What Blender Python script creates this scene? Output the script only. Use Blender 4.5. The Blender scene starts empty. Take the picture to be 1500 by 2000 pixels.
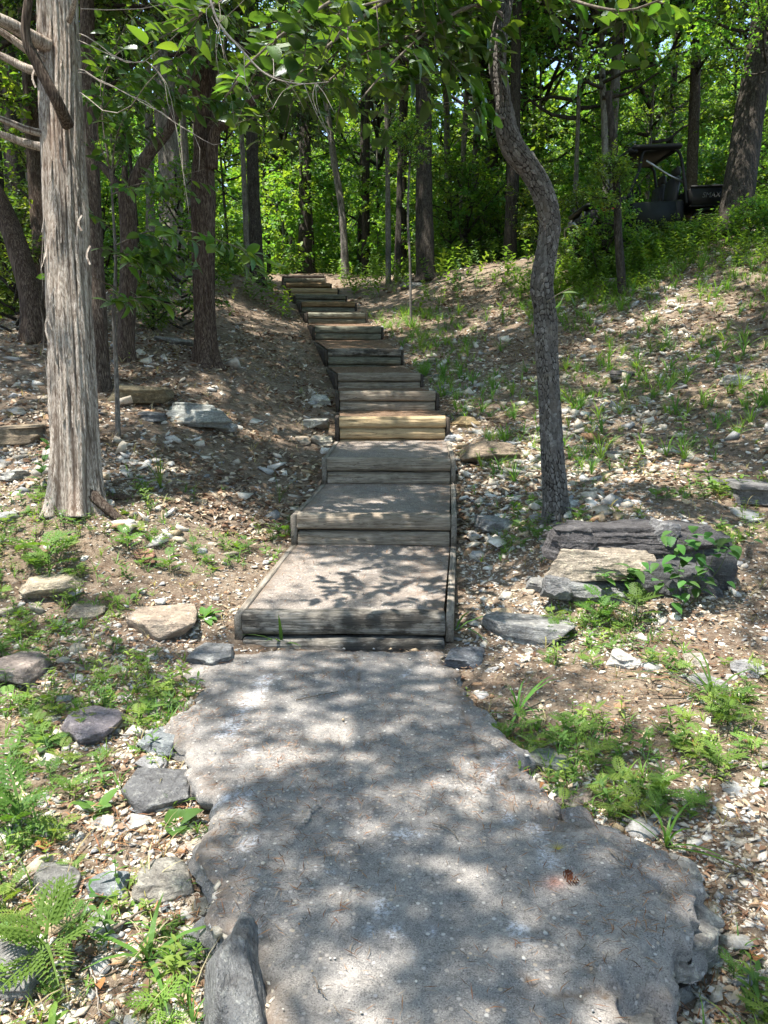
import bpy, math, random
import numpy as np
from mathutils import Vector, Matrix

random.seed(7)
RNG = np.random.default_rng(7)
SC = bpy.context.scene
COL = SC.collection
PI = math.pi

# ------------------------------------------------------------------ camera, sky, sun, exposure
CAM_H = 1.55
PITCH = math.radians(9.6)
FPX = 1502.0                                   # focal length in photo pixels (1500 x 2000)
cam_d = bpy.data.cameras.new('camera')
cam_d.sensor_fit = 'VERTICAL'
cam_d.sensor_height = 36.0
cam_d.sensor_width = 27.0
cam_d.lens = 36.0 * FPX / 2000.0
cam_d.clip_start = 0.05
cam_d.clip_end = 600.0
cam = bpy.data.objects.new('camera', cam_d)
cam.location = (0, 0, CAM_H)
cam.rotation_euler = (PI / 2 - PITCH, 0, 0)
COL.objects.link(cam)
SC.camera = cam

SUN_DIR = Vector((-0.25, -0.12, 0.95)).normalized()      # towards the sun
world = bpy.data.worlds.new('World')
SC.world = world
world.use_nodes = True
wn = world.node_tree
wn.nodes.clear()
w_out = wn.nodes.new('ShaderNodeOutputWorld')
w_bg = wn.nodes.new('ShaderNodeBackground')
w_sky = wn.nodes.new('ShaderNodeTexSky')
w_sky.sky_type = 'NISHITA'
w_sky.sun_disc = False
w_sky.sun_elevation = math.asin(SUN_DIR.z)
w_sky.sun_rotation = math.atan2(SUN_DIR.x, SUN_DIR.y)
w_bg.inputs['Strength'].default_value = 0.15
wn.links.new(w_sky.outputs[0], w_bg.inputs[0])
wn.links.new(w_bg.outputs[0], w_out.inputs[0])

sun_d = bpy.data.lights.new('sun', 'SUN')
sun_d.energy = 4.4
sun_d.angle = math.radians(0.53)
sun_d.color = (1.0, 0.94, 0.84)
sun = bpy.data.objects.new('sun', sun_d)
sun.rotation_euler = SUN_DIR.to_track_quat('Z', 'Y').to_euler()
sun.location = (0, 0, 30)
COL.objects.link(sun)

SC.view_settings.view_transform = 'Standard'
SC.view_settings.look = 'None'
SC.view_settings.gamma = 1.0
SC.view_settings.use_curve_mapping = False
SC.view_settings.exposure = 1.7
SC.cycles.use_denoising = True
SC.cycles.max_bounces = 7
SC.cycles.diffuse_bounces = 4
SC.cycles.glossy_bounces = 2
SC.cycles.transmission_bounces = 4
SC.cycles.sample_clamp_indirect = 4.0


# ------------------------------------------------------------------ numeric helpers
def at(px, py, z):
    """World point seen at photo pixel (px, py) at depth z along the view axis."""
    u = (px - 750.0) / FPX * z
    v = (1000.0 - py) / FPX * z
    c, s = math.cos(PITCH), math.sin(PITCH)
    return np.array([u, z * c + v * s, CAM_H - z * s + v * c])


def on_plane(px, py, h=0.0):
    """World point where the view ray of a pixel meets the level z = h."""
    d = at(px, py, 1.0) - np.array([0, 0, CAM_H])
    t = (h - CAM_H) / d[2]
    return np.array([0, 0, CAM_H]) + d * t


def _hash(ix, iy, iz, seed):
    h = (ix.astype(np.int64) * 374761393 + iy.astype(np.int64) * 668265263 + iz.astype(np.int64) * 2147483647 + seed * 144269504) & 0xFFFFFFFF
    h = ((h ^ (h >> 13)) * 1274126177) & 0xFFFFFFFF
    h = ((h ^ (h >> 15)) * 2246822519) & 0xFFFFFFFF
    return ((h ^ (h >> 16)) & 0xFFFFFF) / float(0xFFFFFF)


def vnoise(x, y, z, seed=0):
    x, y, z = np.broadcast_arrays(np.asarray(x, float), np.asarray(y, float), np.asarray(z, float))
    ix, iy, iz = np.floor(x), np.floor(y), np.floor(z)
    fx, fy, fz = x - ix, y - iy, z - iz
    fx, fy, fz = (f * f * (3 - 2 * f) for f in (fx, fy, fz))
    r = 0
    for dx in (0, 1):
        for dy in (0, 1):
            for dz in (0, 1):
                w = (fx if dx else 1 - fx) * (fy if dy else 1 - fy) * (fz if dz else 1 - fz)
                r = r + w * _hash(ix + dx, iy + dy, iz + dz, seed)
    return r


def fbm(x, y, z, octv=4, seed=0):
    r, a, t = 0.0, 1.0, 0.0
    for k in range(octv):
        r = r + a * vnoise(np.asarray(x) * 2 ** k, np.asarray(y) * 2 ** k, np.asarray(z) * 2 ** k, seed + k * 17)
        t += a
        a *= 0.5
    return r / t


def unit(v):
    v = np.asarray(v, float)
    return v / np.maximum(np.linalg.norm(v, axis=-1, keepdims=True), 1e-9)


# ------------------------------------------------------------------ mesh helpers
def mesh_np(name, V, F, mat=None, col=None, smooth=False, extra=None):
    V = np.asarray(V, np.float32).reshape(-1, 3)
    me = bpy.data.meshes.new(name)
    me.vertices.add(len(V))
    me.vertices.foreach_set('co', V.ravel())
    blocks = F if isinstance(F, (list, tuple)) and len(F) and isinstance(F[0], np.ndarray) else [np.asarray(F)]
    blocks = [b for b in blocks if len(b)]
    idx = np.concatenate([b.ravel() for b in blocks]).astype(np.int32)
    sizes = np.concatenate([np.full(len(b), b.shape[1]) for b in blocks]).astype(np.int32)
    starts = np.concatenate([[0], np.cumsum(sizes)[:-1]]).astype(np.int32)
    me.loops.add(len(idx))
    me.loops.foreach_set('vertex_index', idx)
    me.polygons.add(len(sizes))
    me.polygons.foreach_set('loop_start', starts)
    me.update(calc_edges=True)
    if smooth:
        me.polygons.foreach_set('use_smooth', np.ones(len(sizes), bool))
    if col is not None:
        a = me.attributes.new('col', 'FLOAT_COLOR', 'POINT')
        c = np.ones((len(V), 4), np.float32)
        c[:, :3] = np.asarray(col, np.float32).reshape(-1, 3) if np.ndim(col) > 1 else np.asarray(col)[None]
        a.data.foreach_set('color', c.ravel())
    for k, arr in (extra or {}).items():
        a = me.attributes.new(k, 'FLOAT', 'POINT')
        a.data.foreach_set('value', np.asarray(arr, np.float32).ravel())
    if mat:
        me.materials.append(mat)
    return me


def tag(o, label=None, cat=None, group=None, kind=None):
    if label: o['label'] = label
    if cat: o['category'] = cat
    if group: o['group'] = group
    if kind: o['kind'] = kind
    return o


def root(name, loc, label, cat, group=None):
    o = bpy.data.objects.new(name, None)
    o.location = tuple(float(c) for c in loc)
    o.empty_display_size = 0.1
    COL.objects.link(o)
    return tag(o, label, cat, group)


def obj(name, me, parent=None):
    o = bpy.data.objects.new(name, me)
    COL.objects.link(o)
    if parent is not None:
        o.parent = parent
    return o


def part(name, V, F, mat, rt, col=None, smooth=False, extra=None):
    """A part whose vertices are given in world coordinates, parented to the thing's Empty."""
    off = np.array(rt.location)
    p = rt.parent
    while p is not None:
        off = off + np.array(p.location)
        p = p.parent
    return obj(name, mesh_np(name, np.asarray(V) - off[None], F, mat, col, smooth, extra), rt)


def box(c, d, R=None, bev=0.0):
    c, d = np.asarray(c, float), np.asarray(d, float) / 2
    b = min(bev, d.min() * 0.9)
    V = []
    for sx in (-1, 1):
        for sy in (-1, 1):
            for sz in (-1, 1):
                s = np.array([sx, sy, sz])
                if b > 0:
                    for k in range(3):
                        q = s * d
                        for m in range(3):
                            if m != k:
                                q[m] -= s[m] * b
                        V.append(q)
                else:
                    V.append(s * d)
    V = np.array(V)
    if b > 0:
        F = hull_faces(V)
    else:
        F = [(0, 1, 3, 2), (4, 6, 7, 5), (0, 4, 5, 1), (2, 3, 7, 6), (0, 2, 6, 4), (1, 5, 7, 3)]
        F = np.array(F)
    if R is not None:
        V = V @ np.asarray(R).T
    return V + c, F


def hull_faces(V):
    import bmesh
    bm = bmesh.new()
    vs = [bm.verts.new(v) for v in V]
    bm.verts.index_update()
    bmesh.ops.convex_hull(bm, input=vs)
    bmesh.ops.triangulate(bm, faces=bm.faces[:])
    bm.verts.index_update()
    F = np.array([[v.index for v in f.verts] for f in bm.faces])
    bm.free()
    return F


def join(parts):
    Vs, T, Q, o = [], [], [], 0
    for V, F in parts:
        Vs.append(V)
        for b in (F if isinstance(F, list) else [F]):
            b = np.asarray(b)
            if len(b):
                (T if b.shape[1] == 3 else Q).append(b + o)
        o += len(V)
    blocks = []
    if T: blocks.append(np.concatenate(T))
    if Q: blocks.append(np.concatenate(Q))
    return np.concatenate(Vs), blocks


def catmull(P, n, extra=None):
    P = np.asarray(P, float)
    if extra is not None:
        P = np.concatenate([P, np.asarray(extra, float).reshape(len(P), -1)], 1)
    d = np.concatenate([[0], np.cumsum(np.linalg.norm(np.diff(P[:, :3], axis=0), axis=1))])
    t = np.linspace(0, d[-1], n)
    k = np.clip(np.searchsorted(d, t, side='right') - 1, 0, len(P) - 2)
    u = ((t - d[k]) / (d[k + 1] - d[k]))[:, None]
    p0, p1, p2, p3 = P[np.maximum(k - 1, 0)], P[k], P[k + 1], P[np.minimum(k + 2, len(P) - 1)]
    return 0.5 * (2 * p1 + (p2 - p0) * u + (2 * p0 - 5 * p1 + 4 * p2 - p3) * u * u + (3 * p1 - p0 - 3 * p2 + p3) * u ** 3), t


def tube(P, rad, sides, disp=None):
    """Tube along P with radii rad; disp(theta, s, r, xyz) is added along the outward direction. Open ends are capped with a fan."""
    P = np.asarray(P, float)
    n = len(P)
    rad = np.broadcast_to(np.asarray(rad, float), (n,))
    T = unit(np.gradient(P, axis=0))
    ref = np.array([1.0, 0, 0]) if abs(T[0][0]) < 0.8 else np.array([0, 1.0, 0])
    A = np.zeros_like(P)
    a = unit(ref - T[0] * ref.dot(T[0]))
    for i in range(n):
        a = unit(a - T[i] * a.dot(T[i]))
        A[i] = a
    B = np.cross(T, A)
    th = np.arange(sides) / sides * 2 * PI
    S = np.concatenate([[0], np.cumsum(np.linalg.norm(np.diff(P, axis=0), axis=1))])
    D = A[:, None, :] * np.cos(th)[None, :, None] + B[:, None, :] * np.sin(th)[None, :, None]
    r = rad[:, None] * np.ones((1, sides))
    if disp is not None:
        r = r + disp(th[None, :] + 0 * r, S[:, None] + 0 * r, r, P[:, None, :] + D * r[..., None])
    V = (P[:, None, :] + D * r[..., None]).reshape(-1, 3)
    i = np.arange(n - 1)[:, None] * sides
    j = np.arange(sides)[None, :]
    j2 = (j + 1) % sides
    F = np.stack([i + j, i + j2, i + sides + j2, i + sides + j], -1).reshape(-1, 4)
    V = np.concatenate([V, P[:1], P[-1:]])
    k = np.arange(sides)
    c0 = np.stack([np.full(sides, n * sides), (k + 1) % sides, k], -1)
    e = (n - 1) * sides
    c1 = np.stack([np.full(sides, n * sides + 1), e + k, e + (k + 1) % sides], -1)
    return V, [np.concatenate([c0, c1]), F]


_ICO = {}


def ico(sub):
    if sub in _ICO:
        return _ICO[sub]
    import bmesh
    bm = bmesh.new()
    bmesh.ops.create_icosphere(bm, subdivisions=sub, radius=1.0)
    bm.verts.index_update()
    V = np.array([v.co[:] for v in bm.verts])
    F = np.array([[v.index for v in f.verts] for f in bm.faces])
    bm.free()
    _ICO[sub] = (V, F)
    return V, F


def rock_shape(seed, dims, sub=3, planes=14, rough=0.05, flat=0.0, strata=0.0):
    """An angular stone: a ball cut by random planes, roughened, layered if strata > 0; dims are full sizes."""
    r = np.random.default_rng(seed)
    V, F = ico(sub)
    N = r.normal(size=(planes, 3))
    N[:, 2] *= 0.55
    N = unit(np.concatenate([N, [[0.1, 0.05, 1], [0, 0, -1], [1, .15, .1], [-1, .1, .15], [.1, 1, .1], [-.1, -1, .2]]]) + r.normal(0, 0.10, (planes + 6, 3)))
    off = r.uniform(0.55, 0.92, len(N))
    off[planes] = flat or 0.6
    dots = V @ N.T
    rad = np.min(np.where(dots > 0.05, off[None] / np.maximum(dots, 0.05), 9), axis=1)
    P = V * rad[:, None]
    if rough:
        q = P * 2.2 + seed * 3.7
        n = fbm(q[:, 0], q[:, 1], q[:, 2], 5, seed) - 0.5
        ch = np.floor(fbm(q[:, 0] * 0.8, q[:, 1] * 0.8, q[:, 2] * 0.8, 2, seed + 1) * 9) / 9 - 0.5      # chipped steps
        P = P * (1 + rough * (1.5 * n + 1.6 * ch))[:, None]
    if strata:
        q = P[:, 2] * 2.3 + 0.55 * fbm(P[:, 0] * 1.1 + seed, P[:, 1] * 1.1, 0, 3, seed + 3) + seed * 0.37
        k = np.floor(q)
        f = q - k
        step = _hash(k, k * 0, k * 0, seed) * np.clip((1 - f) / 0.12, 0, 1) + _hash(k + 1, k * 0, k * 0, seed) * (1 - np.clip((1 - f) / 0.12, 0, 1))
        P[:, :2] *= (1 + strata * (step - 0.5) * 2)[:, None]
    P = P / (np.ptp(P, axis=0)[None] + 1e-9) * np.asarray(dims)[None]
    P -= (P.max(0) + P.min(0)) / 2
    return P, F


def chip_shape(seed, dims, n=9):
    """A sharp flake: the hull of a few random points, about unit size."""
    r = np.random.default_rng(seed)
    P = unit(r.normal(size=(n, 3))) * r.uniform(0.75, 1.0, (n, 1))
    P[: n // 3, 2] = np.abs(P[: n // 3, 2]) * 0.6
    F = hull_faces(P)
    u = np.unique(F)
    m = -np.ones(n, int); m[u] = np.arange(len(u))
    P, F = P[u], m[F]
    P = P / np.ptp(P, axis=0)[None] * np.asarray(dims)[None]
    P -= (P.max(0) + P.min(0)) / 2
    return P, F


def rot_z(a):
    c, s = np.cos(a), np.sin(a)
    return np.array([[c, -s, 0], [s, c, 0], [0, 0, 1.0]])


def rots(n, rng, tilt=0.3):
    """n random rotations: any heading, tilted up to about `tilt` radians."""
    a = rng.uniform(0, 2 * PI, n)
    b = rng.normal(0, tilt, n)
    c = rng.normal(0, tilt, n)
    Z = np.zeros((n, 3, 3)); X = np.zeros((n, 3, 3)); Y = np.zeros((n, 3, 3))
    Z[:, 0, 0] = np.cos(a); Z[:, 0, 1] = -np.sin(a); Z[:, 1, 0] = np.sin(a); Z[:, 1, 1] = np.cos(a); Z[:, 2, 2] = 1
    X[:, 0, 0] = 1; X[:, 1, 1] = np.cos(b); X[:, 1, 2] = -np.sin(b); X[:, 2, 1] = np.sin(b); X[:, 2, 2] = np.cos(b)
    Y[:, 1, 1] = 1; Y[:, 0, 0] = np.cos(c); Y[:, 0, 2] = np.sin(c); Y[:, 2, 0] = -np.sin(c); Y[:, 2, 2] = np.cos(c)
    return X @ Y @ Z


class Batch:
    """Many small copies of template shapes gathered into one mesh of kind stuff."""
    def __init__(self):
        self.V, self.F, self.C, self.o = [], {3: [], 4: []}, [], 0

    def add(self, tv, tf, M, T, C, tc=None):
        n, k = len(T), len(tv)
        if n == 0:
            return
        P = np.einsum('nij,kj->nki', M, tv) + T[:, None, :]
        self.V.append(P.reshape(-1, 3))
        off = (np.arange(n) * k + self.o)[:, None, None]
        for b in (tf if isinstance(tf, list) else [tf]):
            self.F[b.shape[1]].append((b[None] + off).reshape(-1, b.shape[1]))
        c = np.repeat(C[:, None, :], k, 1)
        if tc is not None:
            c = c * tc[None]
        self.C.append(c.reshape(-1, 3))
        self.o += n * k

    def build(self, name, mat, smooth=False):
        blocks = [np.concatenate(self.F[k]) for k in (3, 4) if self.F[k]]
        return mesh_np(name, np.concatenate(self.V), blocks, mat, np.concatenate(self.C), smooth)


# ------------------------------------------------------------------ materials
class NT:
    def __init__(self, name):
        self.m = bpy.data.materials.new(name)
        self.m.use_nodes = True
        self.t = self.m.node_tree
        self.t.nodes.clear()
        self.out = self.n('OutputMaterial')

    def n(self, kind, **kw):
        nd = self.t.nodes.new('ShaderNode' + kind)
        for k, v in kw.items():
            if k.startswith('in_'):
                key = k[3:]
                key = int(key) if key.isdigit() else key.replace('_', ' ')
                self.set(nd.inputs[key], v)
            else:
                setattr(nd, k, v)
        return nd

    def set(self, sock, v):
        if isinstance(v, bpy.types.NodeSocket):
            self.t.links.new(v, sock)
        elif isinstance(v, bpy.types.Node):
            self.t.links.new(v.outputs[0], sock)
        else:
            sock.default_value = v

    def coord(self, scale=(1, 1, 1), which='Object'):
        c = self.n('TexCoord')
        mp = self.n('Mapping')
        self.t.links.new(c.outputs[which], mp.inputs[0])
        mp.inputs['Scale'].default_value = scale
        return mp.outputs[0]

    def noise(self, vec, scale, detail=4, rough=0.6, dist=0.0):
        return self.n('TexNoise', in_Vector=vec, in_Scale=scale, in_Detail=detail, in_Roughness=rough, in_Distortion=dist).outputs[0]

    def voronoi(self, vec, scale, feature='F1', out=0):
        return self.n('TexVoronoi', feature=feature, in_Vector=vec, in_Scale=scale).outputs[out]

    def ramp(self, fac, stops):
        r = self.n('ValToRGB')
        self.set(r.inputs[0], fac)
        e = r.color_ramp.elements
        while len(e) < len(stops):
            e.new(0.5)
        for el, (p, c) in zip(e, stops):
            el.position = p
            el.color = (c, c, c, 1) if not isinstance(c, tuple) else (*c, 1)
        return r.outputs[0]

    def mix(self, fac, a, b, blend='MIX'):
        m = self.n('Mix', data_type='RGBA', blend_type=blend)
        self.set(m.inputs[0], fac)
        for s, v in ((m.inputs[6], a), (m.inputs[7], b)):
            self.set(s, (*v, 1) if isinstance(v, tuple) and len(v) == 3 else v)
        return m.outputs[2]

    def math(self, op, a, b=0.0):
        m = self.n('Math', operation=op)
        self.set(m.inputs[0], a)
        self.set(m.inputs[1], b)
        return m.outputs[0]

    def attr(self, name, out='Color'):
        return self.n('Attribute', attribute_name=name).outputs[out]

    def bump(self, h, strength=0.5, dist=0.02, normal=None):
        b = self.n('Bump')
        b.inputs['Strength'].default_value = strength
        b.inputs['Distance'].default_value = dist
        self.set(b.inputs['Height'], h)
        if normal is not None:
            self.set(b.inputs['Normal'], normal)
        return b.outputs[0]

    def principled(self, color, rough=0.8, normal=None, spec=0.3, metal=0.0, **kw):
        p = self.n('BsdfPrincipled')
        self.set(p.inputs['Base Color'], (*color, 1) if isinstance(color, tuple) and len(color) == 3 else color)
        self.set(p.inputs['Roughness'], rough)
        self.set(p.inputs['Specular IOR Level'], spec)
        self.set(p.inputs['Metallic'], metal)
        if normal is not None:
            self.set(p.inputs['Normal'], normal)
        for k, v in kw.items():
            self.set(p.inputs[k.replace('_', ' ')], v)
        self.t.links.new(p.outputs[0], self.out.inputs[0])
        return self.m


def leaf_material(name, gloss=0.35, rough=0.38, trans=0.5, tint=(1.0, 1.0, 1.0), tcol=(1.42, 1.45, 0.48)):
    t = NT(name)
    c = t.attr('col')
    oi = t.n('ObjectInfo')
    hue = t.n('HueSaturation')
    t.set(hue.inputs['Color'], c)
    t.set(hue.inputs['Hue'], t.math('ADD', t.math('MULTIPLY', oi.outputs['Random'], 0.035), 0.483))
    t.set(hue.inputs['Value'], t.math('ADD', t.math('MULTIPLY', oi.outputs['Random'], 0.45), 0.78))
    base = t.mix(1.0, hue.outputs[0], tint, 'MULTIPLY')
    tc = t.mix(1.0, base, tcol, 'MULTIPLY')
    nrm = t.bump(t.noise(t.coord((1, 1, 1)), 45, 2), 0.25, 0.01)
    d = t.n('BsdfDiffuse', in_Color=base, in_Normal=nrm)
    tr = t.n('BsdfTranslucent', in_Color=tc)
    m1 = t.n('MixShader', in_0=trans)
    t.t.links.new(d.outputs[0], m1.inputs[1]); t.t.links.new(tr.outputs[0], m1.inputs[2])
    g = t.n('BsdfGlossy', in_Roughness=rough, in_Normal=nrm)
    g.inputs['Color'].default_value = (0.9, 0.95, 1.0, 1)
    fr = t.n('LayerWeight', in_Blend=0.5)
    fac = t.math('ADD', t.math('MULTIPLY', t.math('POWER', fr.outputs[1], 4.0), gloss), 0.05 * gloss)
    m2 = t.n('MixShader', in_0=fac)
    t.t.links.new(m1.outputs[0], m2.inputs[1]); t.t.links.new(g.outputs[0], m2.inputs[2])
    t.t.links.new(m2.outputs[0], t.out.inputs[0])
    return t.m


def make_materials():
    M = {}
    # ground: dark leaf mould with reddish needle litter, pale crumbs
    t = NT('leaf_mould_soil')
    v = t.coord()
    n1 = t.noise(v, 1.3, 5, 0.65)
    n2 = t.noise(v, 16, 6, 0.75)
    n3 = t.noise(t.coord((1, 1, 1)), 70, 4, 0.8)
    c = t.ramp(n2, [(0.28, (0.06, 0.044, 0.033)), (0.44, (0.175, 0.133, 0.098)), (0.58, (0.31, 0.25, 0.19)), (0.78, (0.47, 0.40, 0.315))])
    c = t.mix(t.ramp(n1, [(0.35, 0.0), (0.65, 0.55)]), c, (0.13, 0.085, 0.062))
    c = t.mix(t.ramp(n3, [(0.56, 0.0), (0.66, 0.85)]), c, (0.46, 0.40, 0.33))
    c = t.mix(t.ramp(n3, [(0.30, 0.8), (0.40, 0.0)]), c, (0.03, 0.02, 0.014))
    M['soil'] = t.principled(c, 0.95, t.bump(t.math('ADD', n2, n3), 0.9, 0.03), 0.1)
    # path concrete with exposed aggregate, paint splashes and stains
    def concrete(name, base, brown):
        t = NT(name)
        v = t.coord()
        n1 = t.noise(v, 2.2, 5, 0.65)
        n2 = t.noise(v, 38, 5, 0.75)
        n3 = t.noise(v, 210, 3, 0.7)
        c = t.mix(t.ramp(n1, [(0.32, 0.0), (0.68, 1.0)]), base, brown)
        c = t.mix(t.ramp(n2, [(0.3, 0.75), (0.52, 0.0)]), c, tuple(x * 0.45 for x in base))
        c = t.mix(t.ramp(n3, [(0.55, 0.0), (0.66, 0.6)]), c, (0.42, 0.395, 0.37))
        c = t.mix(t.ramp(n3, [(0.36, 0.8), (0.46, 0.0)]), c, (0.05, 0.046, 0.046))
        n5 = t.noise(v, 7.5, 6, 0.75)
        c = t.mix(t.ramp(n5, [(0.54, 0.0), (0.66, 0.5)]), c, (0.35, 0.325, 0.30))
        c = t.mix(t.ramp(n5, [(0.34, 0.55), (0.46, 0.0)]), c, (0.085, 0.08, 0.08))
        vo = t.n('TexVoronoi', feature='F1', in_Vector=v, in_Scale=46.0)
        vd, vc = vo.outputs[0], vo.outputs[1]
        sep = t.n('SeparateColor'); t.set(sep.inputs[0], vc)
        peb = t.math('MULTIPLY', t.ramp(vd, [(0.22, 1.0), (0.34, 0.0)]), t.ramp(sep.outputs[0], [(0.66, 0.0), (0.70, 0.8)]))
        pc = t.ramp(sep.outputs[1], [(0.0, (0.50, 0.48, 0.45)), (0.4, (0.36, 0.34, 0.33)), (0.7, (0.42, 0.35, 0.27)), (1.0, (0.26, 0.27, 0.29))])
        c = t.mix(peb, c, pc)
        pn = t.math('MULTIPLY', t.attr('paint', 'Fac'), t.ramp(t.noise(v, 60, 5, 0.8), [(0.44, 0.0), (0.62, 0.72)]))
        c = t.mix(pn, c, (0.56, 0.60, 0.68))
        c = t.mix(t.math('MULTIPLY', t.attr('rust', 'Fac'), t.ramp(n3, [(0.35, 0.2), (0.6, 1.0)])), c, (0.55, 0.18, 0.10))
        c = t.mix(t.math('MULTIPLY', t.attr('dirt', 'Fac'), t.ramp(n2, [(0.3, 0.2), (0.55, 1.0)])), c, (0.12, 0.085, 0.06))
        h = t.math('ADD', t.math('MULTIPLY', n2, 1.2), t.math('ADD', n3, peb))
        return t.principled(c, 0.9, t.bump(h, 0.5, 0.008), 0.25)
    M['concrete'] = concrete('weathered_concrete', (0.17, 0.167, 0.168), (0.265, 0.245, 0.225))
    M['tread'] = concrete('gritty_tread_concrete', (0.20, 0.18, 0.165), (0.27, 0.225, 0.19))
    t = NT('packed_litter_tread')
    v = t.coord(); n2 = t.noise(v, 22, 6, 0.75); n3 = t.noise(v, 90, 3, 0.8)
    c = t.ramp(n2, [(0.3, (0.06, 0.04, 0.028)), (0.5, (0.16, 0.105, 0.07)), (0.7, (0.30, 0.225, 0.17))])
    c = t.mix(t.ramp(n3, [(0.58, 0.0), (0.68, 0.7)]), c, (0.40, 0.30, 0.22))
    M['litter_tread'] = t.principled(c, 0.95, t.bump(t.math('ADD', n2, n3), 0.8, 0.015), 0.1)

    # timbers
    def wood(name, light, mid, dark, blotch=0.6):
        t = NT(name)
        v = t.coord((1.6, 26, 26))
        g = t.noise(v, 1.6, 6, 0.7, 0.6)
        g2 = t.noise(t.coord((3.5, 90, 90)), 1.5, 4, 0.7)
        b = t.noise(t.coord((2.2, 5, 5)), 1.6, 5, 0.7)
        c = t.ramp(g, [(0.30, dark), (0.46, mid), (0.66, light)])
        c = t.mix(t.ramp(g2, [(0.34, 0.8), (0.46, 0.0)]), c, tuple(x * 0.3 for x in dark))
        c = t.mix(t.math('MULTIPLY', t.ramp(b, [(0.50 - 0.06 * blotch, 0.0), (0.64 - 0.06 * blotch, 1.0)]), blotch), c, tuple(x * 0.55 for x in dark))
        oi = t.n('ObjectInfo')
        c = t.mix(t.math('MULTIPLY', oi.outputs['Random'], 0.35), c, tuple(x * 0.6 for x in mid))
        crack = t.noise(t.coord((1.1, 60, 60)), 1.0, 3, 0.5)
        c = t.mix(t.ramp(crack, [(0.485, 0.0), (0.50, 0.9), (0.515, 0.0)]), c, tuple(x * 0.2 for x in dark))
        h = t.math('ADD', g, g2)
        return t.principled(c, 0.85, t.bump(h, 0.6, 0.008), 0.2)
    M['wood_grey'] = wood('weathered_grey_timber', (0.40, 0.355, 0.295), (0.27, 0.225, 0.175), (0.12, 0.092, 0.068), 0.45)
    M['wood_mossy'] = wood('blackened_grey_timber', (0.38, 0.355, 0.32), (0.23, 0.21, 0.18), (0.05, 0.044, 0.038), 1.0)
    M['wood_green'] = wood('greenish_grey_timber', (0.25, 0.25, 0.20), (0.17, 0.165, 0.125), (0.07, 0.065, 0.05), 0.5)
    M['wood_yellow'] = wood('new_yellow_timber', (0.55, 0.44, 0.28), (0.45, 0.34, 0.20), (0.27, 0.185, 0.10), 0.3)
    M['wood_brown'] = wood('brown_timber', (0.36, 0.26, 0.15), (0.25, 0.165, 0.085), (0.11, 0.07, 0.04), 0.5)
    M['wood_dark'] = wood('dark_board', (0.12, 0.10, 0.085), (0.075, 0.06, 0.05), (0.03, 0.025, 0.02), 0.6)
    M['wood_board'] = wood('grey_side_board', (0.34, 0.31, 0.27), (0.23, 0.20, 0.165), (0.10, 0.085, 0.07), 0.4)

    # stone with vertex colour
    t = NT('chert_stone')
    v = t.coord()
    c = t.attr('col')
    oi = t.n('ObjectInfo')
    n1 = t.noise(v, 9, 5, 0.7); n2 = t.noise(v, 55, 4, 0.75)
    c = t.mix(t.ramp(n1, [(0.36, 0.55), (0.56, 0.0)]), c, t.mix(1.0, c, (0.42, 0.36, 0.30), 'MULTIPLY'))
    c = t.mix(t.ramp(n2, [(0.55, 0.0), (0.72, 0.5)]), c, (0.62, 0.60, 0.56))
    c = t.mix(t.ramp(n2, [(0.28, 0.6), (0.42, 0.0)]), c, t.mix(1.0, c, (0.35, 0.32, 0.3), 'MULTIPLY'))
    M['stone'] = t.principled(c, 0.85, t.bump(t.math('ADD', n1, n2), 0.6, 0.012), 0.25)
    # boulder rock: streaked
    t = NT('ledge_rock')
    v = t.coord()
    c = t.attr('col')
    st = t.noise(t.coord((5, 5, 30)), 1.4, 6, 0.7, 0.5); n1 = t.noise(v, 6, 6, 0.7); n2 = t.noise(v, 70, 5, 0.75)
    c = t.mix(t.ramp(st, [(0.35, 0.7), (0.55, 0.0)]), c, t.mix(1.0, c, (0.40, 0.38, 0.38), 'MULTIPLY'))
    c = t.mix(t.ramp(n1, [(0.54, 0.0), (0.70, 0.55)]), c, t.mix(1.0, c, (1.55, 1.55, 1.5), 'MULTIPLY'))
    n4 = t.noise(v, 22, 5, 0.75)
    c = t.mix(t.ramp(n4, [(0.54, 0.0), (0.62, 0.75)]), c, t.mix(1.0, c, (1.9, 1.9, 1.8), 'MULTIPLY'))
    c = t.mix(t.ramp(n4, [(0.34, 0.75), (0.44, 0.0)]), c, t.mix(1.0, c, (0.36, 0.34, 0.33), 'MULTIPLY'))
    c = t.mix(t.ramp(n2, [(0.56, 0.0), (0.70, 0.5)]), c, t.mix(1.0, c, (1.9, 1.9, 1.85), 'MULTIPLY'))
    c = t.mix(t.ramp(n2, [(0.30, 0.7), (0.44, 0.0)]), c, t.mix(1.0, c, (0.35, 0.33, 0.33), 'MULTIPLY'))
    M['rock'] = t.principled(c, 0.85, t.bump(t.math('ADD', t.math('ADD', st, n4), n2), 1.0, 0.025), 0.25)

    # barks
    t = NT('cedar_bark')
    lo = t.noise(t.coord((24, 24, 1.0)), 1.5, 6, 0.7, 0.35)
    fi = t.noise(t.coord((95, 95, 4.2)), 1.3, 5, 0.72, 0.4)
    big = t.noise(t.coord((3, 3, 1.2)), 1.0, 4, 0.6)
    ridge = t.attr('ridge', 'Fac')
    c = t.ramp(fi, [(0.33, (0.11, 0.085, 0.07)), (0.45, (0.29, 0.245, 0.205)), (0.56, (0.46, 0.41, 0.36)), (0.70, (0.62, 0.575, 0.52))])
    c = t.mix(t.ramp(lo, [(0.36, 0.85), (0.50, 0.0)]), c, (0.085, 0.058, 0.042))
    c = t.mix(t.ramp(ridge, [(0.12, 0.9), (0.42, 0.0)]), c, (0.060, 0.042, 0.032))
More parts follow.
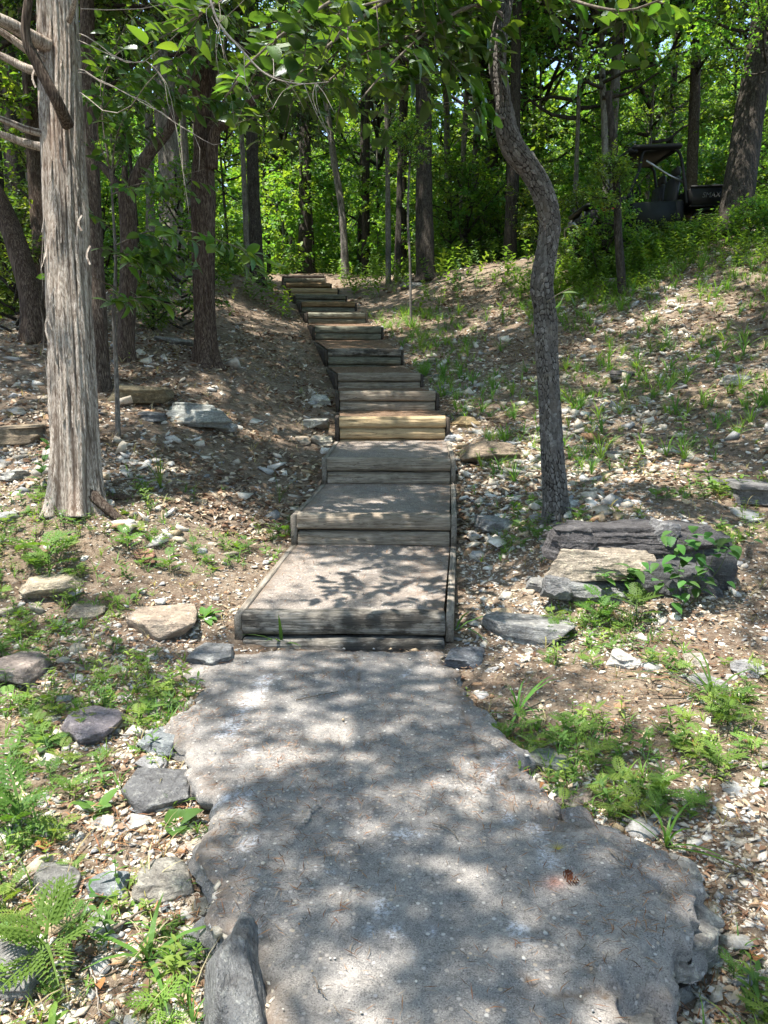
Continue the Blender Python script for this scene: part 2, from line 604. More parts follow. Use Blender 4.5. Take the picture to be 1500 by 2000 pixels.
    c = t.mix(t.ramp(big, [(0.52, 0.0), (0.70, 0.35)]), c, (0.22, 0.13, 0.085))
    M['cedar_bark'] = t.principled(c, 0.92, t.bump(t.math('ADD', lo, fi), 0.8, 0.012), 0.15)
    t = NT('cedar_bark_dark')
    lo = t.noise(t.coord((24, 24, 1.2)), 1.5, 6, 0.7, 0.3)
    fi = t.noise(t.coord((80, 80, 3.5)), 1.3, 5, 0.7, 0.3)
    c = t.ramp(fi, [(0.38, (0.022, 0.016, 0.013)), (0.5, (0.075, 0.058, 0.047)), (0.66, (0.20, 0.168, 0.14))])
    c = t.mix(t.ramp(lo, [(0.38, 0.85), (0.52, 0.0)]), c, (0.04, 0.026, 0.02))
    oi = t.n('ObjectInfo')
    c = t.mix(t.math('MULTIPLY', oi.outputs['Random'], 0.5), c, t.mix(1.0, c, (1.05, 0.86, 0.72), 'MULTIPLY'))
    M['cedar_bark_dark'] = t.principled(c, 0.92, t.bump(t.math('ADD', lo, fi), 0.8, 0.015), 0.15)
    t = NT('blocky_bark')
    fi = t.noise(t.coord((30, 30, 30)), 2.0, 5, 0.75)
    big = t.noise(t.coord((5, 5, 3)), 1.2, 4, 0.6)
    pl = t.attr('ridge', 'Fac')
    tone = t.attr('tone', 'Fac')
    c = t.ramp(t.math('ADD', t.math('MULTIPLY', tone, 0.28), t.math('MULTIPLY', fi, 0.70)), [(0.25, (0.05, 0.045, 0.042)), (0.48, (0.10, 0.092, 0.086)), (0.64, (0.16, 0.152, 0.145)), (0.80, (0.36, 0.355, 0.35))])
    c = t.mix(t.ramp(big, [(0.5, 0.0), (0.75, 0.4)]), c, (0.20, 0.17, 0.13))
    c = t.mix(t.ramp(pl, [(0.25, 1.0), (0.75, 0.0)]), c, (0.022, 0.019, 0.017))
    M['blocky_bark'] = t.principled(c, 0.9, t.bump(fi, 0.6, 0.008), 0.2)
    t = NT('furrowed_bark')
    lo = t.noise(t.coord((16, 16, 2.2)), 1.6, 6, 0.7, 0.5)
    fi = t.noise(t.coord((50, 50, 14)), 1.3, 5, 0.7)
    c = t.ramp(fi, [(0.34, (0.02, 0.017, 0.015)), (0.52, (0.06, 0.052, 0.044)), (0.72, (0.13, 0.115, 0.10))])
    c = t.mix(t.ramp(lo, [(0.40, 0.9), (0.54, 0.0)]), c, (0.022, 0.018, 0.015))
    M['bark'] = t.principled(c, 0.92, t.bump(t.math('ADD', lo, fi), 0.9, 0.02), 0.15)
    t = NT('pale_grey_bark')
    lo = t.noise(t.coord((14, 14, 2.0)), 1.6, 6, 0.7, 0.5)
    fi = t.noise(t.coord((40, 40, 14)), 1.3, 5, 0.7)
    c = t.ramp(fi, [(0.34, (0.085, 0.078, 0.07)), (0.52, (0.19, 0.175, 0.155)), (0.72, (0.32, 0.30, 0.27))])
    c = t.mix(t.ramp(lo, [(0.40, 0.8), (0.54, 0.0)]), c, (0.06, 0.05, 0.045))
    M['pale_bark'] = t.principled(c, 0.92, t.bump(t.math('ADD', lo, fi), 0.8, 0.015), 0.15)
    t = NT('twig_bark')
    fi = t.noise(t.coord((30, 30, 30)), 1.3, 3, 0.7)
    M['twig'] = t.principled(t.ramp(fi, [(0.3, (0.06, 0.05, 0.042)), (0.7, (0.22, 0.185, 0.15))]), 0.9, None, 0.15)
    t = NT('dead_twig')
    fi = t.noise(t.coord((30, 30, 30)), 1.3, 3, 0.7)
    M['dead_twig'] = t.principled(t.ramp(fi, [(0.3, (0.16, 0.135, 0.115)), (0.7, (0.40, 0.36, 0.32))]), 0.9, None, 0.15)

    # foliage
    M['leaf'] = leaf_material('broad_leaf', 0.30, 0.45, 0.58)
    M['leaf_glossy'] = leaf_material('near_broad_leaf', 0.5, 0.36, 0.6)
    M['cedar_leaf'] = leaf_material('cedar_foliage', 0.2, 0.5, 0.3)
    M['weed'] = leaf_material('weed_leaf', 0.2, 0.5, 0.45)
    t = NT('dead_leaf')
    c = t.attr('col')
    d = t.n('BsdfDiffuse', in_Color=c); tr = t.n('BsdfTranslucent', in_Color=c); m = t.n('MixShader', in_0=0.2)
    t.t.links.new(d.outputs[0], m.inputs[1]); t.t.links.new(tr.outputs[0], m.inputs[2]); t.t.links.new(m.outputs[0], t.out.inputs[0])
    M['litter'] = t.m
    # vehicle
    t = NT('black_plastic'); n = t.noise(t.coord(), 120, 2)
    M['black'] = t.principled((0.006, 0.006, 0.0065), 0.55, t.bump(n, 0.1, 0.002), 0.25)
    t = NT('dark_green_panel'); n = t.noise(t.coord(), 6, 4)
    M['panel'] = t.principled(t.ramp(n, [(0.3, (0.004, 0.006, 0.0045)), (0.7, (0.007, 0.010, 0.008))]), 0.5, None, 0.2, 0.0)
    t = NT('tyre_rubber'); M['rubber'] = t.principled((0.018, 0.017, 0.016), 0.85, t.bump(t.noise(t.coord(), 40, 3), 0.3, 0.01), 0.2)
    t = NT('steel_rim'); M['rim'] = t.principled((0.14, 0.14, 0.145), 0.4, None, 0.5, 0.8)
    t = NT('seat_vinyl'); M['vinyl'] = t.principled((0.025, 0.025, 0.027), 0.6, t.bump(t.noise(t.coord(), 90, 3), 0.2, 0.003), 0.3)
    t = NT('red_lens'); M['red'] = t.principled((0.42, 0.02, 0.012), 0.25, None, 0.5)
    t = NT('grey_decal'); M['decal'] = t.principled((0.10, 0.103, 0.103), 0.6, None, 0.3)
    t = NT('steel_tube'); M['tube'] = t.principled((0.35, 0.36, 0.37), 0.35, None, 0.5, 0.9)
    return M


MAT = make_materials()

# ------------------------------------------------------------------ the lie of the land
# steps: depth, centre pixel, width in pixels, row of the top edge, row of the bottom edge
STEP_PX = [(4.60, 670, 400, 1200, 1262), (6.06, 729, 302, 1006, 1068), (7.50, 759, 243, 895, 947), (8.75, 767, 209, 813, 862),
           (9.85, 757, 188, 764, 803), (11.2, 741, 162, 728, 758), (12.75, 712, 143, 681, 716), (14.3, 680, 129, 636, 664),
           (16.2, 658, 112, 610, 632), (17.6, 641, 104, 589, 608), (18.9, 626, 97, 575, 588), (20.1, 613.5, 91, 562.5, 575),
           (21.5, 602, 86, 552, 562), (22.7, 594, 80, 543.5, 552), (23.8, 593, 80, 536.5, 543)]
STEPS = []
for (z, cx, w, yt, yb) in STEP_PX:
    top = at(cx, yt, z)
    bot = at(cx, yb, z)
    STEPS.append(dict(c=np.array([top[0], top[1]]), w=w * z / FPX, top=top[2], base=bot[2]))
for i, s in enumerate(STEPS):
    if i: s['base'] = max(min(s['base'], s['top'] - 0.2), STEPS[i - 1]['top'] + 0.01)
STEPS[0]['base'] = -0.01


def path_y(y):
    return np.interp(y, [s['c'][1] for s in STEPS], [s['base'] for s in STEPS])


def path_x(y):
    return np.interp(y, [s['c'][1] for s in STEPS], [s['c'][0] for s in STEPS])


CP = []                                                      # terrain control points
for i, s in enumerate(STEPS):
    x, y = s['c']
    for dx, dz in ((-0.95, 0.03), (0.0, -0.03), (0.95, 0.03)):
        CP.append((x + dx, y, s['base'] + dz))
PXCP = [(150, 985, 5.8), (10, 975, 5.9), (245, 700, 9.5), (400, 702, 10.0), (198, 757, 8.5), (68, 665, 9.5), (228, 852, 7.2),
        (1087, 1012, 5.9), (1213, 577, 13.0), (1440, 452, 14.2), (1275, 503, 15.5), (830, 548, 19.0), (500, 545, 18.0), (335, 562, 15.5),
        (595, 533, 26.0), (1250, 1190, 4.75), (1450, 1000, 6.0), (1450, 800, 8.0), (1350, 690, 10.0), (1130, 500, 17.0), (960, 515, 21.0), (450, 560, 17.0)]
for p in PXCP:
    CP.append(tuple(at(*p)))
CP += [(-0.9, 1.5, -0.13), (-1.7, 1.6, -0.10), (-1.3, 2.6, -0.06), (-2.6, 3.0, -0.02), (-1.2, 3.6, -0.03), (-3.0, 4.6, 0.16), (0, 2.0, -0.16), (0.2, 3.2, -0.13), (-0.1, 3.9, -0.10),
       (1.05, 1.5, -0.28), (1.5, 2.0, -0.16), (1.6, 2.9, -0.06), (0.9, 3.7, -0.03), (2.6, 3.6, 0.10), (3.4, 5.0, 0.45), (0, -1.5, -0.2), (3, -2, -0.3), (-3, -2, -0.3),
       (-6, 7, 0.9), (-6, 12, 2.2), (-8, 18, 2.9), (-12, 26, 3.6), (0, 32, 4.55), (8, 30, 5.6), (14, 24, 6.0), (12, 14, 5.0), (9, 8, 2.6), (8, 4, 1.0), (-9, 2, 0.1), (9, -2, 0.0)]
CP = np.array(CP)


def _tps_fit(P, lam=0.02):
    n = len(P)
    d2 = ((P[:, None, :2] - P[None, :, :2]) ** 2).sum(-1)
    K = 0.5 * d2 * np.log(d2 + 1e-9) + lam * np.eye(n)
    Q = np.c_[np.ones(n), P[:, :2]]
    A = np.block([[K, Q], [Q.T, np.zeros((3, 3))]])
    return np.linalg.solve(A, np.r_[P[:, 2], 0, 0, 0])


TPS = _tps_fit(CP)


def ground_z(x, y, rough=True):
    x = np.asarray(x, float); y = np.asarray(y, float)
    xc = np.clip(x, -13, 13); yc = np.clip(y, -2.5, 31)
    sh = xc.shape
    xf, yf = xc.ravel(), yc.ravel()
    out = np.empty(len(xf))
    for a in range(0, len(xf), 20000):
        d2 = (xf[a:a + 20000, None] - CP[None, :, 0]) ** 2 + (yf[a:a + 20000, None] - CP[None, :, 1]) ** 2
        out[a:a + 20000] = (0.5 * d2 * np.log(d2 + 1e-9)) @ TPS[:-3] + TPS[-3] + TPS[-2] * xf[a:a + 20000] + TPS[-1] * yf[a:a + 20000]
    z = out.reshape(sh)
    if rough:
        near = np.clip((np.abs(x - path_x(y)) - 0.8) / 0.8, 0.0, 1.0)
        amp = 0.25 + 0.75 * near
        z = z + amp * (0.10 * (fbm(x * 0.9, y * 0.9, 0, 3, 5) - 0.5) + 0.035 * (fbm(x * 5, y * 5, 0, 3, 9) - 0.5))
    far = np.clip((np.hypot(x, y - 15) - 30) / 60, 0, 1)
    return z + far * 1.5 * (fbm(x * 0.05, y * 0.05, 0, 2, 3) - 0.3)


def ground_n(x, y):
    e = 0.06
    zx = (ground_z(x + e, y, False) - ground_z(x - e, y, False)) / (2 * e)
    zy = (ground_z(x, y + e, False) - ground_z(x, y - e, False)) / (2 * e)
    return unit(np.stack([-zx, -zy, np.ones_like(zx)], -1))


def build_ground():
    def axis(lo, hi, c0, c1, fine, grow):
        m = np.arange(c0, c1, fine)
        a, st, L = [], fine, c0
        while L > lo:
            st *= grow; L -= st; a.append(L)
        b, st, R = [], fine, m[-1]
        while R < hi:
            st *= grow; R += st; b.append(R)
        return np.array(a[::-1] + list(m) + b)
    xs = axis(-230, 230, -3.2, 3.6, 0.035, 1.035)
    ys = axis(-60, 260, 0.9, 7.5, 0.035, 1.022)
    X, Y = np.meshgrid(xs, ys)
    Z = ground_z(X, Y)
    V = np.stack([X, Y, Z], -1).reshape(-1, 3)
    ny, nx = X.shape
    i = (np.arange(ny - 1)[:, None] * nx + np.arange(nx - 1)[None]).reshape(-1)
    F = np.stack([i, i + 1, i + nx + 1, i + nx], -1)
    o = obj('ground', mesh_np('ground', V, F, MAT['soil'], smooth=True))
    return tag(o, 'stony woodland ground with brown leaf mould rising up the slope', None, None, 'structure')


GROUND = build_ground()

# ------------------------------------------------------------------ the concrete path in front
OUT_PX = [(385, 1263), (362, 1300), (388, 1335), (345, 1390), (333, 1420), (352, 1440), (356, 1475), (382, 1500), (386, 1560), (378, 1620), (408, 1642),
          (390, 1690), (395, 1740), (402, 1790), (440, 1830), (485, 1880), (508, 1960), (520, 2040)]
OUT_PX_R = [(1245, 2040), (1232, 1965), (1262, 1915), (1318, 1862), (1335, 1815), (1352, 1770), (1340, 1705), (1292, 1655), (1240, 1612), (1172, 1582), (1125, 1566), (1082, 1580),
            (1062, 1530), (1012, 1482), (990, 1440), (958, 1410), (928, 1385), (900, 1340), (880, 1300), (868, 1266)]
SLAB = np.array([on_plane(*p)[:2] for p in OUT_PX] + [(-0.62, 0.9), (-0.6, -1.2), (0.65, -1.2), (0.62, 0.9)] + [on_plane(*p)[:2] for p in OUT_PX_R])


def densify(P, step, jit, seed):
    out = []
    r = np.random.default_rng(seed)
    for a, b in zip(P, np.roll(P, -1, 0)):
        n = max(1, int(np.linalg.norm(b - a) / step))
        t = np.arange(n)[:, None] / n
        out.append(a + (b - a) * t)
    Q = np.concatenate(out)
    j = np.stack([fbm(Q[:, 0] * 9, Q[:, 1] * 9, 0, 3, seed), fbm(Q[:, 0] * 9, Q[:, 1] * 9, 7, 3, seed + 1)], -1) - 0.5
    ch = np.floor(fbm(Q[:, 0] * 5.5, Q[:, 1] * 5.5, 11, 3, seed + 2) * 11) / 11 - 0.5
    nr = unit(np.roll(Q, -1, 0) - np.roll(Q, 1, 0))
    nr = np.stack([nr[:, 1], -nr[:, 0]], -1)
    return Q + j * jit + nr * (ch * jit * 1.3)[:, None]


SLAB_D = densify(SLAB, 0.014, 0.13, 4)


def poly_dist(P, poly):
    """Signed distance (negative inside) and nearest boundary point."""
    A, B = poly, np.roll(poly, -1, 0)
    best = np.full(len(P), 1e9); near = np.zeros((len(P), 2)); ins = np.zeros(len(P), bool)
    for a, b in zip(A, B):
        ab = b - a
        t = np.clip(((P - a) @ ab) / max(ab @ ab, 1e-12), 0, 1)
        q = a + t[:, None] * ab
        d = np.linalg.norm(P - q, axis=1)
        m = d < best
        best[m] = d[m]; near[m] = q[m]
        cr = ((a[1] > P[:, 1]) != (b[1] > P[:, 1]))
        with np.errstate(divide='ignore', invalid='ignore'):
            xi = (b[0] - a[0]) * (P[:, 1] - a[1]) / (b[1] - a[1]) + a[0]
        ins ^= cr & (P[:, 0] < xi)
    return np.where(ins, -best, best), near


PAINT = [  # pixel polylines of white paint and their half width in metres
    ([(520, 1322), (495, 1365), (470, 1395), (440, 1435)], 0.045), ([(545, 1325), (500, 1330)], 0.02), ([(430, 1560), (480, 1545), (490, 1565), (465, 1585)], 0.03),
    ([(770, 1628), (810, 1632)], 0.028), ([(742, 1765), (755, 1775), (748, 1792)], 0.026), ([(765, 1815), (770, 1832)], 0.012), ([(640, 1700), (646, 1706)], 0.010), ([(722, 1812), (725, 1830)], 0.012), ([(775, 1800), (790, 1830)], 0.012), ([(835, 1800), (842, 1822)], 0.010),
    ([(1000, 1466), (965, 1490), (960, 1525)], 0.018), ([(990, 1585), (992, 1605)], 0.018), ([(1045, 1615), (1060, 1650), (1075, 1690)], 0.032),
    ([(470, 1815), (500, 1822)], 0.022), ([(497, 1800), (505, 1806)], 0.014), ([(1010, 1815), (1030, 1850)], 0.026), ([(800, 1310), (790, 1320)], 0.02), ([(485, 1462), (495, 1466)], 0.014), ([(480, 1655), (490, 1640)], 0.03)]


def build_path():
    step = 0.016
    lo, hi = SLAB_D.min(0) - 0.05, SLAB_D.max(0) + 0.05
    lo[1] = max(lo[1], -1.25)
    xs = np.arange(lo[0], hi[0], step)
    ys = np.concatenate([np.arange(lo[1], 1.2, 0.05), np.arange(1.2, hi[1], step)])
    X, Y = np.meshgrid(xs, ys)
    P = np.stack([X.ravel(), Y.ravel()], -1)
    d, near = poly_dist(P, SLAB_D)
    ny, nx = X.shape
    i = (np.arange(ny - 1)[:, None] * nx + np.arange(nx - 1)[None]).reshape(-1)
    F = np.stack([i, i + 1, i + nx + 1, i + nx], -1)
    dm = d[F]
    keep = (dm.min(1) < 0) & (dm.max(1) < step * 1.6)
    F = F[keep]
    Q = P.copy()
    o = d > 0
    Q[o] = near[o]
    use = np.zeros(len(P), bool); use[F.ravel()] = True
    idx = np.cumsum(use) - 1
    Q, d = Q[use], np.minimum(d[use], 0)
    F = idx[F]
    z = 0.012 * (fbm(Q[:, 0] * 2.2, Q[:, 1] * 2.2, 0, 4, 21) - 0.5) + 0.006 * (fbm(Q[:, 0] * 26, Q[:, 1] * 26, 0, 3, 22) - 0.5)
    e = np.exp(d / 0.03)
    z = z - 0.010 * np.exp(d / 0.012) - 0.010 * np.exp(d / 0.06) * (fbm(Q[:, 0] * 8, Q[:, 1] * 8, 0, 3, 23))
    chip = np.clip((fbm(Q[:, 0] * 9, Q[:, 1] * 9, 3, 3, 24) - 0.54) * 30, 0, 1) * np.clip((d + 0.11) / 0.012, 0, 1)
    z = z - 0.016 * chip * np.clip((Q[:, 0] - 0.35) / 0.3, 0, 1) - 0.008 * chip
    # a shallow crack and scaled ledge along the right side
    lw = np.array([on_plane(*p)[:2] for p in ((1120, 1590), (1180, 1625), (1235, 1660), (1300, 1700))])
    dd = np.full(len(Q), 9.0)
    for a, b in zip(lw[:-1], lw[1:]):
        t = np.clip(((Q - a) @ (b - a)) / ((b - a) @ (b - a)), 0, 1)
        dd = np.minimum(dd, np.linalg.norm(Q - (a + t[:, None] * (b - a)), axis=1))
    wob = 0.02 * (fbm(Q[:, 0] * 14, Q[:, 1] * 14, 0, 2, 31) - 0.5)
    z = z - 0.022 * np.exp(-((dd + wob) / 0.012) ** 2)
    crack = np.zeros(len(Q))
    for pl in (((905, 1385), (918, 1425), (935, 1470), (925, 1500)), ((690, 1268), (705, 1300), (698, 1345)), ((385, 1500), (420, 1530), (410, 1590), (428, 1650)), ((1235, 1960), (1160, 1930), (1090, 1945), (1010, 1900)), ((1010, 1482), (985, 1530), (1000, 1580))):
        W = np.array([on_plane(*p)[:2] for p in pl])
        dd = np.full(len(Q), 9.0)
        for a, b in zip(W[:-1], W[1:]):
            t = np.clip(((Q - a) @ (b - a)) / ((b - a) @ (b - a)), 0, 1)
            dd = np.minimum(dd, np.linalg.norm(Q - (a + t[:, None] * (b - a)), axis=1))
        dd = np.abs(dd + 0.035 * (fbm(Q[:, 0] * 11, Q[:, 1] * 11, 0, 3, 35) - 0.5))
        crack = np.maximum(crack, np.clip(1 - dd / 0.009, 0, 1))
    z = z - 0.012 * crack
    paint = np.zeros(len(Q))
    for pl, hw in PAINT:
        W = np.array([on_plane(*p)[:2] for p in pl])
        dd = np.full(len(Q), 9.0)
        for a, b in zip(W[:-1], W[1:]):
            t = np.clip(((Q - a) @ (b - a)) / ((b - a) @ (b - a)), 0, 1)
            dd = np.minimum(dd, np.linalg.norm(Q - (a + t[:, None] * (b - a)), axis=1))
        n = fbm(Q[:, 0] * 30, Q[:, 1] * 30, 0, 3, 33)
        paint = np.maximum(paint, np.clip((hw * (0.5 + 1.3 * n) - dd) / (hw * 0.5), 0, 1) * (0.35 + 0.65 * np.clip((n - 0.3) * 3, 0, 1)))
    rc = on_plane(1082, 1724)[:2]
    rust = 0.5 * np.exp(-(np.linalg.norm(Q - rc, axis=1) / 0.030) ** 2)
    dirt = np.exp(d / 0.06) * np.clip(fbm(Q[:, 0] * 6, Q[:, 1] * 6, 0, 3, 41) * 2 - 0.6, 0, 1)
    dirt = np.maximum(dirt, crack)
    # skirt: layered broken rim
    E = np.concatenate([F[:, [a, (a + 1) % 4]] for a in range(4)])
    key = np.sort(E, 1)
    _, inv, cnt = np.unique(key, axis=0, return_inverse=True, return_counts=True)
    be = E[cnt[inv.ravel()] == 1]
    bv = np.unique(be)
    mp = -np.ones(len(Q), int); mp[bv] = np.arange(len(bv))
    ctr = np.array([0.05, 2.6])
    # outward direction from the averaged neighbouring boundary edge normals
    nrm = np.zeros((len(Q), 2))
    for a, b in be:
        t = Q[b] - Q[a]
        nn = np.array([t[1], -t[0]])
        nrm[a] += nn; nrm[b] += nn
    nrm = unit(nrm[bv])
    V3 = [np.c_[Q, z]]
    Fs = [F]
    prev = bv; base = len(Q)
    right = np.clip((Q[bv, 0] - 0.3) / 0.5, 0, 1) * np.clip((3.3 - Q[bv, 1]) / 0.8, 0, 1)
    for k, (dz, out) in enumerate(((-0.02, 0.008), (-0.05, 0.004), (-0.075, 0.02), (-0.12, -0.01), (-0.17, 0.015), (-0.34, -0.01))):
        n1 = fbm(Q[bv, 0] * 7, Q[bv, 1] * 7, k * 3.1, 3, 51) - 0.5
        ch = np.floor(fbm(Q[bv, 0] * 6, Q[bv, 1] * 6, k // 2 * 5.3, 2, 57) * 8) / 8 - 0.5
        off = out + n1 * 0.04 + ch * (0.05 + 0.07 * right) - 0.03 * right * (k > 2)
        zz = z[bv] + dz * (0.7 + 0.5 * right) + 0.02 * n1
        V3.append(np.c_[Q[bv] + nrm * off[:, None], zz])
        cur = base + np.arange(len(bv))
        a, b = be[:, 0], be[:, 1]
        pa = prev[mp[a]] if k else a
        pb = prev[mp[b]] if k else b
        Fs.append(np.stack([pa, cur[mp[a]], cur[mp[b]], pb], -1))
        prev = cur; base += len(bv)
    V = np.concatenate(V3)
    ext = len(V) - len(Q)
    pad = lambda a: np.r_[a, np.zeros(ext)]
    o = obj('concrete_path', mesh_np('concrete_path', V, np.concatenate(Fs), MAT['concrete'], smooth=True, extra=dict(paint=pad(paint), rust=pad(rust), dirt=pad(dirt))))
    tag(o, 'grey concrete path with ragged edges and white paint splashes', None, None, 'structure')
    # broken ledge stones sticking out from under the right rim
    for k, (px, py, w, dd_, h, zz, rz) in enumerate(((1352, 1785, .16, .14, .07, -.10, .3), (1345, 1838, .20, .15, .08, -.11, .8), (1312, 1882, .20, .16, .09, -.12, .6), (1272, 1922, .17, .16, .08, -.10, 1.0), (1292, 1905, .2, .18, .08, -.19, .5), (1250, 1965, .16, .16, .10, -.13, 1.2),
                                                 (1240, 2010, .18, .16, .10, -.14, 1.4), (1330, 1700, .15, .12, .06, -.09, -.3), (1268, 1990, .16, .14, .08, -.22, .9), (1340, 1860, .22, .18, .08, -.20, .4))):
        p = on_plane(px, py, zz)
        V, F = rock_shape(1200 + k, (w, dd_, h), 5, 9, 0.08, 0.8, 0.06)
        q = obj('ledge_stone', mesh_np('ledge_stone', V, F, MAT['rock'], np.tile((0.34, 0.325, 0.30), (len(V), 1))), o)
        q.location = tuple(p); q.rotation_euler = (0.06 * (k % 3 - 1), 0.16, rz)
    return o


PATH = build_path()

# ------------------------------------------------------------------ timber steps
TREADS = []                                                   # footprints, to keep litter off


def timber(c, L, ax, h, dpt, seed, wob=0.006, flat=False):
    """A landscape timber: flat top and bottom, rounded front and back, along the unit vector ax, centred at c."""
    r = np.random.default_rng(seed)
    ax = np.asarray(ax, float)
    fw = np.array([-ax[1], ax[0], 0.0])
    ns, nl = 40, 60
    t = np.arange(ns) / ns * 2 * PI
    p = 2.15 if not flat else 5.0
    cs, sn = np.cos(t), np.sin(t)
    yy = np.sign(cs) * np.abs(cs) ** (2 / p) * dpt / 2
    zz = np.sign(sn) * np.abs(sn) ** (2 / (p + 1.0)) * h / 2
    s = np.linspace(-L / 2, L / 2, nl)
    endround = np.ones(nl)
    endround[0] = endround[-1] = 0.93
    s[1] = s[0] + 0.006; s[-2] = s[-1] - 0.006
    S, T = np.meshgrid(s, t, indexing='ij')
    n = fbm(S * 3 + seed * 3.1, np.cos(T) * 1.3, np.sin(T) * 1.3, 4, seed) - 0.5
    n2 = fbm(S * 2.0 + seed * 1.7, np.cos(T) * 9, np.sin(T) * 9, 3, seed + 5) - 0.5
    split = np.clip(1 - np.abs(fbm(S * 0.7 + seed * 2.3, np.cos(T) * 2.2, np.sin(T) * 2.2, 3, seed + 13) - 0.5) / 0.02, 0, 1) * np.clip(np.sin(T) + 0.9, 0, 1)
    sc = endround[:, None] * (1 + (n * 3.4 * wob + n2 * 2.0 * wob - split * 0.010) / (h / 2))
    bow = (0.022 * (fbm(s * 0.9 + seed, 0, 0, 2, seed + 9) - 0.5))[:, None]
    Y = yy[None] * sc
    Z = zz[None] * sc + bow
    V = np.asarray(c)[None, None] + ax * S[..., None] + fw * Y[..., None] + np.array([0, 0, 1.0]) * Z[..., None]
    # local frame with x along the grain, for the wood texture
    V = V.reshape(-1, 3)
    i = np.arange(nl - 1)[:, None] * ns
    j = np.arange(ns)[None]; j2 = (j + 1) % ns
    F = np.stack([i + j, i + ns + j, i + ns + j2, i + j2], -1).reshape(-1, 4)
    V = np.concatenate([V, [np.asarray(c) - ax * L / 2, np.asarray(c) + ax * L / 2]])
    k = np.arange(ns); e = (nl - 1) * ns
    C = np.concatenate([np.stack([np.full(ns, nl * ns), k, (k + 1) % ns], -1), np.stack([np.full(ns, nl * ns + 1), e + (k + 1) % ns, e + k], -1)])
    return V, [C, F]


def board(a, b, h, th, seed):
    """A plank on edge from a to b (points of its top centre line)."""
    a, b = np.asarray(a, float), np.asarray(b, float)
    n = 14
    t = np.linspace(0, 1, n)[:, None]
    P = a + (b - a) * t
    d = unit(b - a); s = unit(np.array([d[1], -d[0], 0.0]))
    w = th / 2 * (1 + 0.12 * (vnoise(t[:, 0] * 9 + seed, 0, 0, seed) - 0.5))[:, None]
    zt = 0.012 * (vnoise(t[:, 0] * 7 + seed, 3, 0, seed) - 0.5)[:, None] * np.array([0, 0, 1.0])
    e = 0.006
    up = np.array([0, 0, 1.0])
    ring = [P - s * (w - e) + zt, P + s * (w - e) + zt, P + s * w - up * e + zt, P + s * w - up * h, P - s * w - up * h, P - s * w - up * e + zt]
    V = np.stack(ring, 1).reshape(-1, 3)
    k = 6
    i = np.arange(n - 1)[:, None] * k; j = np.arange(k)[None]; j2 = (j + 1) % k
    F = np.stack([i + j, i + j2, i + k + j2, i + k + j], -1).reshape(-1, 4)
    tri = []
    for m in range(1, k - 1):
        tri += [(0, m + 1, m), ((n - 1) * k, (n - 1) * k + m, (n - 1) * k + m + 1)]
    return V, [np.array(tri), F]


STEP_LOOK = ['wood_mossy', 'wood_grey', 'wood_grey', 'wood_yellow', 'wood_grey', 'wood_grey', 'wood_mossy', 'wood_green', 'wood_green', 'wood_brown', 'wood_green', 'wood_yellow', 'wood_brown', 'wood_green', 'wood_dark']
STEP_LABEL = [
    'lowest timber step, a single blackened grey log above the concrete path',
    'wide grey timber step second up from the concrete path, cracked flat log front',
    'grey timber step with a large knot, just below the new yellow step',
    'bright new yellow timber step in the lower half of the stairs',
    'weathered grey timber step directly above the new yellow step',
    'grey timber step with a brown stained upper log, two above the new yellow step',
    'shaded blackish timber step with long side board where the stairs bend left',
    'dark greenish log step just above the shaded bend of the stairs',
    'greenish log step halfway up the bent upper flight',
    'brown log step in the upper flight, below a dark greenish one',
    'dark greenish log step just below the upper yellow step',
    'yellow timber step near the top of the stairs, with a sunlit edge',
    'brown log step just above the upper yellow step',
    'thin greenish log step next to the top of the stairs',
    'topmost dark log step at the crest of the hill']


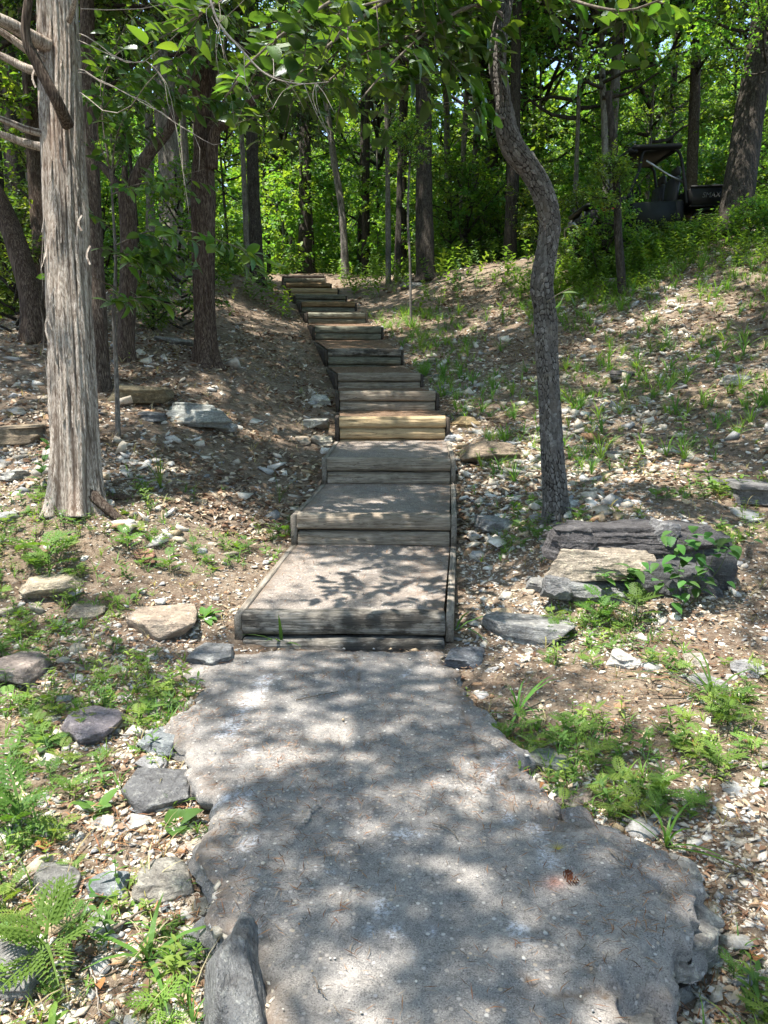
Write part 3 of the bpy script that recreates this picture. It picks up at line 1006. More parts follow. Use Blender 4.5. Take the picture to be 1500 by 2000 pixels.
def build_steps():
    for i, s in enumerate(STEPS):
        nxt = STEPS[i + 1] if i + 1 < len(STEPS) else dict(c=s['c'] + np.array([-0.1, 1.0]), w=s['w'], base=s['top'] + 0.02)
        c, w, top = s['c'], s['w'], s['top']
        hd = unit(nxt['c'] - c)
        yaw = -0.35 * math.atan2(hd[0], hd[1])                # logs turn a little with the path
        yaw += (0.012, -0.008, 0.004, 0.02, -0.006)[i % 5]
        ax = np.array([math.cos(yaw), math.sin(yaw), 0.0])
        fw = np.array([-ax[1], ax[0], 0.0])
        rt = root('timber_step', (c[0], c[1], s['base']), STEP_LABEL[i], 'step', 'timber steps climbing the slope')
        m = MAT[STEP_LOOK[i]]
        h, dp = (0.145, 0.16) if i == 0 else (0.135, 0.15) if i < 8 else (0.125, 0.14)
        C = np.array([c[0], c[1], 0.0])
        def log(cz, L, back, mat, seed, hh=h):
            cc = C + fw * (dp / 2 + back)
            cc[2] = cz
            Vw, F = timber((0, 0, 0), L, (1, 0, 0), hh, dp, seed)
            me = mesh_np('timber', Vw, F, mat, smooth=True)
            for p in me.polygons:
                if len(p.vertices) == 3: p.use_smooth = False
            o = obj('timber', me, rt)
            o.location = tuple(cc - np.array(rt.location))
            o.rotation_euler = (0, random.uniform(-0.004, 0.004), yaw)
            return o
        lower = {0: 'wood_mossy', 6: 'wood_green', 9: 'wood_green'}.get(i)
        log(top - h / 2, w, 0.0, m, 100 + i)
        rise = top - s['base']
        z = top - h
        k = 0
        while z > s['base'] - 0.06 and k < 2:
            log(z - h / 2 + (0.004 if i else -0.012), w - 0.01, 0.012 * (1 if i else -3) + 0.004 * k, MAT[lower] if lower else m, 200 + i * 3 + k)
            z -= h; k += 1
        # tread: gritty surface from the log to the foot of the next step
        l0 = C - ax * (w / 2 - 0.005) + fw * (dp * 0.8); r0 = C + ax * (w / 2 - 0.005) + fw * (dp * 0.8)
        nw = nxt['w']
        nc = np.array([nxt['c'][0], nxt['c'][1], 0.0])
        l1 = nc - ax * nw / 2 + fw * 0.05; r1 = nc + ax * nw / 2 + fw * 0.05
        nu, nv = 40, 40
        U, Wt = np.meshgrid(np.linspace(0, 1, nu), np.linspace(0, 1, nv))
        P = (l0[None, None] * (1 - U)[..., None] + r0 * U[..., None]) * (1 - Wt)[..., None] + (l1 * (1 - U)[..., None] + r1 * U[..., None]) * Wt[..., None]
        z0, z1 = top - 0.016, max(nxt['base'], top - 0.01)
        P[..., 2] = z0 + (z1 - z0) * Wt + 0.014 * (fbm(P[..., 0] * 3, P[..., 1] * 3, i, 4, 61) - 0.5) + 0.006 * (fbm(P[..., 0] * 24, P[..., 1] * 24, i, 3, 62) - 0.5)
        ii = (np.arange(nv - 1)[:, None] * nu + np.arange(nu - 1)[None]).reshape(-1)
        F = np.stack([ii, ii + 1, ii + nu + 1, ii + nu], -1)
        edge = np.minimum(np.minimum(U, 1 - U) * w, (1 - Wt) * 1.3)
        dirt = np.clip(1.2 - edge / 0.10 - 1.2 * fbm(P[..., 0] * 7, P[..., 1] * 7, 3, 3, 63), 0, 1)
        dirt = np.maximum(dirt, np.clip((U - 0.72) * 4, 0, 1) * np.clip(fbm(P[..., 0] * 9, P[..., 1] * 9, 5, 3, 64) * 2.2 - 0.8, 0, 1))
        zer = np.zeros(dirt.size)
        part('tread', P.reshape(-1, 3), F, MAT['tread'] if i < 3 else MAT['litter_tread'], rt, smooth=True, extra=dict(dirt=dirt.ravel(), paint=zer, rust=zer))
        TREADS.append(np.array([(C - ax * (w / 2 + 0.08) - fw * 0.06)[:2], (C + ax * (w / 2 + 0.08) - fw * 0.06)[:2], (r1 + ax * 0.08)[:2], (l1 - ax * 0.08)[:2]]))
        # side boards
        th = 0.045
        zb = top - 0.014
        bh = 0.27 if i else 0.16
        up = np.array([0, 0, 1.0])
        for sd in (-1, 1):
            a = C + sd * ax * (w / 2 + th / 2 + 0.004) + fw * 0.01
            b = nc + sd * ax * (nw / 2 + th / 2 + 0.004) + fw * 0.02
            if nw + 0.02 < w or True:
                b = b + (0.0) * ax
            a[2], b[2] = zb, z1 + 0.006
            if i > 2:
                a[2] = zb - 0.01; b[2] = z1 - 0.03
            V, F = board((0, 0, 0), (float(np.linalg.norm(b - a)), 0, 0), bh, th, 300 + i * 2 + sd)
            o = obj('side_board', mesh_np('side_board', V, F, MAT['wood_board'] if i < 3 else MAT['wood_dark']), rt)
            d = b - a
            q = Vector(d).to_track_quat('X', 'Z')
            o.rotation_euler = q.to_euler()
            o.location = tuple(a - np.array(rt.location))


build_steps()


def blocked(P, margin=0.0):
    """True where a point lies on the path or on a step."""
    out = np.zeros(len(P), bool)
    box_ = (P[:, 1] < 4.8) & (np.abs(P[:, 0]) < 2)
    if box_.any():
        d, _ = poly_dist(P[box_], SLAB_D[::3])
        out[box_] = d < margin
    for T in TREADS:
        m = (P[:, 1] > T[:, 1].min() - 0.2) & (P[:, 1] < T[:, 1].max() + 0.2) & (np.abs(P[:, 0] - T[:, 0].mean()) < 1.6)
        if m.any():
            d, _ = poly_dist(P[m], T)
            out[m] |= d < margin
    return out


def on_ground(px, py):
    lo, hi = 1.3, 30.0
    for Z in np.arange(1.3, 30, 0.05):
        P = at(px, py, Z)
        if P[2] <= float(ground_z(P[0], P[1])):
            return np.array([P[0], P[1], float(ground_z(P[0], P[1]))])
    P = at(px, py, 20.0)
    return np.array([P[0], P[1], float(ground_z(P[0], P[1]))])


# ------------------------------------------------------------------ rocks that stand out
GREY, BLUE, DARK, TAN, CREAM, PINK, BROWN, WHITE = (0.30, 0.30, 0.295), (0.27, 0.29, 0.31), (0.14, 0.14, 0.145), (0.40, 0.335, 0.26), (0.52, 0.47, 0.40), (0.38, 0.30, 0.265), (0.26, 0.19, 0.125), (0.60, 0.58, 0.55)


def rock_thing(px, py, wpx, hpx, colr, label, seed, z=None, lift=0.0, flat=0.55, depth=1.0, strata=0.1, yaw=None, sub=5, name='rock', hfac=1.0):
    """A single rock seated on the ground where the given pixel meets it; sizes are given in photo pixels."""
    Z = 3.0
    for _ in range(25):                                       # where the view ray meets the ground
        P = at(px, py, Z)
        g = float(ground_z(P[0], P[1]))
        Z += (P[2] - g) * 2.0 if Z < 6 else (P[2] - g) * 1.2
        Z = min(max(Z, 1.5), 24)
    if z: Z = z
    P = at(px, py, Z)
    g = float(ground_z(P[0], P[1]))
    w = wpx * Z / FPX
    slant = max(0.25, math.sin(PITCH + math.atan((py - 1000) / FPX)))
    hv = hpx * Z / FPX
    d = min(hv / slant, 1.3 * w) * 0.85 * depth
    h = max(0.22 * min(w, d), min(hv * 0.36, 0.36 * w)) * hfac
    V, F = rock_shape(seed, (w, d, h * 1.5), sub, 10, 0.055, flat, strata)
    V = V @ rot_z(yaw if yaw is not None else 0.0).T
    o = obj(name, mesh_np(name, V, F, MAT['rock'], np.tile(colr, (len(V), 1)), smooth=False))
    o.location = (P[0], P[1], g + h * 0.16 + lift)
    return tag(o, label, 'rock')


def build_rocks():
    R = [
        (1030, 1235, 185, 52, GREY, 'long flat grey stone lying below the layered rock outcrop', 11, 0.5),
        (1055, 1490, 95, 50, (0.26, 0.28, 0.26), 'flat greenish grey stone tucked against the right edge of the path', 12, 0.5),
        (1112, 1562, 95, 36, PINK, 'reddish flat stone in the notch of the right path edge', 13, 0.5),
        (1352, 1292, 48, 58, CREAM, 'upright pale brown stone behind a grey flat stone right of the path', 14, 0.8),
        (1378, 1335, 66, 46, GREY, 'grey flat stone leaning in front of the upright pale brown stone', 15, 0.6),
        (1458, 1305, 66, 42, (0.36, 0.36, 0.37), 'grey banded stone near the long grass clump on the right', 16, 0.6),
        (1212, 1292, 70, 46, WHITE, 'chunky white stone on the weedy ground right of the path', 17, 0.7),
        (905, 1290, 80, 55, (0.17, 0.18, 0.20), 'dark blue grey wedge of stone beside the foot of the lowest step', 18, 0.5),
        (1050, 1145, 50, 60, GREY, 'small grey stone standing at the left end of the outcrop', 19, 0.8),
        (1330, 1810, 60, 60, GREY, 'grey stone below the broken right rim of the path', 20, 0.7),
        (178, 1425, 125, 78, (0.24, 0.215, 0.235), 'purplish grey rock with a streaky top on the left weeds', 21, 0.65),
        (312, 1458, 88, 74, (0.25, 0.27, 0.285), 'blue grey slab set against the left edge of the path', 22, 0.5),
        (292, 1500, 70, 36, (0.36, 0.36, 0.37), 'pale grey tongue of stone between two slabs left of the path', 23, 0.5),
        (312, 1555, 150, 84, (0.17, 0.17, 0.175), 'dark rough slab with pale patches on the left edge of the path', 24, 0.5),
        (108, 1735, 95, 110, (0.25, 0.245, 0.235), 'grey brown speckled boulder beside the feathery weed', 25, 0.7),
        (212, 1735, 78, 56, BLUE, 'blue grey wedge stone between two larger stones on the left', 26, 0.6),
        (322, 1725, 115, 92, (0.34, 0.32, 0.285), 'broad flat tan grey stone left of the path', 27, 0.5),
        (140, 1800, 42, 44, GREY, 'small grey stone by the feathery weed stem', 28, 0.7),
        (195, 1812, 58, 60, (0.38, 0.375, 0.36), 'rounded pale grey stone under the feathery weed', 29, 0.7),
        (30, 1900, 130, 150, (0.27, 0.265, 0.26), 'large speckled boulder at the lower left corner behind the feathery weed', 30, 0.7),
        (400, 1835, 86, 90, (0.24, 0.25, 0.26), 'squarish blue grey rock leaning on the dark boulder by the path', 31, 0.75),
        (372, 1880, 40, 52, DARK, 'small dark stone under the squarish rock', 32, 0.7),
        (372, 1922, 60, 46, (0.33, 0.30, 0.25), 'tan stone left of the large dark boulder', 33, 0.7),
        (395, 1775, 44, 58, (0.36, 0.34, 0.29), 'narrow tan stone wedged against the left path edge', 34, 0.6),
        (378, 1655, 56, 26, CREAM, 'pale flat stone beside the large round green leaf', 35, 0.6),
        (210, 1610, 36, 40, WHITE, 'white stone left of the row of pale stones', 36, 0.8),
        (262, 1612, 60, 34, (0.50, 0.49, 0.46), 'pale grey stone next to the white stone', 37, 0.7),
        (25, 1318, 130, 95, (0.34, 0.285, 0.255), 'wide pinkish slab at the left edge of the ground', 38, 0.4),
        (410, 1288, 95, 40, (0.23, 0.235, 0.24), 'flat grey stone at the upper left corner of the path', 39, 0.45),
        (318, 1222, 135, 50, (0.42, 0.34, 0.27), 'flat orange tan stone near the lowest step', 40, 0.4),
        (172, 1195, 70, 40, TAN, 'tan stone among weeds on the sunny left ground', 41, 0.6),
        (100, 1150, 110, 34, (0.43, 0.37, 0.28), 'long tan stone half buried in the sunny left ground', 42, 0.4),
        (285, 1085, 56, 30, (0.30, 0.17, 0.12), 'rusty red stone on the sunny left ground', 43, 0.6),
        (385, 815, 150, 54, (0.33, 0.345, 0.33), 'big layered grey boulder on the bank right of the pale cedar', 44, 0.6),
        (435, 838, 52, 36, (0.45, 0.45, 0.44), 'pale chunk of rock below the layered bank boulder', 45, 0.8),
        (280, 775, 120, 48, (0.22, 0.185, 0.12), 'mossy brown rock behind the thin sapling on the bank', 46, 0.5),
        (300, 815, 60, 30, (0.20, 0.20, 0.20), 'dark grey rock between the mossy rock and the layered boulder', 47, 0.6),
        (42, 852, 110, 40, (0.26, 0.21, 0.15), 'long brown slab on the bank left of the pale cedar', 48, 0.5),
        (32, 930, 66, 42, (0.36, 0.36, 0.34), 'grey block left of the pale cedar base', 49, 0.75),
        (624, 785, 46, 52, (0.58, 0.57, 0.53), 'white knobbly rock left of the steps beside a tiny seedling', 50, 0.9),
        (612, 830, 62, 34, (0.56, 0.53, 0.46), 'whitish rock left of the new yellow step', 51, 0.7),
        (628, 862, 56, 30, (0.50, 0.45, 0.37), 'cream rock at the left foot of the new yellow step', 52, 0.7),
        (590, 862, 36, 32, TAN, 'tan rock left of the cream rock by the steps', 53, 0.8),
        (905, 828, 58, 44, (0.36, 0.27, 0.15), 'ochre brown rock at the right end of the new yellow step', 54, 0.8),
        (880, 858, 34, 30, (0.42, 0.43, 0.45), 'small pale blue stone below the ochre rock', 55, 0.8),
        (955, 885, 120, 66, (0.27, 0.215, 0.16), 'broad brown rock on the right of the knotted step', 56, 0.6),
        (995, 870, 26, 34, (0.48, 0.49, 0.50), 'small light grey stone upon the broad brown rock', 57, 0.8),
        (975, 1028, 90, 34, (0.30, 0.30, 0.30), 'thin grey ledge stone left of the curved tree', 58, 0.4),
        (1110, 985, 50, 26, (0.48, 0.49, 0.50), 'whitish grey stone just right of the curved tree', 59, 0.6),
        (1440, 745, 56, 40, (0.40, 0.39, 0.37), 'grey rock on the upper right slope', 60, 0.7),
        (1215, 735, 56, 28, (0.13, 0.12, 0.115), 'dark stone on the litter slope right of the curved tree', 61, 0.6),
        (1160, 765, 44, 30, (0.24, 0.20, 0.16), 'brown stone right of the curved tree trunk', 62, 0.6),
        (1480, 965, 120, 44, (0.20, 0.195, 0.195), 'dark flat slab at the right margin above the outcrop', 63, 0.45),
        (1200, 555, 44, 30, (0.36, 0.31, 0.26), 'pale rock at the foot of the slim sapling', 64, 0.7),
        (800, 560, 40, 20, (0.33, 0.33, 0.32), 'grey rock on the dark ground right of the top steps', 65, 0.6),
        (345, 670, 70, 30, (0.23, 0.22, 0.20), 'dull rock on the shaded bank between the forked tree and the twin cedar', 66, 0.5),
    ]
    for (px, py, w, h, c, lb, sd, fl) in R:
        rock_thing(px, py, w, h, c, lb, sd, flat=fl, yaw=random.uniform(-0.25, 0.25))
    # the large dark boulder that leans on the path at the bottom of the frame
    V, F = rock_shape(78, (0.205, 0.54, 0.40), 6, 16, 0.13, 0.8, 0.02)
    V = V @ rot_z(0.18).T
    P = on_plane(468, 1915)
    o = obj('boulder', mesh_np('boulder', V, F, MAT['rock'], np.tile((0.20, 0.205, 0.21), (len(V), 1))))
    o.location = (P[0], P[1] + 0.0, -0.10)
    o.rotation_euler = (0.05, 0.16, 0)
    tag(o, 'large dark grey boulder leaning against the near left edge of the path', 'boulder')
    # layered outcrop
    zc = 4.85
    c0 = at(1250, 1190, zc)
    g = float(ground_z(c0[0], c0[1]))
    rt = root('rock_outcrop', (c0[0], c0[1], g), 'large layered rock outcrop with black and tan layers right of the steps', 'rock')
    layers = [  # pixel centre, size px (w, h), depth (m), colour, seed
        (1165, 1162, 200, 64, 0.40, (0.24, 0.245, 0.25), 81, 0.02), (1330, 1152, 200, 84, 0.45, (0.11, 0.112, 0.12), 96, -0.04), (1405, 1130, 90, 70, 0.35, (0.10, 0.10, 0.105), 97, 0.02),
        (1180, 1112, 235, 72, 0.42, (0.40, 0.345, 0.28), 83, 0.04), (1340, 1104, 205, 56, 0.45, (0.12, 0.122, 0.128), 98, 0.08),
        (1255, 1062, 370, 52, 0.50, (0.10, 0.095, 0.10), 85, 0.12), (1355, 1056, 140, 44, 0.40, (0.09, 0.087, 0.09), 93, 0.18), (1302, 1042, 58, 42, 0.22, (0.22, 0.22, 0.23), 94, 0.10), (1412, 1066, 66, 38, 0.3, (0.08, 0.08, 0.085), 95, 0.16), (1090, 1150, 60, 40, 0.2, (0.20, 0.20, 0.205), 99, -0.02), (1115, 1066, 100, 60, 0.36, (0.095, 0.09, 0.095), 87, 0.10)]
    for (px, py, w, h, d, col, sd, back) in layers:
        p = at(px, py, zc + back)
        W, Hh = w * zc / FPX, h * zc / FPX
        V, F = rock_shape(sd, (W, d, Hh * 1.25), 6, 12, 0.15, 0.75, 0.09 if sd < 90 else 0.0)
        V = V @ rot_z(random.uniform(-0.12, 0.12)).T + p + np.array([0, d * 0.5 - 0.05, 0])
        part('rock_layer', V, F, MAT['rock'], rt, np.tile(col, (len(V), 1)))


build_rocks()


# ------------------------------------------------------------------ stones, litter, needles
def stone_tone(n, rng):
    """Chert colours: cream and white, greys, tan and rusty."""
    pal = np.array([(0.62, 0.57, 0.50), (0.68, 0.65, 0.60), (0.54, 0.49, 0.41), (0.36, 0.36, 0.36), (0.28, 0.29, 0.30), (0.45, 0.35, 0.23), (0.34, 0.21, 0.12), (0.48, 0.42, 0.34)])
    w = np.array([0.20, 0.14, 0.18, 0.12, 0.08, 0.12, 0.05, 0.11])
    k = rng.choice(len(pal), n, p=w / w.sum())
    return pal[k] * rng.uniform(0.75, 1.12, (n, 1))


def scatter_xy(n, rng, y0, y1, power=1.0, spread=0.56):
    """Points over the ground that the camera can see, denser towards the camera."""
    y = y0 + (y1 - y0) * rng.random(n) ** power
    x = rng.uniform(-1, 1, n) * (spread * y + 0.5)
    return np.stack([x, y], -1)


def stone_density(P):
    """More stones on the right slope and near the path, fewer on the needle-covered bank."""
    x, y = P[:, 0], P[:, 1]
    n = fbm(x * 0.8, y * 0.8, 0, 3, 71)
    d = np.clip(0.48 + 3.8 * (n - 0.43), 0.24, 1)
    bank = (x < path_x(y) - 0.5) & (y > 7.0)
    d = np.where(bank, d * 0.24, d)
    d = np.where((y > 11), d * 0.6, d)
    return d


def build_stones():
    rng = np.random.default_rng(15)
    # 1. the stones that show largest: parts of the ground, one object each
    shapes = []
    for k in range(30):
        V, F = chip_shape(400 + k, (1.0, rng.uniform(0.6, 0.95), rng.uniform(0.3, 0.6)), int(rng.integers(10, 18)))
        shapes.append(mesh_np('stone', V, F, MAT['stone'], np.tile(stone_tone(1, rng)[0], (len(V), 1))))
    P = scatter_xy(1500, rng, 1.7, 9.5, 1.4)
    P = P[~blocked(P, 0.05)]
    P = P[rng.random(len(P)) < stone_density(P)][:255]
    Z = ground_z(P[:, 0], P[:, 1])
    for (x, y), z in zip(P, Z):
        s = rng.uniform(0.05, 0.10) * (1 + 0.06 * y) * (1.5 if rng.random() < 0.12 else 1)
        o = obj('stone', shapes[rng.integers(len(shapes))], GROUND)
        o.location = (x, y, z + s * rng.uniform(-0.10, 0.10))
        o.rotation_euler = (rng.normal(0, 0.25), rng.normal(0, 0.25), rng.uniform(0, 6.28))
        o.scale = (s, s, s)
    # a broken heap of pale chunks on the bank below the layered boulder, and rubble along both sides of the steps
    for cx, cy, n_, sx, sy in ((400, 845, 15, 75, 24), (640, 820, 9, 26, 40), (905, 860, 8, 30, 40), (890, 760, 7, 40, 22)):
        for _ in range(n_):
            p = on_ground(cx + rng.normal(0, sx), cy + rng.normal(0, sy))
            if blocked(np.array([p[:2]]), 0.06)[0]: continue
            s = rng.uniform(0.07, 0.19)
            o = obj('stone', shapes[rng.integers(len(shapes))], GROUND)
            o.location = (p[0], p[1], p[2] + s * 0.06)
            o.rotation_euler = (rng.normal(0, 0.3), rng.normal(0, 0.3), rng.uniform(0, 6.28))
            o.scale = (s, s, s)
    # 2. the gravel: one object of kind stuff
    B = Batch()
    tm = [chip_shape(500 + k, (1.0, rng.uniform(0.5, 0.95), rng.uniform(0.22, 0.6)), 8) for k in range(18)]
    for n, y0, y1, pw, s0, s1 in ((60000, 1.5, 7.0, 1.2, 0.008, 0.030), (14000, 1.5, 9.0, 1.2, 0.025, 0.058), (42000, 6.0, 15.0, 0.9, 0.018, 0.065), (6500, 6.0, 16.0, 1.0, 0.05, 0.11), (2200, 5.5, 14.0, 1.0, 0.10, 0.19), (6000, 12, 26, 1.0, 0.04, 0.11)):
        P = scatter_xy(n, rng, y0, y1, pw)
        P = P[~blocked(P, -0.025)]
        P = P[~blocked(P, 0.02) | ((rng.random(len(P)) < 0.35) & ~((P[:, 0] > 0.4) & (P[:, 1] < 3.0)))]
        P = P[rng.random(len(P)) < stone_density(P)]
        s = rng.uniform(s0, s1, len(P)) * np.where(rng.random(len(P)) < 0.1, 1.5, 1)
        z = ground_z(P[:, 0], P[:, 1]) + s * rng.uniform(-0.12, 0.16, len(P))
        z = np.where(blocked(P, 0.0) & (P[:, 1] < 4.6), np.maximum(z, -0.02), z)
        T = np.c_[P, z]
        C = stone_tone(len(P), rng)
        R = rots(len(P), rng, 0.3) * s[:, None, None]
        k = rng.integers(len(tm), size=len(P))
        for j, (tv, tf) in enumerate(tm):
            m = k == j
            B.add(tv, tf, R[m], T[m], C[m])
    o = obj('gravel', B.build('gravel', MAT['stone']))
    tag(o, 'pale chert gravel strewn over the slope', None, None, 'stuff')


build_stones()


def build_litter():
    rng = np.random.default_rng(23)
    B = Batch()
    # curled leaf: a 3x3 patch bent into a shallow shell
    def dead_leaf(k):
        r = np.random.default_rng(k)
        n = 5
        t = np.linspace(0, 1, n)
        w = 0.26 * np.sin(PI * np.clip(t * 0.92 + 0.06, 0, 1)) ** 0.8
        c1, c2 = r.uniform(-1.0, 1.0, 2)
        V = []
        for a, ww in zip(t, w):
            zc = c1 * 0.35 * (a - 0.5) ** 2
            V += [(-ww, a - 0.5, zc + abs(c2) * 0.8 * ww + r.normal(0, 0.03)), (0, a - 0.5, zc), (ww, a - 0.5, zc + abs(c2) * 0.8 * ww + r.normal(0, 0.03))]
        F = []
        for a in range(n - 1):
            for b in range(2):
                F.append((a * 3 + b, a * 3 + b + 1, a * 3 + b + 4, a * 3 + b + 3))
        return np.array(V), np.array(F)
    tm = [dead_leaf(k) for k in range(7)]
    pal = np.array([(0.20, 0.125, 0.085), (0.28, 0.19, 0.13), (0.44, 0.35, 0.26), (0.52, 0.45, 0.36), (0.14, 0.085, 0.06), (0.33, 0.225, 0.155), (0.46, 0.39, 0.30)])
    for n, y0, y1, pw, s0, s1 in ((12000, 1.5, 7, 1.15, 0.015, 0.045), (34000, 6, 18, 1.0, 0.03, 0.085), (9000, 14, 32, 1.0, 0.07, 0.14)):
        P = scatter_xy(n, rng, y0, y1, pw)
        P = P[~blocked(P, -0.04)]
        keep = rng.random(len(P)) < np.clip(4.0 * (fbm(P[:, 0] * 1.3, P[:, 1] * 1.3, 4, 3, 81) - 0.38), 0.22, 1)
        P = P[keep]
        s = rng.uniform(s0, s1, len(P))
        T = np.c_[P, ground_z(P[:, 0], P[:, 1]) + 0.012 + s * 0.06]
        C = pal[rng.integers(len(pal), size=len(P))] * rng.uniform(0.75, 1.15, (len(P), 1))
        R = rots(len(P), rng, 0.35) * s[:, None, None]
        k = rng.integers(len(tm), size=len(P))
        for j, (tv, tf) in enumerate(tm):
            m = k == j
            B.add(tv, tf, R[m], T[m], C[m])
    o = obj('leaf_litter', B.build('leaf_litter', MAT['litter']))
    tag(o, 'brown and tan fallen leaves scattered over the ground', None, None, 'stuff')
    # needles and twiglets
    B = Batch()
    tv = np.array([(-0.5, 0, 0), (-0.1, 0.03, 0.015), (0.5, 0, 0.0), (-0.1, -0.03, 0.015)])
    tw = tv.copy(); tw[1:4:2, 1] += 0.09
    tf = np.array([(0, 3, 1), (1, 3, 2)])
    npal = np.array([(0.25, 0.12, 0.065), (0.34, 0.19, 0.10), (0.15, 0.085, 0.055), (0.30, 0.24, 0.18)])
    def needles(P, Zs, s0, s1):
        n = len(P)
        s = rng.uniform(s0, s1, n)
        R = rots(n, rng, 0.12) * s[:, None, None]
        C = npal[rng.integers(4, size=n)] * rng.uniform(0.4, 1.15, (n, 1))
        h = n // 2
        T = np.c_[P, Zs]
        B.add(tv, tf, R[:h], T[:h], C[:h]); B.add(tw, tf, R[h:], T[h:], C[h:])
    P = scatter_xy(60000, rng, 1.5, 14, 1.1)
    P = P[~blocked(P, 0.0)]
    P = P[rng.random(len(P)) < np.clip(2.4 * fbm(P[:, 0] * 1.3, P[:, 1] * 1.3, 8, 3, 91) - 0.6 + 0.45 * ((P[:, 0] < path_x(P[:, 1])) & (P[:, 1] > 6.5)), 0.1, 1)]
    needles(P, ground_z(P[:, 0], P[:, 1]) + 0.016, 0.03, 0.09)
    # on the concrete
    P = np.stack([rng.uniform(-1.0, 1.3, 15000), rng.uniform(1.3, 4.5, 15000)], -1)
    d, _ = poly_dist(P, SLAB_D[::3])
    P = P[(d < -0.015)]
    P = P[rng.random(len(P)) < np.clip(2.4 * fbm(P[:, 0] * 2.3, P[:, 1] * 2.3, 2, 3, 93) - 0.70, 0.05, 1)]
    needles(P, np.full(len(P), 0.011), 0.022, 0.058)
    # on the treads, gathered at the back and the right
    for i, (s, T4) in enumerate(zip(STEPS, TREADS)):
        n = 1100 if i < 8 else 300
        U, W = rng.random(n), rng.random(n) ** 0.7
        U = np.where(rng.random(n) < 0.35, 1 - 0.25 * rng.random(n) ** 2, U)
        Q = (T4[0] * (1 - U)[:, None] + T4[1] * U[:, None]) * (1 - W)[:, None] + (T4[3] * (1 - U)[:, None] + T4[2] * U[:, None]) * W[:, None]
        nb = STEPS[i + 1]['base'] if i + 1 < len(STEPS) else s['top']
        m = (W > 0.16) & (U > 0.09) & (U < 0.91)
        needles(Q[m], s['top'] - 0.004 + (max(nb, s['top'] - 0.01) - s['top'] + 0.016) * W[m], 0.03, 0.08)
    o = obj('needle_litter', B.build('needle_litter', MAT['litter']))
    tag(o, 'reddish brown cedar needles and twiglets on path and ground', None, None, 'stuff')
    # grit on the path
    B = Batch()
    tvr, tfr = rock_shape(640, (1, 0.8, 0.5), 1, 7, 0.0)
    P = np.stack([rng.uniform(-1.0, 1.3, 1100), rng.uniform(1.3, 4.5, 1100)], -1)
    d, _ = poly_dist(P, SLAB_D[::3])
    P = P[(d < -0.01) & (rng.random(len(P)) < np.clip(np.exp(d / 0.25), 0.25, 1))]
    s = rng.uniform(0.003, 0.009, len(P)) * np.where(rng.random(len(P)) < 0.06, 1.9, 1)
    B.add(tvr, tfr, rots(len(P), rng, 0.2) * s[:, None, None], np.c_[P, np.full(len(P), 0.006)], stone_tone(len(P), rng))
    o = obj('path_grit', B.build('path_grit', MAT['stone']))
    tag(o, 'fine pale grit lying on the concrete path', None, None, 'stuff')


build_litter()


# ------------------------------------------------------------------ weeds and grass
def strip(P, W, nrm):
    """A flat ribbon along P of half widths W."""
    P = np.asarray(P, float)
    T = unit(np.gradient(P, axis=0))
    S = unit(np.cross(T, nrm))
    W = np.asarray(W)[:, None]
    V = np.concatenate([P - S * W, P + S * W])
    n = len(P)
    i = np.arange(n - 1)
    return V, np.stack([i, i + 1, n + i + 1, n + i], -1)


def blade(r, L, w, lean, az, droop=0.5, seg=5):
    t = np.linspace(0, 1, seg)
    h = np.array([math.cos(az), math.sin(az), 0])
    P = h * (np.sin(lean) * t + droop * t ** 2.2 * 0.6)[:, None] * L + np.array([0, 0, 1.0]) * ((np.cos(lean) * t - droop * t ** 2.6 * 0.55) * L)[:, None]
    side = np.array([-h[1], h[0], 0])
    W = w * np.array([0.55, 1.0, 0.9, 0.6, 0.05])[:seg]
    V = np.concatenate([P - side * W[:, None], P + side * W[:, None] + np.array([0, 0, 0.15]) * W[:, None]])
    i = np.arange(seg - 1)
    return V, np.stack([i, seg + i, seg + i + 1, i + 1], -1)


def grass_tuft(seed, n=11, L=0.16, w=0.0035, spread=0.5):
    r = np.random.default_rng(seed)
    return join([blade(r, L * r.uniform(0.5, 1.1), w * r.uniform(0.7, 1.2), abs(r.normal(0.25, spread)), r.uniform(0, 6.28), r.uniform(0.2, 0.9)) for _ in range(n)])


def leaf_patch(L, w, az, elev, curl=0.4, base=(0, 0, 0), fold=0.25, tip=0.9, seg=6, roll=0.0):
    """An ovate leaf with folded halves; it leaves `base` in direction (az, elev)."""
    t = np.linspace(0, 1, seg)
    prof = np.sin(PI * t ** tip) ** 0.75
    prof[0], prof[-1] = 0.05, 0.0
    h = np.array([math.cos(az), math.sin(az), 0.0]); up = np.array([0, 0, 1.0])
    d = h * math.cos(elev) + up * math.sin(elev)
    nrm = -h * math.sin(elev) + up * math.cos(elev)
    side = np.cross(d, nrm)
    side, nrm = side * math.cos(roll) + nrm * math.sin(roll), nrm * math.cos(roll) - side * math.sin(roll)
    C = np.asarray(base, float) + d * (t * L)[:, None] - nrm * (curl * L * t ** 2 * 0.5)[:, None]
    W = (prof * w / 2)[:, None]
    V = np.concatenate([C, C - side * W + nrm * W * fold, C + side * W + nrm * W * fold])
    i = np.arange(seg - 1)
    F = np.concatenate([np.stack([i, i + 1, seg + i + 1, seg + i], -1), np.stack([i, 2 * seg + i, 2 * seg + i + 1, i + 1], -1)])
    return V, F


def rosette(seed, n=7, L=0.09, w=0.035):
    r = np.random.default_rng(seed)
    return join([leaf_patch(L * r.uniform(0.6, 1.1), w * r.uniform(0.8, 1.1), k * 2.4 + r.normal(0, 0.3), r.uniform(0.2, 0.95), r.uniform(0.3, 0.9)) for k in range(n)])


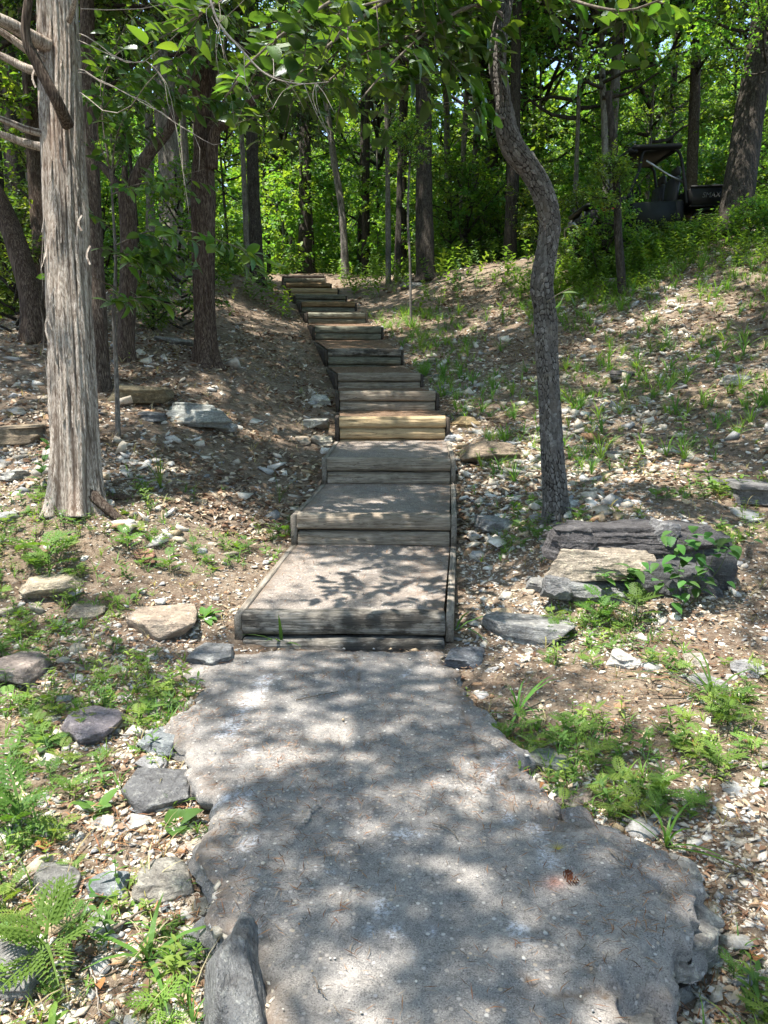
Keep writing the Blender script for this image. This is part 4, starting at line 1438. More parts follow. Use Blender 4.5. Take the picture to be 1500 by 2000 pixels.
def feather(seed, L=0.16, pairs=9, az=0.0, elev=0.7, base=(0, 0, 0), curl=0.7):
    """A ragweed frond: deeply cut, lobes along a rachis, each lobe with side teeth."""
    r = np.random.default_rng(seed)
    h = np.array([math.cos(az), math.sin(az), 0.0]); up = np.array([0, 0, 1.0])
    d = h * math.cos(elev) + up * math.sin(elev); nrm = -h * math.sin(elev) + up * math.cos(elev); side = np.cross(d, nrm)
    parts = []
    def spine(t):
        return np.asarray(base, float) + d * (t * L) - nrm * (curl * L * t * t * 0.5)
    ts = np.linspace(0, 1, 7)
    P = np.array([spine(t) for t in ts])
    parts.append(strip(P, np.linspace(0.006, 0.0015, 7) * L / 0.16, nrm))
    for k in range(pairs):
        t = 0.18 + 0.80 * k / (pairs - 1)
        ll = L * (0.42 * math.sin(PI * (0.16 + 0.80 * t)) + 0.05)
        for s in (-1, 1):
            b = spine(t)
            dd = unit(side * s * 0.85 + d * 0.62 - nrm * 0.12)
            n2 = np.cross(dd, nrm)
            ww = ll * 0.11
            V = np.array([b, b + dd * ll * 0.45 + n2 * ww, b + dd * ll - nrm * ll * 0.12, b + dd * ll * 0.45 - n2 * ww])
            parts.append((V, np.array([(0, 1, 2), (0, 2, 3)])))
            for q in (0.35, 0.62):
                for s2 in (-1, 1):
                    b2 = b + dd * ll * q
                    d2 = unit(dd * 0.7 + n2 * s2 * 0.75)
                    l2 = ll * 0.30 * (1.1 - q)
                    n3 = np.cross(d2, nrm)
                    parts.append((np.array([b2, b2 + d2 * l2 + n3 * l2 * 0.22, b2 + d2 * l2 * 1.7, b2 + d2 * l2 - n3 * l2 * 0.22]), np.array([(0, 1, 2), (0, 2, 3)])))
    return join(parts)


def ragweed(seed, H=0.12, n=6, L=0.10):
    r = np.random.default_rng(seed)
    ps = [tube(np.array([(0, 0, 0), (0.004, 0.002, H * 0.5), (0.0, 0.006, H)]), [0.003, 0.0025, 0.0015], 5)]
    for k in range(n):
        z = H * (0.15 + 0.85 * k / max(1, n - 1))
        ps.append(feather(seed * 31 + k, L * r.uniform(0.7, 1.1), 7, k * 2.4 + r.normal(0, 0.3), r.uniform(0.35, 0.9), (0, 0, z), r.uniform(0.5, 1.0)))
    return join(ps)


def sprig(seed, H=0.12, pairs=5, L=0.05, w=0.014):
    """An upright weed with narrow leaves in pairs up its stem."""
    r = np.random.default_rng(seed)
    lean = r.normal(0, 0.12, 2)
    top = np.array([lean[0] * H, lean[1] * H, H])
    ps = [tube(np.array([(0, 0, 0), top * 0.5 + np.array([0.002, 0, 0]), top]), [0.0022, 0.0018, 0.001], 4)]
    for k in range(pairs):
        t = 0.2 + 0.8 * k / (pairs - 1)
        a0 = k * 1.57 + r.normal(0, 0.25)
        for s in (0, PI):
            ps.append(leaf_patch(L * (1.1 - 0.35 * t) * r.uniform(0.8, 1.15), w, a0 + s, r.uniform(0.15, 0.8), r.uniform(0.3, 0.9), top * t, seg=5))
    return join(ps)


def weed_density(P):
    x, y = P[:, 0], P[:, 1]
    n = fbm(x * 1.6, y * 1.6, 3, 3, 101)
    d = np.clip(3.6 * (n - np.where((x < 0) & (y > 2.6), 0.38, 0.41)), 0.0, 1)
    d = d * np.where((y < 2.5) & (x < 0), 0.35, 1)
    d = d * np.where(y > 6.4, 0.25, 1)
    d = d * np.where((x < path_x(y)) & (y > 6.6), 0.3, 1)
    return d


def build_weeds():
    rng = np.random.default_rng(33)
    light = np.array([(0.15, 0.26, 0.05), (0.125, 0.235, 0.048), (0.20, 0.29, 0.06), (0.10, 0.20, 0.045)])
    def scat(B, tms, P, s0, s1, tilt=0.18, extra=0.0):
        s = rng.uniform(s0, s1, len(P))
        T = np.c_[P, ground_z(P[:, 0], P[:, 1]) - 0.004]
        C = light[rng.integers(len(light), size=len(P))] * rng.uniform(0.8, 1.2, (len(P), 1))
        R = rots(len(P), rng, tilt) * s[:, None, None]
        k = rng.integers(len(tms), size=len(P))
        for j, (tv, tf) in enumerate(tms):
            m = k == j
            B.add(tv, tf, R[m], T[m], C[m])
    def pts(n, y0, y1, pw, den=True, mg=0.02):
        P = scatter_xy(n, rng, y0, y1, pw)
        P = P[~blocked(P, mg)]
        return P[rng.random(len(P)) < weed_density(P)] if den else P
    B = Batch()
    scat(B, [ragweed(600 + k, 0.07, 5, 0.085) for k in range(5)], pts(1500, 1.8, 6.6, 1.0), 0.5, 1.2)
    scat(B, [sprig(620 + k, 0.10, 5, 0.05, 0.013) for k in range(6)], pts(3000, 1.5, 6.8, 1.0), 0.4, 1.2)
    scat(B, [rosette(640 + k, 6, 0.07, 0.03) for k in range(4)], pts(420, 1.5, 7, 1.2), 0.5, 1.2)
    scat(B, [sprig(660 + k, 0.16, 6, 0.07, 0.022) for k in range(4)], pts(700, 6, 12, 1.0), 0.6, 1.3)
    # thicket of weeds below the vehicle and along the crest
    P = np.stack([rng.uniform(2.6, 9.5, 9000), rng.uniform(11.5, 16.2, 9000)], -1)
    hh = ground_z(P[:, 0], P[:, 1])
    lim = np.interp(P[:, 0], [2.6, 4, 6, 9.5], [15.2, 13.6, 12.6, 11.8])
    keep = (P[:, 1] > lim - 1.2 * rng.random(len(P)) ** 2) & (rng.random(len(P)) < np.clip(2.5 * fbm(P[:, 0], P[:, 1], 1, 3, 111) - 0.55, 0.1, 1))
    P = P[keep][:2100]
    P = P[rng.random(len(P)) < 0.8]
    lowm = P[:, 1] < np.interp(P[:, 0], [2.6, 4, 6, 9.5], [15.0, 14.2, 13.6, 13.0])
    scat(B, [sprig(690 + k, 0.20, 6, 0.07, 0.022) for k in range(5)], P[lowm], 0.5, 1.5)
    scat(B, [sprig(680 + k, 0.40, 9, 0.095, 0.030) for k in range(5)], P[~lowm], 0.5, 1.6)
    P = np.stack([rng.uniform(-9, 9, 5000), rng.uniform(16.5, 33, 5000)], -1)
    P = P[~blocked(P, 0.25)]
    P = P[rng.random(len(P)) < np.clip(2.5 * fbm(P[:, 0] * 0.6, P[:, 1] * 0.6, 1, 3, 113) - 0.85, 0.02, 1) * np.where(P[:, 1] < 20, 0.4, 1)]
    scat(B, [sprig(680 + k, 0.42, 8, 0.13, 0.045) for k in range(3)], P, 0.6, 1.6)
    o = obj('weeds', B.build('weeds', MAT['weed']))
    tag(o, 'low green weeds and seedlings dotted over the stony ground', None, None, 'stuff')
    B = Batch()
    scat(B, [grass_tuft(700 + k, 9, 0.11, 0.0028, 0.55) for k in range(6)], pts(4200, 1.5, 6.8, 1.0), 0.4, 1.2)
    P = scatter_xy(8000, rng, 7, 18, 1.0)
    P = P[~blocked(P, 0.1)]
    P = P[(P[:, 0] > path_x(P[:, 1]) + 0.4) & (rng.random(len(P)) < np.clip(3.2 * fbm(P[:, 0] * 0.5, P[:, 1] * 0.5, 6, 3, 121) - 1.2 + 0.05 * (P[:, 1] - 9), 0.04, 1))]
    scat(B, [grass_tuft(720 + k, 7 + 2 * k, 0.16 + 0.03 * k, 0.0045, 0.5) for k in range(6)], P, 0.3, 1.35)
    live, light = light, np.array([(0.36, 0.29, 0.17), (0.28, 0.22, 0.13), (0.42, 0.36, 0.24), (0.24, 0.20, 0.10)])
    Pd = scatter_xy(1500, rng, 1.6, 14, 1.0)
    scat(B, [grass_tuft(740 + k, 4, 0.14, 0.0022, 0.9) for k in range(4)], Pd[~blocked(Pd, 0.02)], 0.4, 1.3)
    light = live
    o = obj('grass', B.build('grass', MAT['weed']))
    tag(o, 'thin green grass growing in patches between the stones', None, None, 'stuff')

    # plants that stand out, each a thing of its own
    def plant(px, py, VF, name, label, cat, scale=1.0, colr=(0.085, 0.165, 0.03), yaw=0.0, z=None, lift=0.0, mat='weed'):
        P = on_ground(px, py) if z is None else at(px, py, z)
        V, F = VF
        o = obj(name, mesh_np(name, V, F, MAT[mat], np.tile(colr, (len(V), 1))))
        o.location = (P[0], P[1], P[2] - 0.004 + lift)
        o.scale = (scale,) * 3
        o.rotation_euler = (0, 0, yaw)
        return tag(o, label, cat)
    big = join([feather(900 + k, 0.25, 9, a, e, (0, 0, h), c) for k, (a, e, h, c) in enumerate(((0.3, 0.75, 0.12, 0.7), (1.7, 0.95, 0.17, 0.7), (2.9, 0.6, 0.14, 0.8), (4.3, 0.45, 0.10, 0.9), (5.3, 0.4, 0.15, 1.0), (0.9, 1.2, 0.2, 0.5), (3.7, 0.9, 0.19, 0.9)))] + [tube(np.array([(0, 0, 0), (0.01, 0, 0.1), (0, 0, 0.21)]), [0.005, 0.004, 0.002], 6)])
    plant(95, 1905, big, 'ragweed', 'large feathery green weed in the lower left corner over the boulders', 'weed', 0.62, (0.12, 0.225, 0.045))
    plant(40, 1640, ragweed(921, 0.14, 7, 0.15), 'ragweed', 'feathery weed by the left margin above the large feathery one', 'weed', 1.1, (0.075, 0.155, 0.03))
    plant(95, 1115, ragweed(922, 0.14, 9, 0.17), 'ragweed', 'bright bushy weed on the sunny ground below the pale cedar', 'weed', 1.35, (0.11, 0.20, 0.035))
    plant(330, 1120, ragweed(923, 0.10, 7, 0.11), 'ragweed', 'green weed on the sunny left ground nearest the rusty red stone', 'weed', 1.1, (0.10, 0.185, 0.035))
    plant(250, 1075, ragweed(929, 0.10, 7, 0.12), 'ragweed', 'feathery weed between the bright bushy weed and the rusty red stone', 'weed', 1.1, (0.11, 0.20, 0.035))
    plant(1240, 1230, ragweed(924, 0.18, 8, 0.16), 'ragweed', 'feathery weed standing in front of the layered outcrop', 'weed', 1.1)
    plant(1170, 1215, ragweed(925, 0.14, 7, 0.13), 'ragweed', 'smaller feathery weed at the right end of the long flat grey stone', 'weed', 1.1)
    plant(1420, 1420, ragweed(926, 0.12, 8, 0.14), 'ragweed', 'feathery weed on the right below the long grass clump', 'weed', 1.1)
    plant(400, 1210, rosette(930, 9, 0.15, 0.05), 'broadleaf_weed', 'leafy green rosette left of the lowest step', 'weed', 1.0, (0.10, 0.20, 0.04))
    plant(268, 1160, rosette(931, 7, 0.12, 0.035), 'broadleaf_weed', 'small light green rosette in the sunny stones', 'weed', 1.0, (0.13, 0.23, 0.05))
    plant(350, 1625, rosette(932, 4, 0.10, 0.085), 'broadleaf_weed', 'round leaved plant against the left edge of the path', 'weed', 1.0, (0.08, 0.19, 0.04))
    plant(190, 1590, rosette(933, 5, 0.13, 0.055), 'broadleaf_weed', 'two toned broad leaved plant left of the dark rough slab', 'weed', 1.0, (0.10, 0.21, 0.04))
    plant(270, 1480, rosette(934, 4, 0.085, 0.045), 'broadleaf_weed', 'small round leaved seedling between the blue grey slab and the purplish rock', 'weed', 1.0, (0.09, 0.20, 0.04))
    plant(90, 1470, rosette(935, 4, 0.13, 0.07), 'broadleaf_weed', 'broad leaved plant in front of the purplish rock', 'weed', 1.0, (0.06, 0.155, 0.035))
    plant(330, 1385, rosette(936, 4, 0.10, 0.06), 'broadleaf_weed', 'bright round leaved plant near the widest left bulge of the path', 'weed', 1.0, (0.12, 0.22, 0.04))
    plant(205, 1770, rosette(937, 6, 0.085, 0.055), 'broadleaf_weed', 'cluster of small round leaves below the blue grey wedge stone', 'weed', 1.0, (0.08, 0.18, 0.04))
    gr = join([blade(np.random.default_rng(k), l, 0.008, e, a, dr) for k, (l, e, a, dr) in enumerate(((0.24, 0.7, 0.3, 0.9), (0.2, 0.5, 1.6, 0.8), (0.24, 0.9, 2.9, 0.9), (0.2, 0.2, 4.4, 0.6), (0.22, 0.8, 5.2, 0.9), (0.17, 0.6, 3.7, 0.9)))])
    plant(290, 1880, gr, 'grass_clump', 'broad bladed grass plant in the lower left stones', 'grass', 1.0, (0.10, 0.20, 0.04))
    lg = join([blade(np.random.default_rng(50 + k), 0.42 * f, 0.0055, e, a, 0.9) for k, (f, e, a) in enumerate(((1, 0.7, 2.6), (0.9, 0.8, 2.9), (0.8, 0.5, 2.2), (1.0, 0.6, 3.3), (0.8, 0.3, 1.5), (0.7, 0.6, 0.4), (0.9, 0.9, 3.0), (0.8, 0.4, 4.2), (0.75, 0.8, 5.5), (0.9, 0.2, 2.0), (0.6, 0.9, 0.0), (0.7, 0.5, 5.0), (0.8, 0.35, 3.6)))])
    plant(1390, 1375, lg, 'grass_clump', 'clump of long arching grass blades on the right', 'grass', 1.1, (0.075, 0.165, 0.035))
    plant(1010, 1400, grass_tuft(950, 14, 0.26, 0.006, 0.5), 'grass_clump', 'grass clump growing at the right edge of the path below the lowest step', 'grass', 1.1, (0.09, 0.18, 0.035))
    plant(1300, 1655, grass_tuft(951, 9, 0.26, 0.007, 0.6), 'grass_clump', 'grass clump on the broken right rim of the path', 'grass', 1.0, (0.09, 0.19, 0.035))
    plant(550, 1262, join([blade(np.random.default_rng(80 + k), l, 0.011, e, a, d) for k, (l, e, a, d) in enumerate(((0.24, 0.12, 4.6, 0.2), (0.22, 0.9, 3.1, 0.6), (0.17, 0.5, 4.2, 0.8), (0.14, 0.9, 5.6, 0.7)))]), 'grass_clump', 'tall grass blades growing in front of the lowest step', 'grass', 1.0, (0.09, 0.19, 0.04))
    plant(648, 1245, rosette(952, 6, 0.075, 0.035), 'seedling', 'leafy seedling in front of the middle of the lowest step', 'seedling', 1.0, (0.10, 0.21, 0.04), lift=0.05)
    plant(730, 1262, rosette(953, 8, 0.06, 0.03), 'seedling', 'low pair of seedlings at the joint under the lowest step', 'seedling', 1.0, (0.12, 0.21, 0.05))
    plant(890, 1235, join([blade(np.random.default_rng(90 + k), l, 0.008, e, a, 1.0) for k, (l, e, a) in enumerate(((0.34, 0.8, 0.1), (0.30, 0.7, 2.9), (0.26, 0.9, 5.2), (0.22, 0.5, 0.9)))]), 'grass_clump', 'arching grass at the right end of the lowest step', 'grass', 1.0, (0.11, 0.21, 0.05))
    plant(767, 1065, rosette(954, 4, 0.04, 0.018), 'seedling', 'tiny seedling in the joint of the second step front', 'seedling', 1.0, (0.10, 0.20, 0.04), lift=0.03)
    plant(662, 800, rosette(955, 6, 0.10, 0.05), 'seedling', 'tiny bright seedling beside the white knobbly rock', 'seedling', 1.0, (0.12, 0.22, 0.05))
    plant(315, 960, grass_tuft(956, 12, 0.42, 0.005, 0.35), 'grass_clump', 'tall thin grass to the right of the pale cedar base', 'grass', 1.0, (0.13, 0.19, 0.05))
    plant(545, 985, grass_tuft(957, 7, 0.40, 0.004, 0.25), 'grass_clump', 'wispy tall grass left of the second tread', 'grass', 1.0, (0.12, 0.18, 0.05))
    plant(75, 955, sprig(958, 0.34, 7, 0.11, 0.05), 'shrub_seedling', 'leafy seedling at the left of the pale cedar base', 'seedling', 1.0, (0.06, 0.14, 0.03))
    # vine and leafy plants on the outcrop
    rt = root('climbing_plant', on_ground(1335, 1185), 'leafy green vine with arrow shaped leaves growing over the rock outcrop', 'vine')
    r = np.random.default_rng(61)
    stems, base = [], np.array(rt.location)
    ends = [at(1400, 1050, 4.75), at(1345, 1045, 4.72), at(1295, 1085, 4.70), at(1425, 1060, 4.8), at(1310, 1035, 4.75), at(1255, 1110, 4.65), at(1375, 1075, 4.7)]
    leaves = []
    for e in ends:
        b = base + np.append(r.normal(0, 0.05, 2), 0)
        mid = (b + e) / 2 + np.array([r.normal(0, 0.03), -0.06, 0.05])
        Pth, _ = catmull(np.array([b, mid, e]), 9)
        stems.append(tube(Pth, np.linspace(0.0025, 0.0012, 9), 5))
        for k in range(9):
            q = Pth[r.integers(3, 9)] + r.normal(0, 0.035, 3)
            leaves.append(leaf_patch(r.uniform(0.06, 0.115), r.uniform(0.045, 0.075), r.uniform(3.4, 6.0), r.uniform(-0.6, 0.5), 0.5, q, 0.2, 0.62))
    V, F = join(stems); part('stem', V, F, MAT['weed'], rt, np.tile((0.08, 0.13, 0.03), (len(V), 1)))
    for V, F in leaves:
        part('leaf', V, F, MAT['weed'], rt, np.tile(np.array((0.055, 0.135, 0.028)) * r.uniform(0.8, 1.4), (len(V), 1)))
    rt = root('leafy_plant', on_ground(1215, 1175), 'green plant with pointed leaves in front of the tan rock layer', 'plant')
    stems, base = [], np.array(rt.location)
    for k in range(6):
        e = base + np.array([r.normal(0, 0.12), -0.05 + r.normal(0, 0.04), r.uniform(0.10, 0.24)])
        stems.append(tube(np.array([base, (base + e) / 2 + 0.02, e]), [0.0025, 0.002, 0.0012], 5))
        for j in range(5):
            V, F = leaf_patch(r.uniform(0.06, 0.11), r.uniform(0.04, 0.06), r.uniform(0, 6.28), r.uniform(-0.4, 0.6), 0.5, base + (e - base) * r.uniform(0.5, 1), 0.2, 0.65)
            part('leaf', V, F, MAT['weed'], rt, np.tile(np.array((0.07, 0.155, 0.03)) * r.uniform(0.8, 1.35), (len(V), 1)))
    V, F = join(stems); part('stem', V, F, MAT['weed'], rt, np.tile((0.08, 0.13, 0.03), (len(V), 1)))


build_weeds()


# ------------------------------------------------------------------ twigs and small things on the path
def build_small():
    def stick(pts, r0, name, label, cat, mat='twig'):
        P, _ = catmull(np.array(pts), 14)
        P = P + np.c_[RNG.normal(0, 0.002, (14, 2)), np.zeros(14)]
        V, F = tube(P, np.linspace(r0, r0 * 0.5, 14), 6)
        b = P[0]
        o = obj(name, mesh_np(name, V - b, F, MAT[mat], smooth=True))
        o.location = tuple(b)
        return tag(o, label, cat)
    def flat(px, z=0.012): return [np.append(on_plane(*p)[:2], z) for p in px]
    stick(flat([(578, 1372), (625, 1362), (662, 1355)], 0.013), 0.0035, 'twig', 'thin straight dark twig lying on the upper part of the path', 'twig')
    stick(flat([(845, 1612), (880, 1628), (895, 1648)], 0.013), 0.003, 'twig', 'short dark twig on the right half of the path', 'twig')
    stick(flat([(1190, 1668), (1215, 1690), (1228, 1705)], 0.013), 0.003, 'twig', 'thin twig near the cracked right rim of the path', 'twig')
    stick(flat([(612, 1915), (625, 1940), (636, 1955)], 0.013), 0.003, 'twig', 'small twig in the dark near corner of the path', 'twig')
    stick([np.array([*on_ground(*p)[:2], on_ground(*p)[2] + 0.02]) for p in ((225, 1842), (262, 1812), (302, 1782))], 0.005, 'twig', 'grey stick lying among the stones left of the path', 'stick')
    stick([np.array([*on_ground(*p)[:2], on_ground(*p)[2] + 0.02]) for p in ((30, 1752), (60, 1735), (80, 1705))], 0.007, 'twig', 'dark crooked stick by the speckled boulder', 'stick')
    stick([np.array([*on_ground(*p)[:2], on_ground(*p)[2] + 0.02]) for p in ((176, 1905), (188, 1950), (195, 2010))], 0.003, 'twig', 'pale thin stick standing out of the lower left litter', 'stick', 'dead_twig')
    stick([np.array([*on_ground(*p)[:2], on_ground(*p)[2] + 0.05]) for p in ((1180, 560), (1235, 548), (1290, 556))], 0.012, 'twig', 'pale fallen branch beside the slim sapling', 'branch', 'dead_twig')
    # scaly cedar sprig in the middle of the path
    a, b = on_plane(588, 1618), on_plane(622, 1578)
    ps = []
    r = np.random.default_rng(5)
    for t in np.linspace(0, 1, 22):
        c = a + (b - a) * t + np.array([0.006 * math.sin(t * 7), 0, 0.016])
        V, F = rock_shape(int(t * 100), (0.014, 0.011, 0.011), 1, 6, 0.0)
        ps.append((V + c + r.normal(0, 0.003, 3), F))
    V, F = join(ps)
    o = obj('dry_sprig', mesh_np('dry_sprig', V - a, F, MAT['dead_twig']))
    o.location = tuple(a); tag(o, 'scaly dry sprig lying in the middle of the path', 'sprig')
    # reddish seed cones
    for k, ((px, py), lb) in enumerate((((1108, 1708), 'small round brown cone beside the orange stain on the path'), ((1117, 1720), 'pointed brown cone beside the orange stain on the path'))):
        P = on_plane(px, py, 0.014)
        Vs = []
        for q in range(34):
            t = (q + 0.5) / 34
            th = q * 2.4
            rr = 0.012 * math.sin(PI * (0.12 + 0.8 * t))
            V, F = leaf_patch(0.011, 0.009, th, 0.5, 0.3, (rr * math.cos(th) * 0.7, rr * math.sin(th) * 0.7, (t - 0.5) * (0.026 + 0.010 * k)), 0.2, 0.8, 4)
            Vs.append((V, F))
        V, F = join(Vs)
        o = obj('seed_cone', mesh_np('seed_cone', V, F, MAT['litter'], np.tile((0.16, 0.065, 0.04), (len(V), 1))))
        o.location = tuple(P); o.rotation_euler = (1.3, 0.2, 0.6 + k)
        tag(o, lb, 'cone')
    # yellowish needle tuft
    P = on_plane(1090, 1660, 0.008)
    V, F = join([blade(np.random.default_rng(k), 0.030 + 0.012 * ((k * 7) % 5) / 4, 0.0006, 1.25, 1.57 + (k - 8) * 0.16, 0.25) for k in range(17)])
    o = obj('needle_tuft', mesh_np('needle_tuft', V, F, MAT['weed'], np.tile((0.34, 0.27, 0.07), (len(V), 1))))
    o.location = tuple(P); tag(o, 'fan of yellowed needles on the right half of the path', 'needles')
    # brown curled leaves that stand out
    for (px, py, s, lb) in ((80, 1675, 0.07, 'curled orange brown leaf above the speckled boulder'), (200, 1935, 0.06, 'orange brown leaf under the large feathery weed'), (1365, 1465, 0.07, 'rust brown leaf on the stones right of the path'),
                            (1482, 1890, 0.07, 'crumpled reddish leaf near the lower right margin'), (1055, 1605, 0.03, 'tiny curled tan leaf on the right part of the path')):
        P = on_ground(px, py)
        V, F = leaf_patch(1.0, 0.62, 0.4, 0.15, 0.9, (-0.5, 0, 0.06), 0.9, 0.9, 7)
        o = obj('dead_leaf', mesh_np('dead_leaf', V, F, MAT['litter'], np.tile((0.36, 0.17, 0.075), (len(V), 1)), smooth=True))
        o.location = (P[0], P[1], max(P[2], 0.004 if py == 1605 else -9) + 0.01); o.scale = (s,) * 3; o.rotation_euler = (0.1, 0.2, px * 0.7)
        tag(o, lb, 'leaf')


build_small()


# ------------------------------------------------------------------ foliage templates
def leaf_quads(P, A, N, L, ratio=0.32, fold=0.10, droop=0.10):
    """Two-triangle folded leaves: base P, axis A, normal N, length L."""
    S = np.cross(N, A)
    L = L[:, None]
    V = np.stack([P, P + A * L * 0.45 + S * L * ratio + N * L * fold, P + A * L - N * L * droop, P + A * L * 0.45 - S * L * ratio + N * L * fold], 1)
    n = len(P)
    o = (np.arange(n) * 4)[:, None]
    F = np.concatenate([o + np.array([[0, 1, 2]]), o + np.array([[0, 2, 3]])])
    return V.reshape(-1, 3), F


GREENS = np.array([(0.120, 0.215, 0.040), (0.085, 0.172, 0.036), (0.165, 0.250, 0.044), (0.100, 0.205, 0.050), (0.190, 0.260, 0.048)])
DARKG = np.array([(0.045, 0.085, 0.028), (0.036, 0.070, 0.026), (0.056, 0.098, 0.028)])


def crown(seed, R, H, limbs, twigs, per, leaf, pal=GREENS, shape='dome', up=(0.1, 0.6), needle=False, rise=0.35):
    """Branches and leaves around a vertical axis from z=0 to z=H. Returns (branch V, F), (leaf V, F, colours)."""
    r = np.random.default_rng(seed)
    tubes, TS, TD, TL = [], [], [], []
    for k in range(limbs):
        u = (k + r.random()) / limbs
        z0 = H * (0.02 + 0.82 * u)
        az = k * 2.399 + r.normal(0, 0.35)
        prof = {'dome': math.sin(PI * (0.22 + 0.70 * u)) ** 0.7, 'cone': 1.05 - 0.85 * u, 'bush': math.sin(PI * (0.30 + 0.62 * u))}[shape]
        L = R * prof * r.uniform(0.7, 1.15)
        el = r.uniform(*up) + 0.5 * u * (shape != 'cone')
        h = np.array([math.cos(az), math.sin(az), 0])
        pts = [np.array([0, 0, z0])]
        d = h * math.cos(el) + np.array([0, 0, math.sin(el)])
        for s in range(4):
            d = unit(d + r.normal(0, 0.16, 3) + np.array([0, 0, rise * 0.12 * (1 if shape != 'cone' else -1)]))
            pts.append(pts[-1] + d * L / 4)
        pts = np.array(pts)
        Pc, _ = catmull(pts, 9)
        tubes.append(tube(Pc, np.linspace(0.012 + 0.016 * L, 0.006, 9), 5))
        m = max(4, int(twigs * prof))
        q = r.uniform(0.22, 1.0, m) ** 0.8 * 8
        i = np.clip(q.astype(int), 0, 7)
        f = (q - i)[:, None]
        TS.append(Pc[i] * (1 - f) + Pc[i + 1] * f)
        tang = unit(Pc[i + 1] - Pc[i])
        sd = unit(r.normal(size=(m, 3)) * np.array([1, 1, 0.55]))
        TD.append(unit(tang * 0.55 + sd * 0.9 + np.array([0, 0, -0.05])))
        TL.append(r.uniform(0.35, 0.95, m) * min(1.0, 0.28 + 0.22 * R))
    TS, TD, TL = np.concatenate(TS), np.concatenate(TD), np.concatenate(TL)
    # twigs as thin three-sided tubes
    a = unit(np.cross(TD, np.array([0.3, 0.2, 1.0])))
    b = np.cross(TD, a)
    w = 0.0045
    tvs = np.concatenate([TS + a * w, TS - a * w * 0.5 + b * w, TS - a * w * 0.5 - b * w, TS + TD * TL[:, None]], 0)
    n = len(TS)
    i = np.arange(n)
    tfs = np.concatenate([np.stack([i, n + i, 3 * n + i], -1), np.stack([n + i, 2 * n + i, 3 * n + i], -1), np.stack([2 * n + i, i, 3 * n + i], -1)])
    BV, BF = join(tubes + [(tvs, tfs)])
    t = np.repeat(np.arange(n), per)
    m = len(t)
    u = r.uniform(0.12, 1.05, m)
    P = TS[t] + TD[t] * (TL[t] * u)[:, None] + r.normal(0, 0.03 if not needle else 0.02, (m, 3))
    if needle:
        A = unit(TD[t] * 0.8 + r.normal(0, 0.55, (m, 3)) + np.array([0, 0, -0.1]))
        N = unit(r.normal(size=(m, 3)) + np.array([0, 0, 0.4]))
    else:
        A = unit(TD[t] * 0.5 + r.normal(0, 0.6, (m, 3)) * np.array([1, 1, 0.5]) + np.array([0, 0, -0.22]))
        N = unit(np.array([0, 0, 1.0]) + r.normal(0, 0.42, (m, 3)))
    N = unit(N - A * (N * A).sum(1, keepdims=True))
    Ls = leaf * r.uniform(0.6, 1.25, m)
    LV, LF = leaf_quads(P, A, N, Ls, 0.30 if not needle else 0.16)
    tone = pal[r.integers(len(pal), size=n)][t] * r.uniform(0.8, 1.2, (m, 1))
    return (BV, BF), (LV, LF, np.repeat(tone, 4, 0))


def templates():
    T = {}
    spec = dict(
        tall=[dict(seed=1, R=2.8, H=6.0, limbs=26, twigs=22, per=10, leaf=0.14), dict(seed=2, R=2.6, H=6.5, limbs=26, twigs=21, per=10, leaf=0.135), dict(seed=3, R=3.2, H=5.0, limbs=24, twigs=24, per=10, leaf=0.145)],
        near=[dict(seed=11, R=2.5, H=3.6, limbs=20, twigs=30, per=11, leaf=0.11), dict(seed=12, R=2.2, H=4.2, limbs=20, twigs=26, per=11, leaf=0.105)],
        cedar=[dict(seed=21, R=2.0, H=6.0, limbs=40, twigs=30, per=22, leaf=0.085, pal=DARKG, shape='cone', up=(-0.1, 0.35), needle=True), dict(seed=22, R=1.7, H=5.0, limbs=34, twigs=30, per=22, leaf=0.085, pal=DARKG, shape='cone', up=(0.0, 0.4), needle=True)],
        bush=[dict(seed=31, R=1.4, H=2.6, limbs=22, twigs=15, per=11, leaf=0.11, shape='bush'), dict(seed=32, R=1.0, H=1.7, limbs=18, twigs=14, per=11, leaf=0.095, shape='bush'), dict(seed=33, R=1.7, H=4.2, limbs=30, twigs=15, per=11, leaf=0.115, shape='bush')],
        dapple=[dict(seed=51, R=1.7, H=1.3, limbs=11, twigs=15, per=9, leaf=0.125, up=(-0.1, 0.3)), dict(seed=52, R=1.4, H=1.1, limbs=10, twigs=14, per=9, leaf=0.12, up=(-0.1, 0.3))],  # loose clumps for the added canopy, made only to dapple the sun
        far=[dict(seed=41, R=3.4, H=9.0, limbs=26, twigs=20, per=9, leaf=0.26), dict(seed=42, R=3.8, H=8.0, limbs=24, twigs=20, per=9, leaf=0.28)],
    )
    for k, L in spec.items():
        T[k] = []
        for s in L:
            (bv, bf), (lv, lf, lc) = crown(**s)
            T[k].append((mesh_np('branches', bv, bf, MAT['bark'], smooth=True), mesh_np('crown', lv, lf, MAT['cedar_leaf'] if k == 'cedar' else MAT['leaf'], lc), s['H']))
    return T


TPL = templates()


def add_crown(rt, kind, idx, loc, scale=1.0, rz=0.0, sz=None, tilt=(0, 0)):
    bm_, lm, H = TPL[kind][idx % len(TPL[kind])]
    for nm, me in (('branches', bm_), ('crown', lm)):
        o = obj(nm, me, rt)
        o.location = tuple(np.asarray(loc, float) - np.array(rt.location))
        o.rotation_euler = (tilt[0], tilt[1], rz)
        o.scale = (scale, scale, sz or scale)


